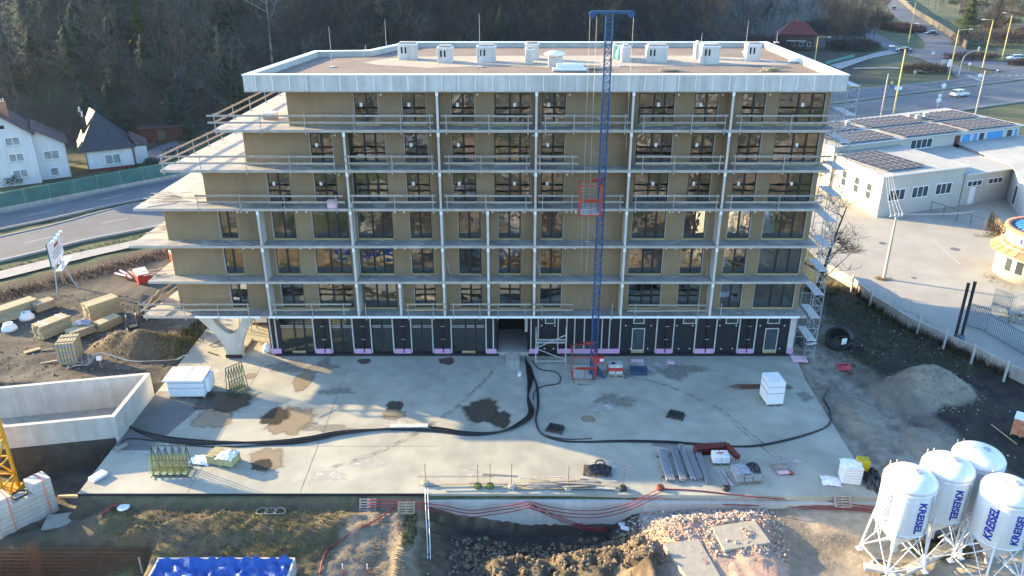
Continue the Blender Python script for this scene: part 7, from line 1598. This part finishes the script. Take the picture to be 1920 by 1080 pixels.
# conifers that stand out
for nm, lab, px, py, H, rb, lf, sd in (('spruce_tree', 'pale blue spruce beside the garden of the white house', 346, 222, 9.0, 2.9, 'needle_blue', 3), ('pine_tree', 'sunlit yellow green conifer high on the left hillside', 268, 92, 9.5, 3.0, 'leaf_green', 4), ('spruce_tree', 'bluish spruce at the left edge of the hillside', 12, 175, 12, 3.4, 'needle_blue', 6), ('spruce_tree', 'tall dark spruce in the middle of the left hillside', 226, 165, 12, 3.0, 'needle_blue', 7), ('pine_tree', 'dense dark conifer above the white house', 150, 110, 9, 3.0, 'needle', 8), ('pine_tree', 'dark young conifer behind the red shed', 360, 262, 5, 1.8, 'needle', 9)):
    t = make_tree(nm, lab, conifer_mesh(sd, H, rb, 2600), 'bark', lf); p = hillpt(px, py) or G(px, py, 0); t.location = p
t = make_tree('pine_tree', 'broad sunlit pine at the top right above the side road', conifer_mesh(21, 13, 6.0, 5200), 'bark', 'leaf_green'); p = G(1812, 62, 0); t.location = (p.x, p.y, 0)
t = make_tree('pine_tree', 'smaller conifer behind the broad sunlit pine', conifer_mesh(22, 11, 3.6, 2600), 'bark', 'needle'); p = G(1868, 40, 0); t.location = (p.x, p.y, 0)
# the wood: variants copied over the hillside, nearest rows as single trees
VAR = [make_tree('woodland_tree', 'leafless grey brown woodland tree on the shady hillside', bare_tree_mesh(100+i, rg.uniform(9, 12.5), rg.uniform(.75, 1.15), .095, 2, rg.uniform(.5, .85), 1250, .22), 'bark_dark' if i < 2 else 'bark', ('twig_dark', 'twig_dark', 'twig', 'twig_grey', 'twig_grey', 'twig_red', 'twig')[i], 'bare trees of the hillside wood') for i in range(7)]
EVG = [make_tree('woodland_conifer', 'dark evergreen tree among the bare trees of the left hillside', conifer_mesh(200+i, rg.uniform(7.5, 10), rg.uniform(3.0, 4.2), 2000), 'bark', 'needle', 'dark conifers of the hillside wood') for i in range(3)]
spots = []
def visible_px(p):
    d = p-CAMP; zc = d.y*math.cos(TH)-d.z*math.sin(TH)
    return 960+FPX*d.x/zc, 540+FPX*(-(d.z*math.cos(TH)+d.y*math.sin(TH)))/zc
tries = 0
while len(spots) < 620 and tries < 30000:
    tries += 1
    x = rg.uniform(-190, 98); ty = toe(x); y = ty+rg.uniform(-2, 74 if x < 25 else 120)
    if x > 60 and y < toe(x)+1: continue
    z = height(x, y); px, py = visible_px(Vector((x, y, z+8))); _, pyb = visible_px(Vector((x, y, z)))
    if px < -60 or px > 1700 or py < -260 or pyb < -160: continue
    if px > 1560 and py < 20: pass
    if any((x-a)**2+(y-b)**2 < 11 for a, b, *_ in spots): continue
    hx_ = abs(x+63) < 17 and y < 76
    if hx_ and y < 74: continue
    if 70 < x < 98 and 205 < y < 226 : continue
    spots.append((x, y, z, px))
spots.sort(key=lambda s: s[1]-toe(s[0]))
heavy = []
nt = ne = 0
for x, y, z, px in spots:
    left = px < 470; ever = rg.random() < (.48 if left else .05); sc = rg.uniform(.75, 1.2)
    if ever and ne < 70:
        src = EVG[ne % 3]; first = src.location.z < -400; o = src if first else dup(src); ne += 1
    elif not ever and nt < 205:
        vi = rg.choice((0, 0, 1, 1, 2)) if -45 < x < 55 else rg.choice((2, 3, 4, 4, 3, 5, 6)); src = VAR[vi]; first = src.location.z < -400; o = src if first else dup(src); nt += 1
    else: heavy.append((x, y, z, sc)); continue
    o.location = (x, y, z); o.rotation_euler = (0, 0, rg.uniform(0, 6.28)); o.scale = (sc, sc, sc*rg.uniform(.9, 1.15))
    where = 'above the white houses' if px < 300 else 'left of the flat roof' if px < 640 else 'behind the roof left of the blue mast' if px < 1140 else 'behind the roof right of the blue mast'
    o['label'] = ('dark evergreen tree on the hillside ' if ever and src in EVG else 'leafless grey brown tree on the wooded hillside ')+where; o['group'] = ('conifers ' if ever and src in EVG else 'bare trees ')+where
mt_, mc_, md_ = MB(), MB(), MB()
light = [bare_tree_mesh(300+i, 11, .9, .085, 1, .7, 520, .25) for i in range(4)]
def joinin(dst, src, M4): b = len(dst.v); dst.v += [tuple(M4 @ Vector(v)) for v in src.v]; dst.f += [tuple(i+b for i in f) for f in src.f]
for x, y, z, sc in heavy:
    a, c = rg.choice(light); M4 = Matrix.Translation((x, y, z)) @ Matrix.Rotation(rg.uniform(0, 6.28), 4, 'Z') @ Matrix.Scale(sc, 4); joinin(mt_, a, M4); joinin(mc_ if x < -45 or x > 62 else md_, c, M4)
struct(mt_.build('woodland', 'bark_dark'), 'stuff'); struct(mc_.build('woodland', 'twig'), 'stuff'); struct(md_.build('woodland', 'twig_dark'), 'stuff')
# brushwood on the forest floor
m = MB(); m2 = MB(); m3 = MB()
for _ in range(26000):
    x = rg.uniform(-170, 98); y = toe(x)+rg.uniform(-4, 66)
    if x > 60 and y < toe(x): continue
    if abs(x+62) < 13 and y < 73: continue
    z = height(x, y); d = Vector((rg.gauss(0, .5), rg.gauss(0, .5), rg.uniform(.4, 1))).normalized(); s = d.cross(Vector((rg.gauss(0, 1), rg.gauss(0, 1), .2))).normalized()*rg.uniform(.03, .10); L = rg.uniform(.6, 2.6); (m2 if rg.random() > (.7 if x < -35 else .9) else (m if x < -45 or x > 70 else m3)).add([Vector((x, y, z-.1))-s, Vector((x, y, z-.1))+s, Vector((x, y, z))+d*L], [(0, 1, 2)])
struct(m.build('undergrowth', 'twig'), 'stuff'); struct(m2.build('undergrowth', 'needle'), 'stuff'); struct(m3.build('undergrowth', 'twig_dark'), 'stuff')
# loose taller trees in front of the right wood
n_ = 0
for i in range(80):
    for _ in range(40):
        px, py = rg.uniform(1400, 1668), rg.uniform(8, 118)
        if py < 112-abs(px-1560)*.10 and not (1440 < px < 1540 and 55 < py < 112) and not (px > 1640 and py > 45 and py < 70) and py < 60+ (1668-px)*.55: break
    c = G(px, py, 0); z_ = height(c.x, c.y)
    if z_ > 3: c = hillpt(px, py) or c
    rs_ = px > 1535; o = dup(VAR[i % 7], (c.x, c.y, height(c.x, c.y)-.1), rg.uniform(0, 6), 'tall leafless tree '+('between the red roofed house and the side road' if rs_ else 'at the wood edge left of the red roofed house')); o['group'] = 'bare trees right of the red roofed house' if rs_ else 'bare trees left of the red roofed house'; k = rg.uniform(.85, 1.3) if px > 1535 else rg.uniform(.6, .9); o.scale = (k, k, k)
# dense thicket and hedges at the right
k = 0
for px, py, rx, ry, h, lab in ((1690, 56, 7, 12, 2.2, 'dark red brown thicket left of the side road'), (1570, 60, 12, 10, 5, 'grey brown thicket right of the red roofed house'), (1615, 45, 11, 12, 5.5, 'tall brown thicket between the red roofed house and the side road'), (1598, 92, 8, 6, 3, 'grey thicket at the bottom edge of the right wood'), (1430, 92, 9, 5, 4, 'dark thicket left of the red roofed house'), (1735, 135, 6.5, 2.6, 2.2, 'dark clipped shrub bed on the grass island'), (1820, 112, 8.0, 2.4, 2.2, 'reddish brown shrub bed beyond the junction'), (1850, 85, 12, 4, 5.0, 'brown hedge by the sunlit yellow lamps at the right'), (1905, 78, 9, 4, 4.0, 'rust coloured bushes at the right edge'), (1925, 122, 5, 2, 1.8, 'dark low hedge beside the parked white car')):
    k += 1; c = G(px, py, 0); bush('thicket' if k < 6 else 'shrub_bed', lab, (c.x, c.y, 0), rx, ry, h, 'twig' if k in (2, 3, 4) else 'hedge_brown', int(rx*ry*75+1600), 400+k, 'bushes', .75 if k < 6 else .4, None, 'bark', .16 if k < 6 else .35)
for i, (px, py, rx, h) in enumerate(((95, 325, 2.4, 2.0), (20, 345, 1.8, 1.6), (330, 300, 2.0, 2.2), (285, 312, 1.2, 1.2))):
    c = G(px, py, 0); bush('garden_bush', ['dark bush at the corner of the tall white house', 'dark bush at the foot of the tall white house, left edge', 'evergreen bush near the end of the noise barrier', 'low bush right of the small white house'][i], (c.x, c.y, 0), rx, 1.2, h, 'needle', 1200, 500+i, 'bush', .16)
for i in range(84):
    for _ in range(50):
        px, py = rg.uniform(1735, 1935), rg.uniform(-14, 74)
        if py < (px-1725)*.75-2: break
    o = dup(VAR[i % 7], label='bare garden tree on the sunny slope beyond the side road'); c = G(px, py, 0); o.location = (c.x, c.y, height(c.x, c.y)); k = rg.uniform(.5, 1.05); o.scale = (k, k, k); o['group'] = 'garden trees on the far slope'; o.name = 'garden_tree'
for i in range(30):
    px, py = rg.uniform(1765, 1925), rg.uniform(4, 66); c = G(px, py, 0)
    if py > (px-1735)*.7: continue
    bush('garden_bush', 'low bush scattered on the sunny slope beyond the side road', (c.x, c.y, 0), rg.uniform(2, 4.5), rg.uniform(1.5, 2.5), rg.uniform(1.2, 2.6), rg.choice(('needle', 'leaf_green', 'hedge_brown')), 900, 600+i, 'bush', .4, 'garden bushes on the far slope', 'bark', .4)
# far sunny gardens and a far bank closing the view at the top right
# country behind the camera, which the windows mirror
rb = random.Random(5); ta, tb = MB(), MB()
for i in range(18):
    x = rb.uniform(-90, 90); y = rb.uniform(-210, -75); a, c = rb.choice(light); M4 = Matrix.Translation((x, y, height(x, y)-.1)) @ Matrix.Rotation(rb.uniform(0, 6), 4, 'Z'); joinin(ta, a, M4); joinin(tb, c, M4)
struct(ta.build('woodland', 'bark'), 'stuff'); struct(tb.build('woodland', 'twig'), 'stuff')

m = MB()  # brush added along the flat bank line to darken it
for _ in range(5200):
    k = rg.random(); x = -74+50*k; y = 14.6+(x+52)*.98-rg.uniform(1.6, 5.2); d = Vector((rg.gauss(0, .5), rg.gauss(0, .5), rg.uniform(.5, 1))).normalized(); s_ = d.cross(Vector((rg.gauss(0, 1), rg.gauss(0, 1), .3))).normalized()*.03; q = Vector((x, y, height(x, y)-.05)); m.add([q-s_, q+s_, q+d*rg.uniform(.4, 1.1)], [(0, 1, 2)])
struct(m.build('bank_shade_brush', 'hedge_brown'), 'stuff')
# ================================================================ air
hz = MB().box(-730, 730, -445, 930, -6, 66).build('haze', None); hz['kind'] = 'stuff'
hm = bpy.data.materials.new('haze'); hm.use_nodes = True; hn = hm.node_tree; hn.nodes.clear()
ho = hn.nodes.new('ShaderNodeOutputMaterial'); hv = hn.nodes.new('ShaderNodeVolumePrincipled')
hv.inputs['Density'].default_value = 0.000055; hv.inputs['Anisotropy'].default_value = 0.45; hv.inputs['Color'].default_value = (0.60, 0.82, 1.0, 1)
hn.links.new(hv.outputs[0], ho.inputs['Volume']); hz.data.materials.append(hm)
SC.cycles.volume_bounces = 0
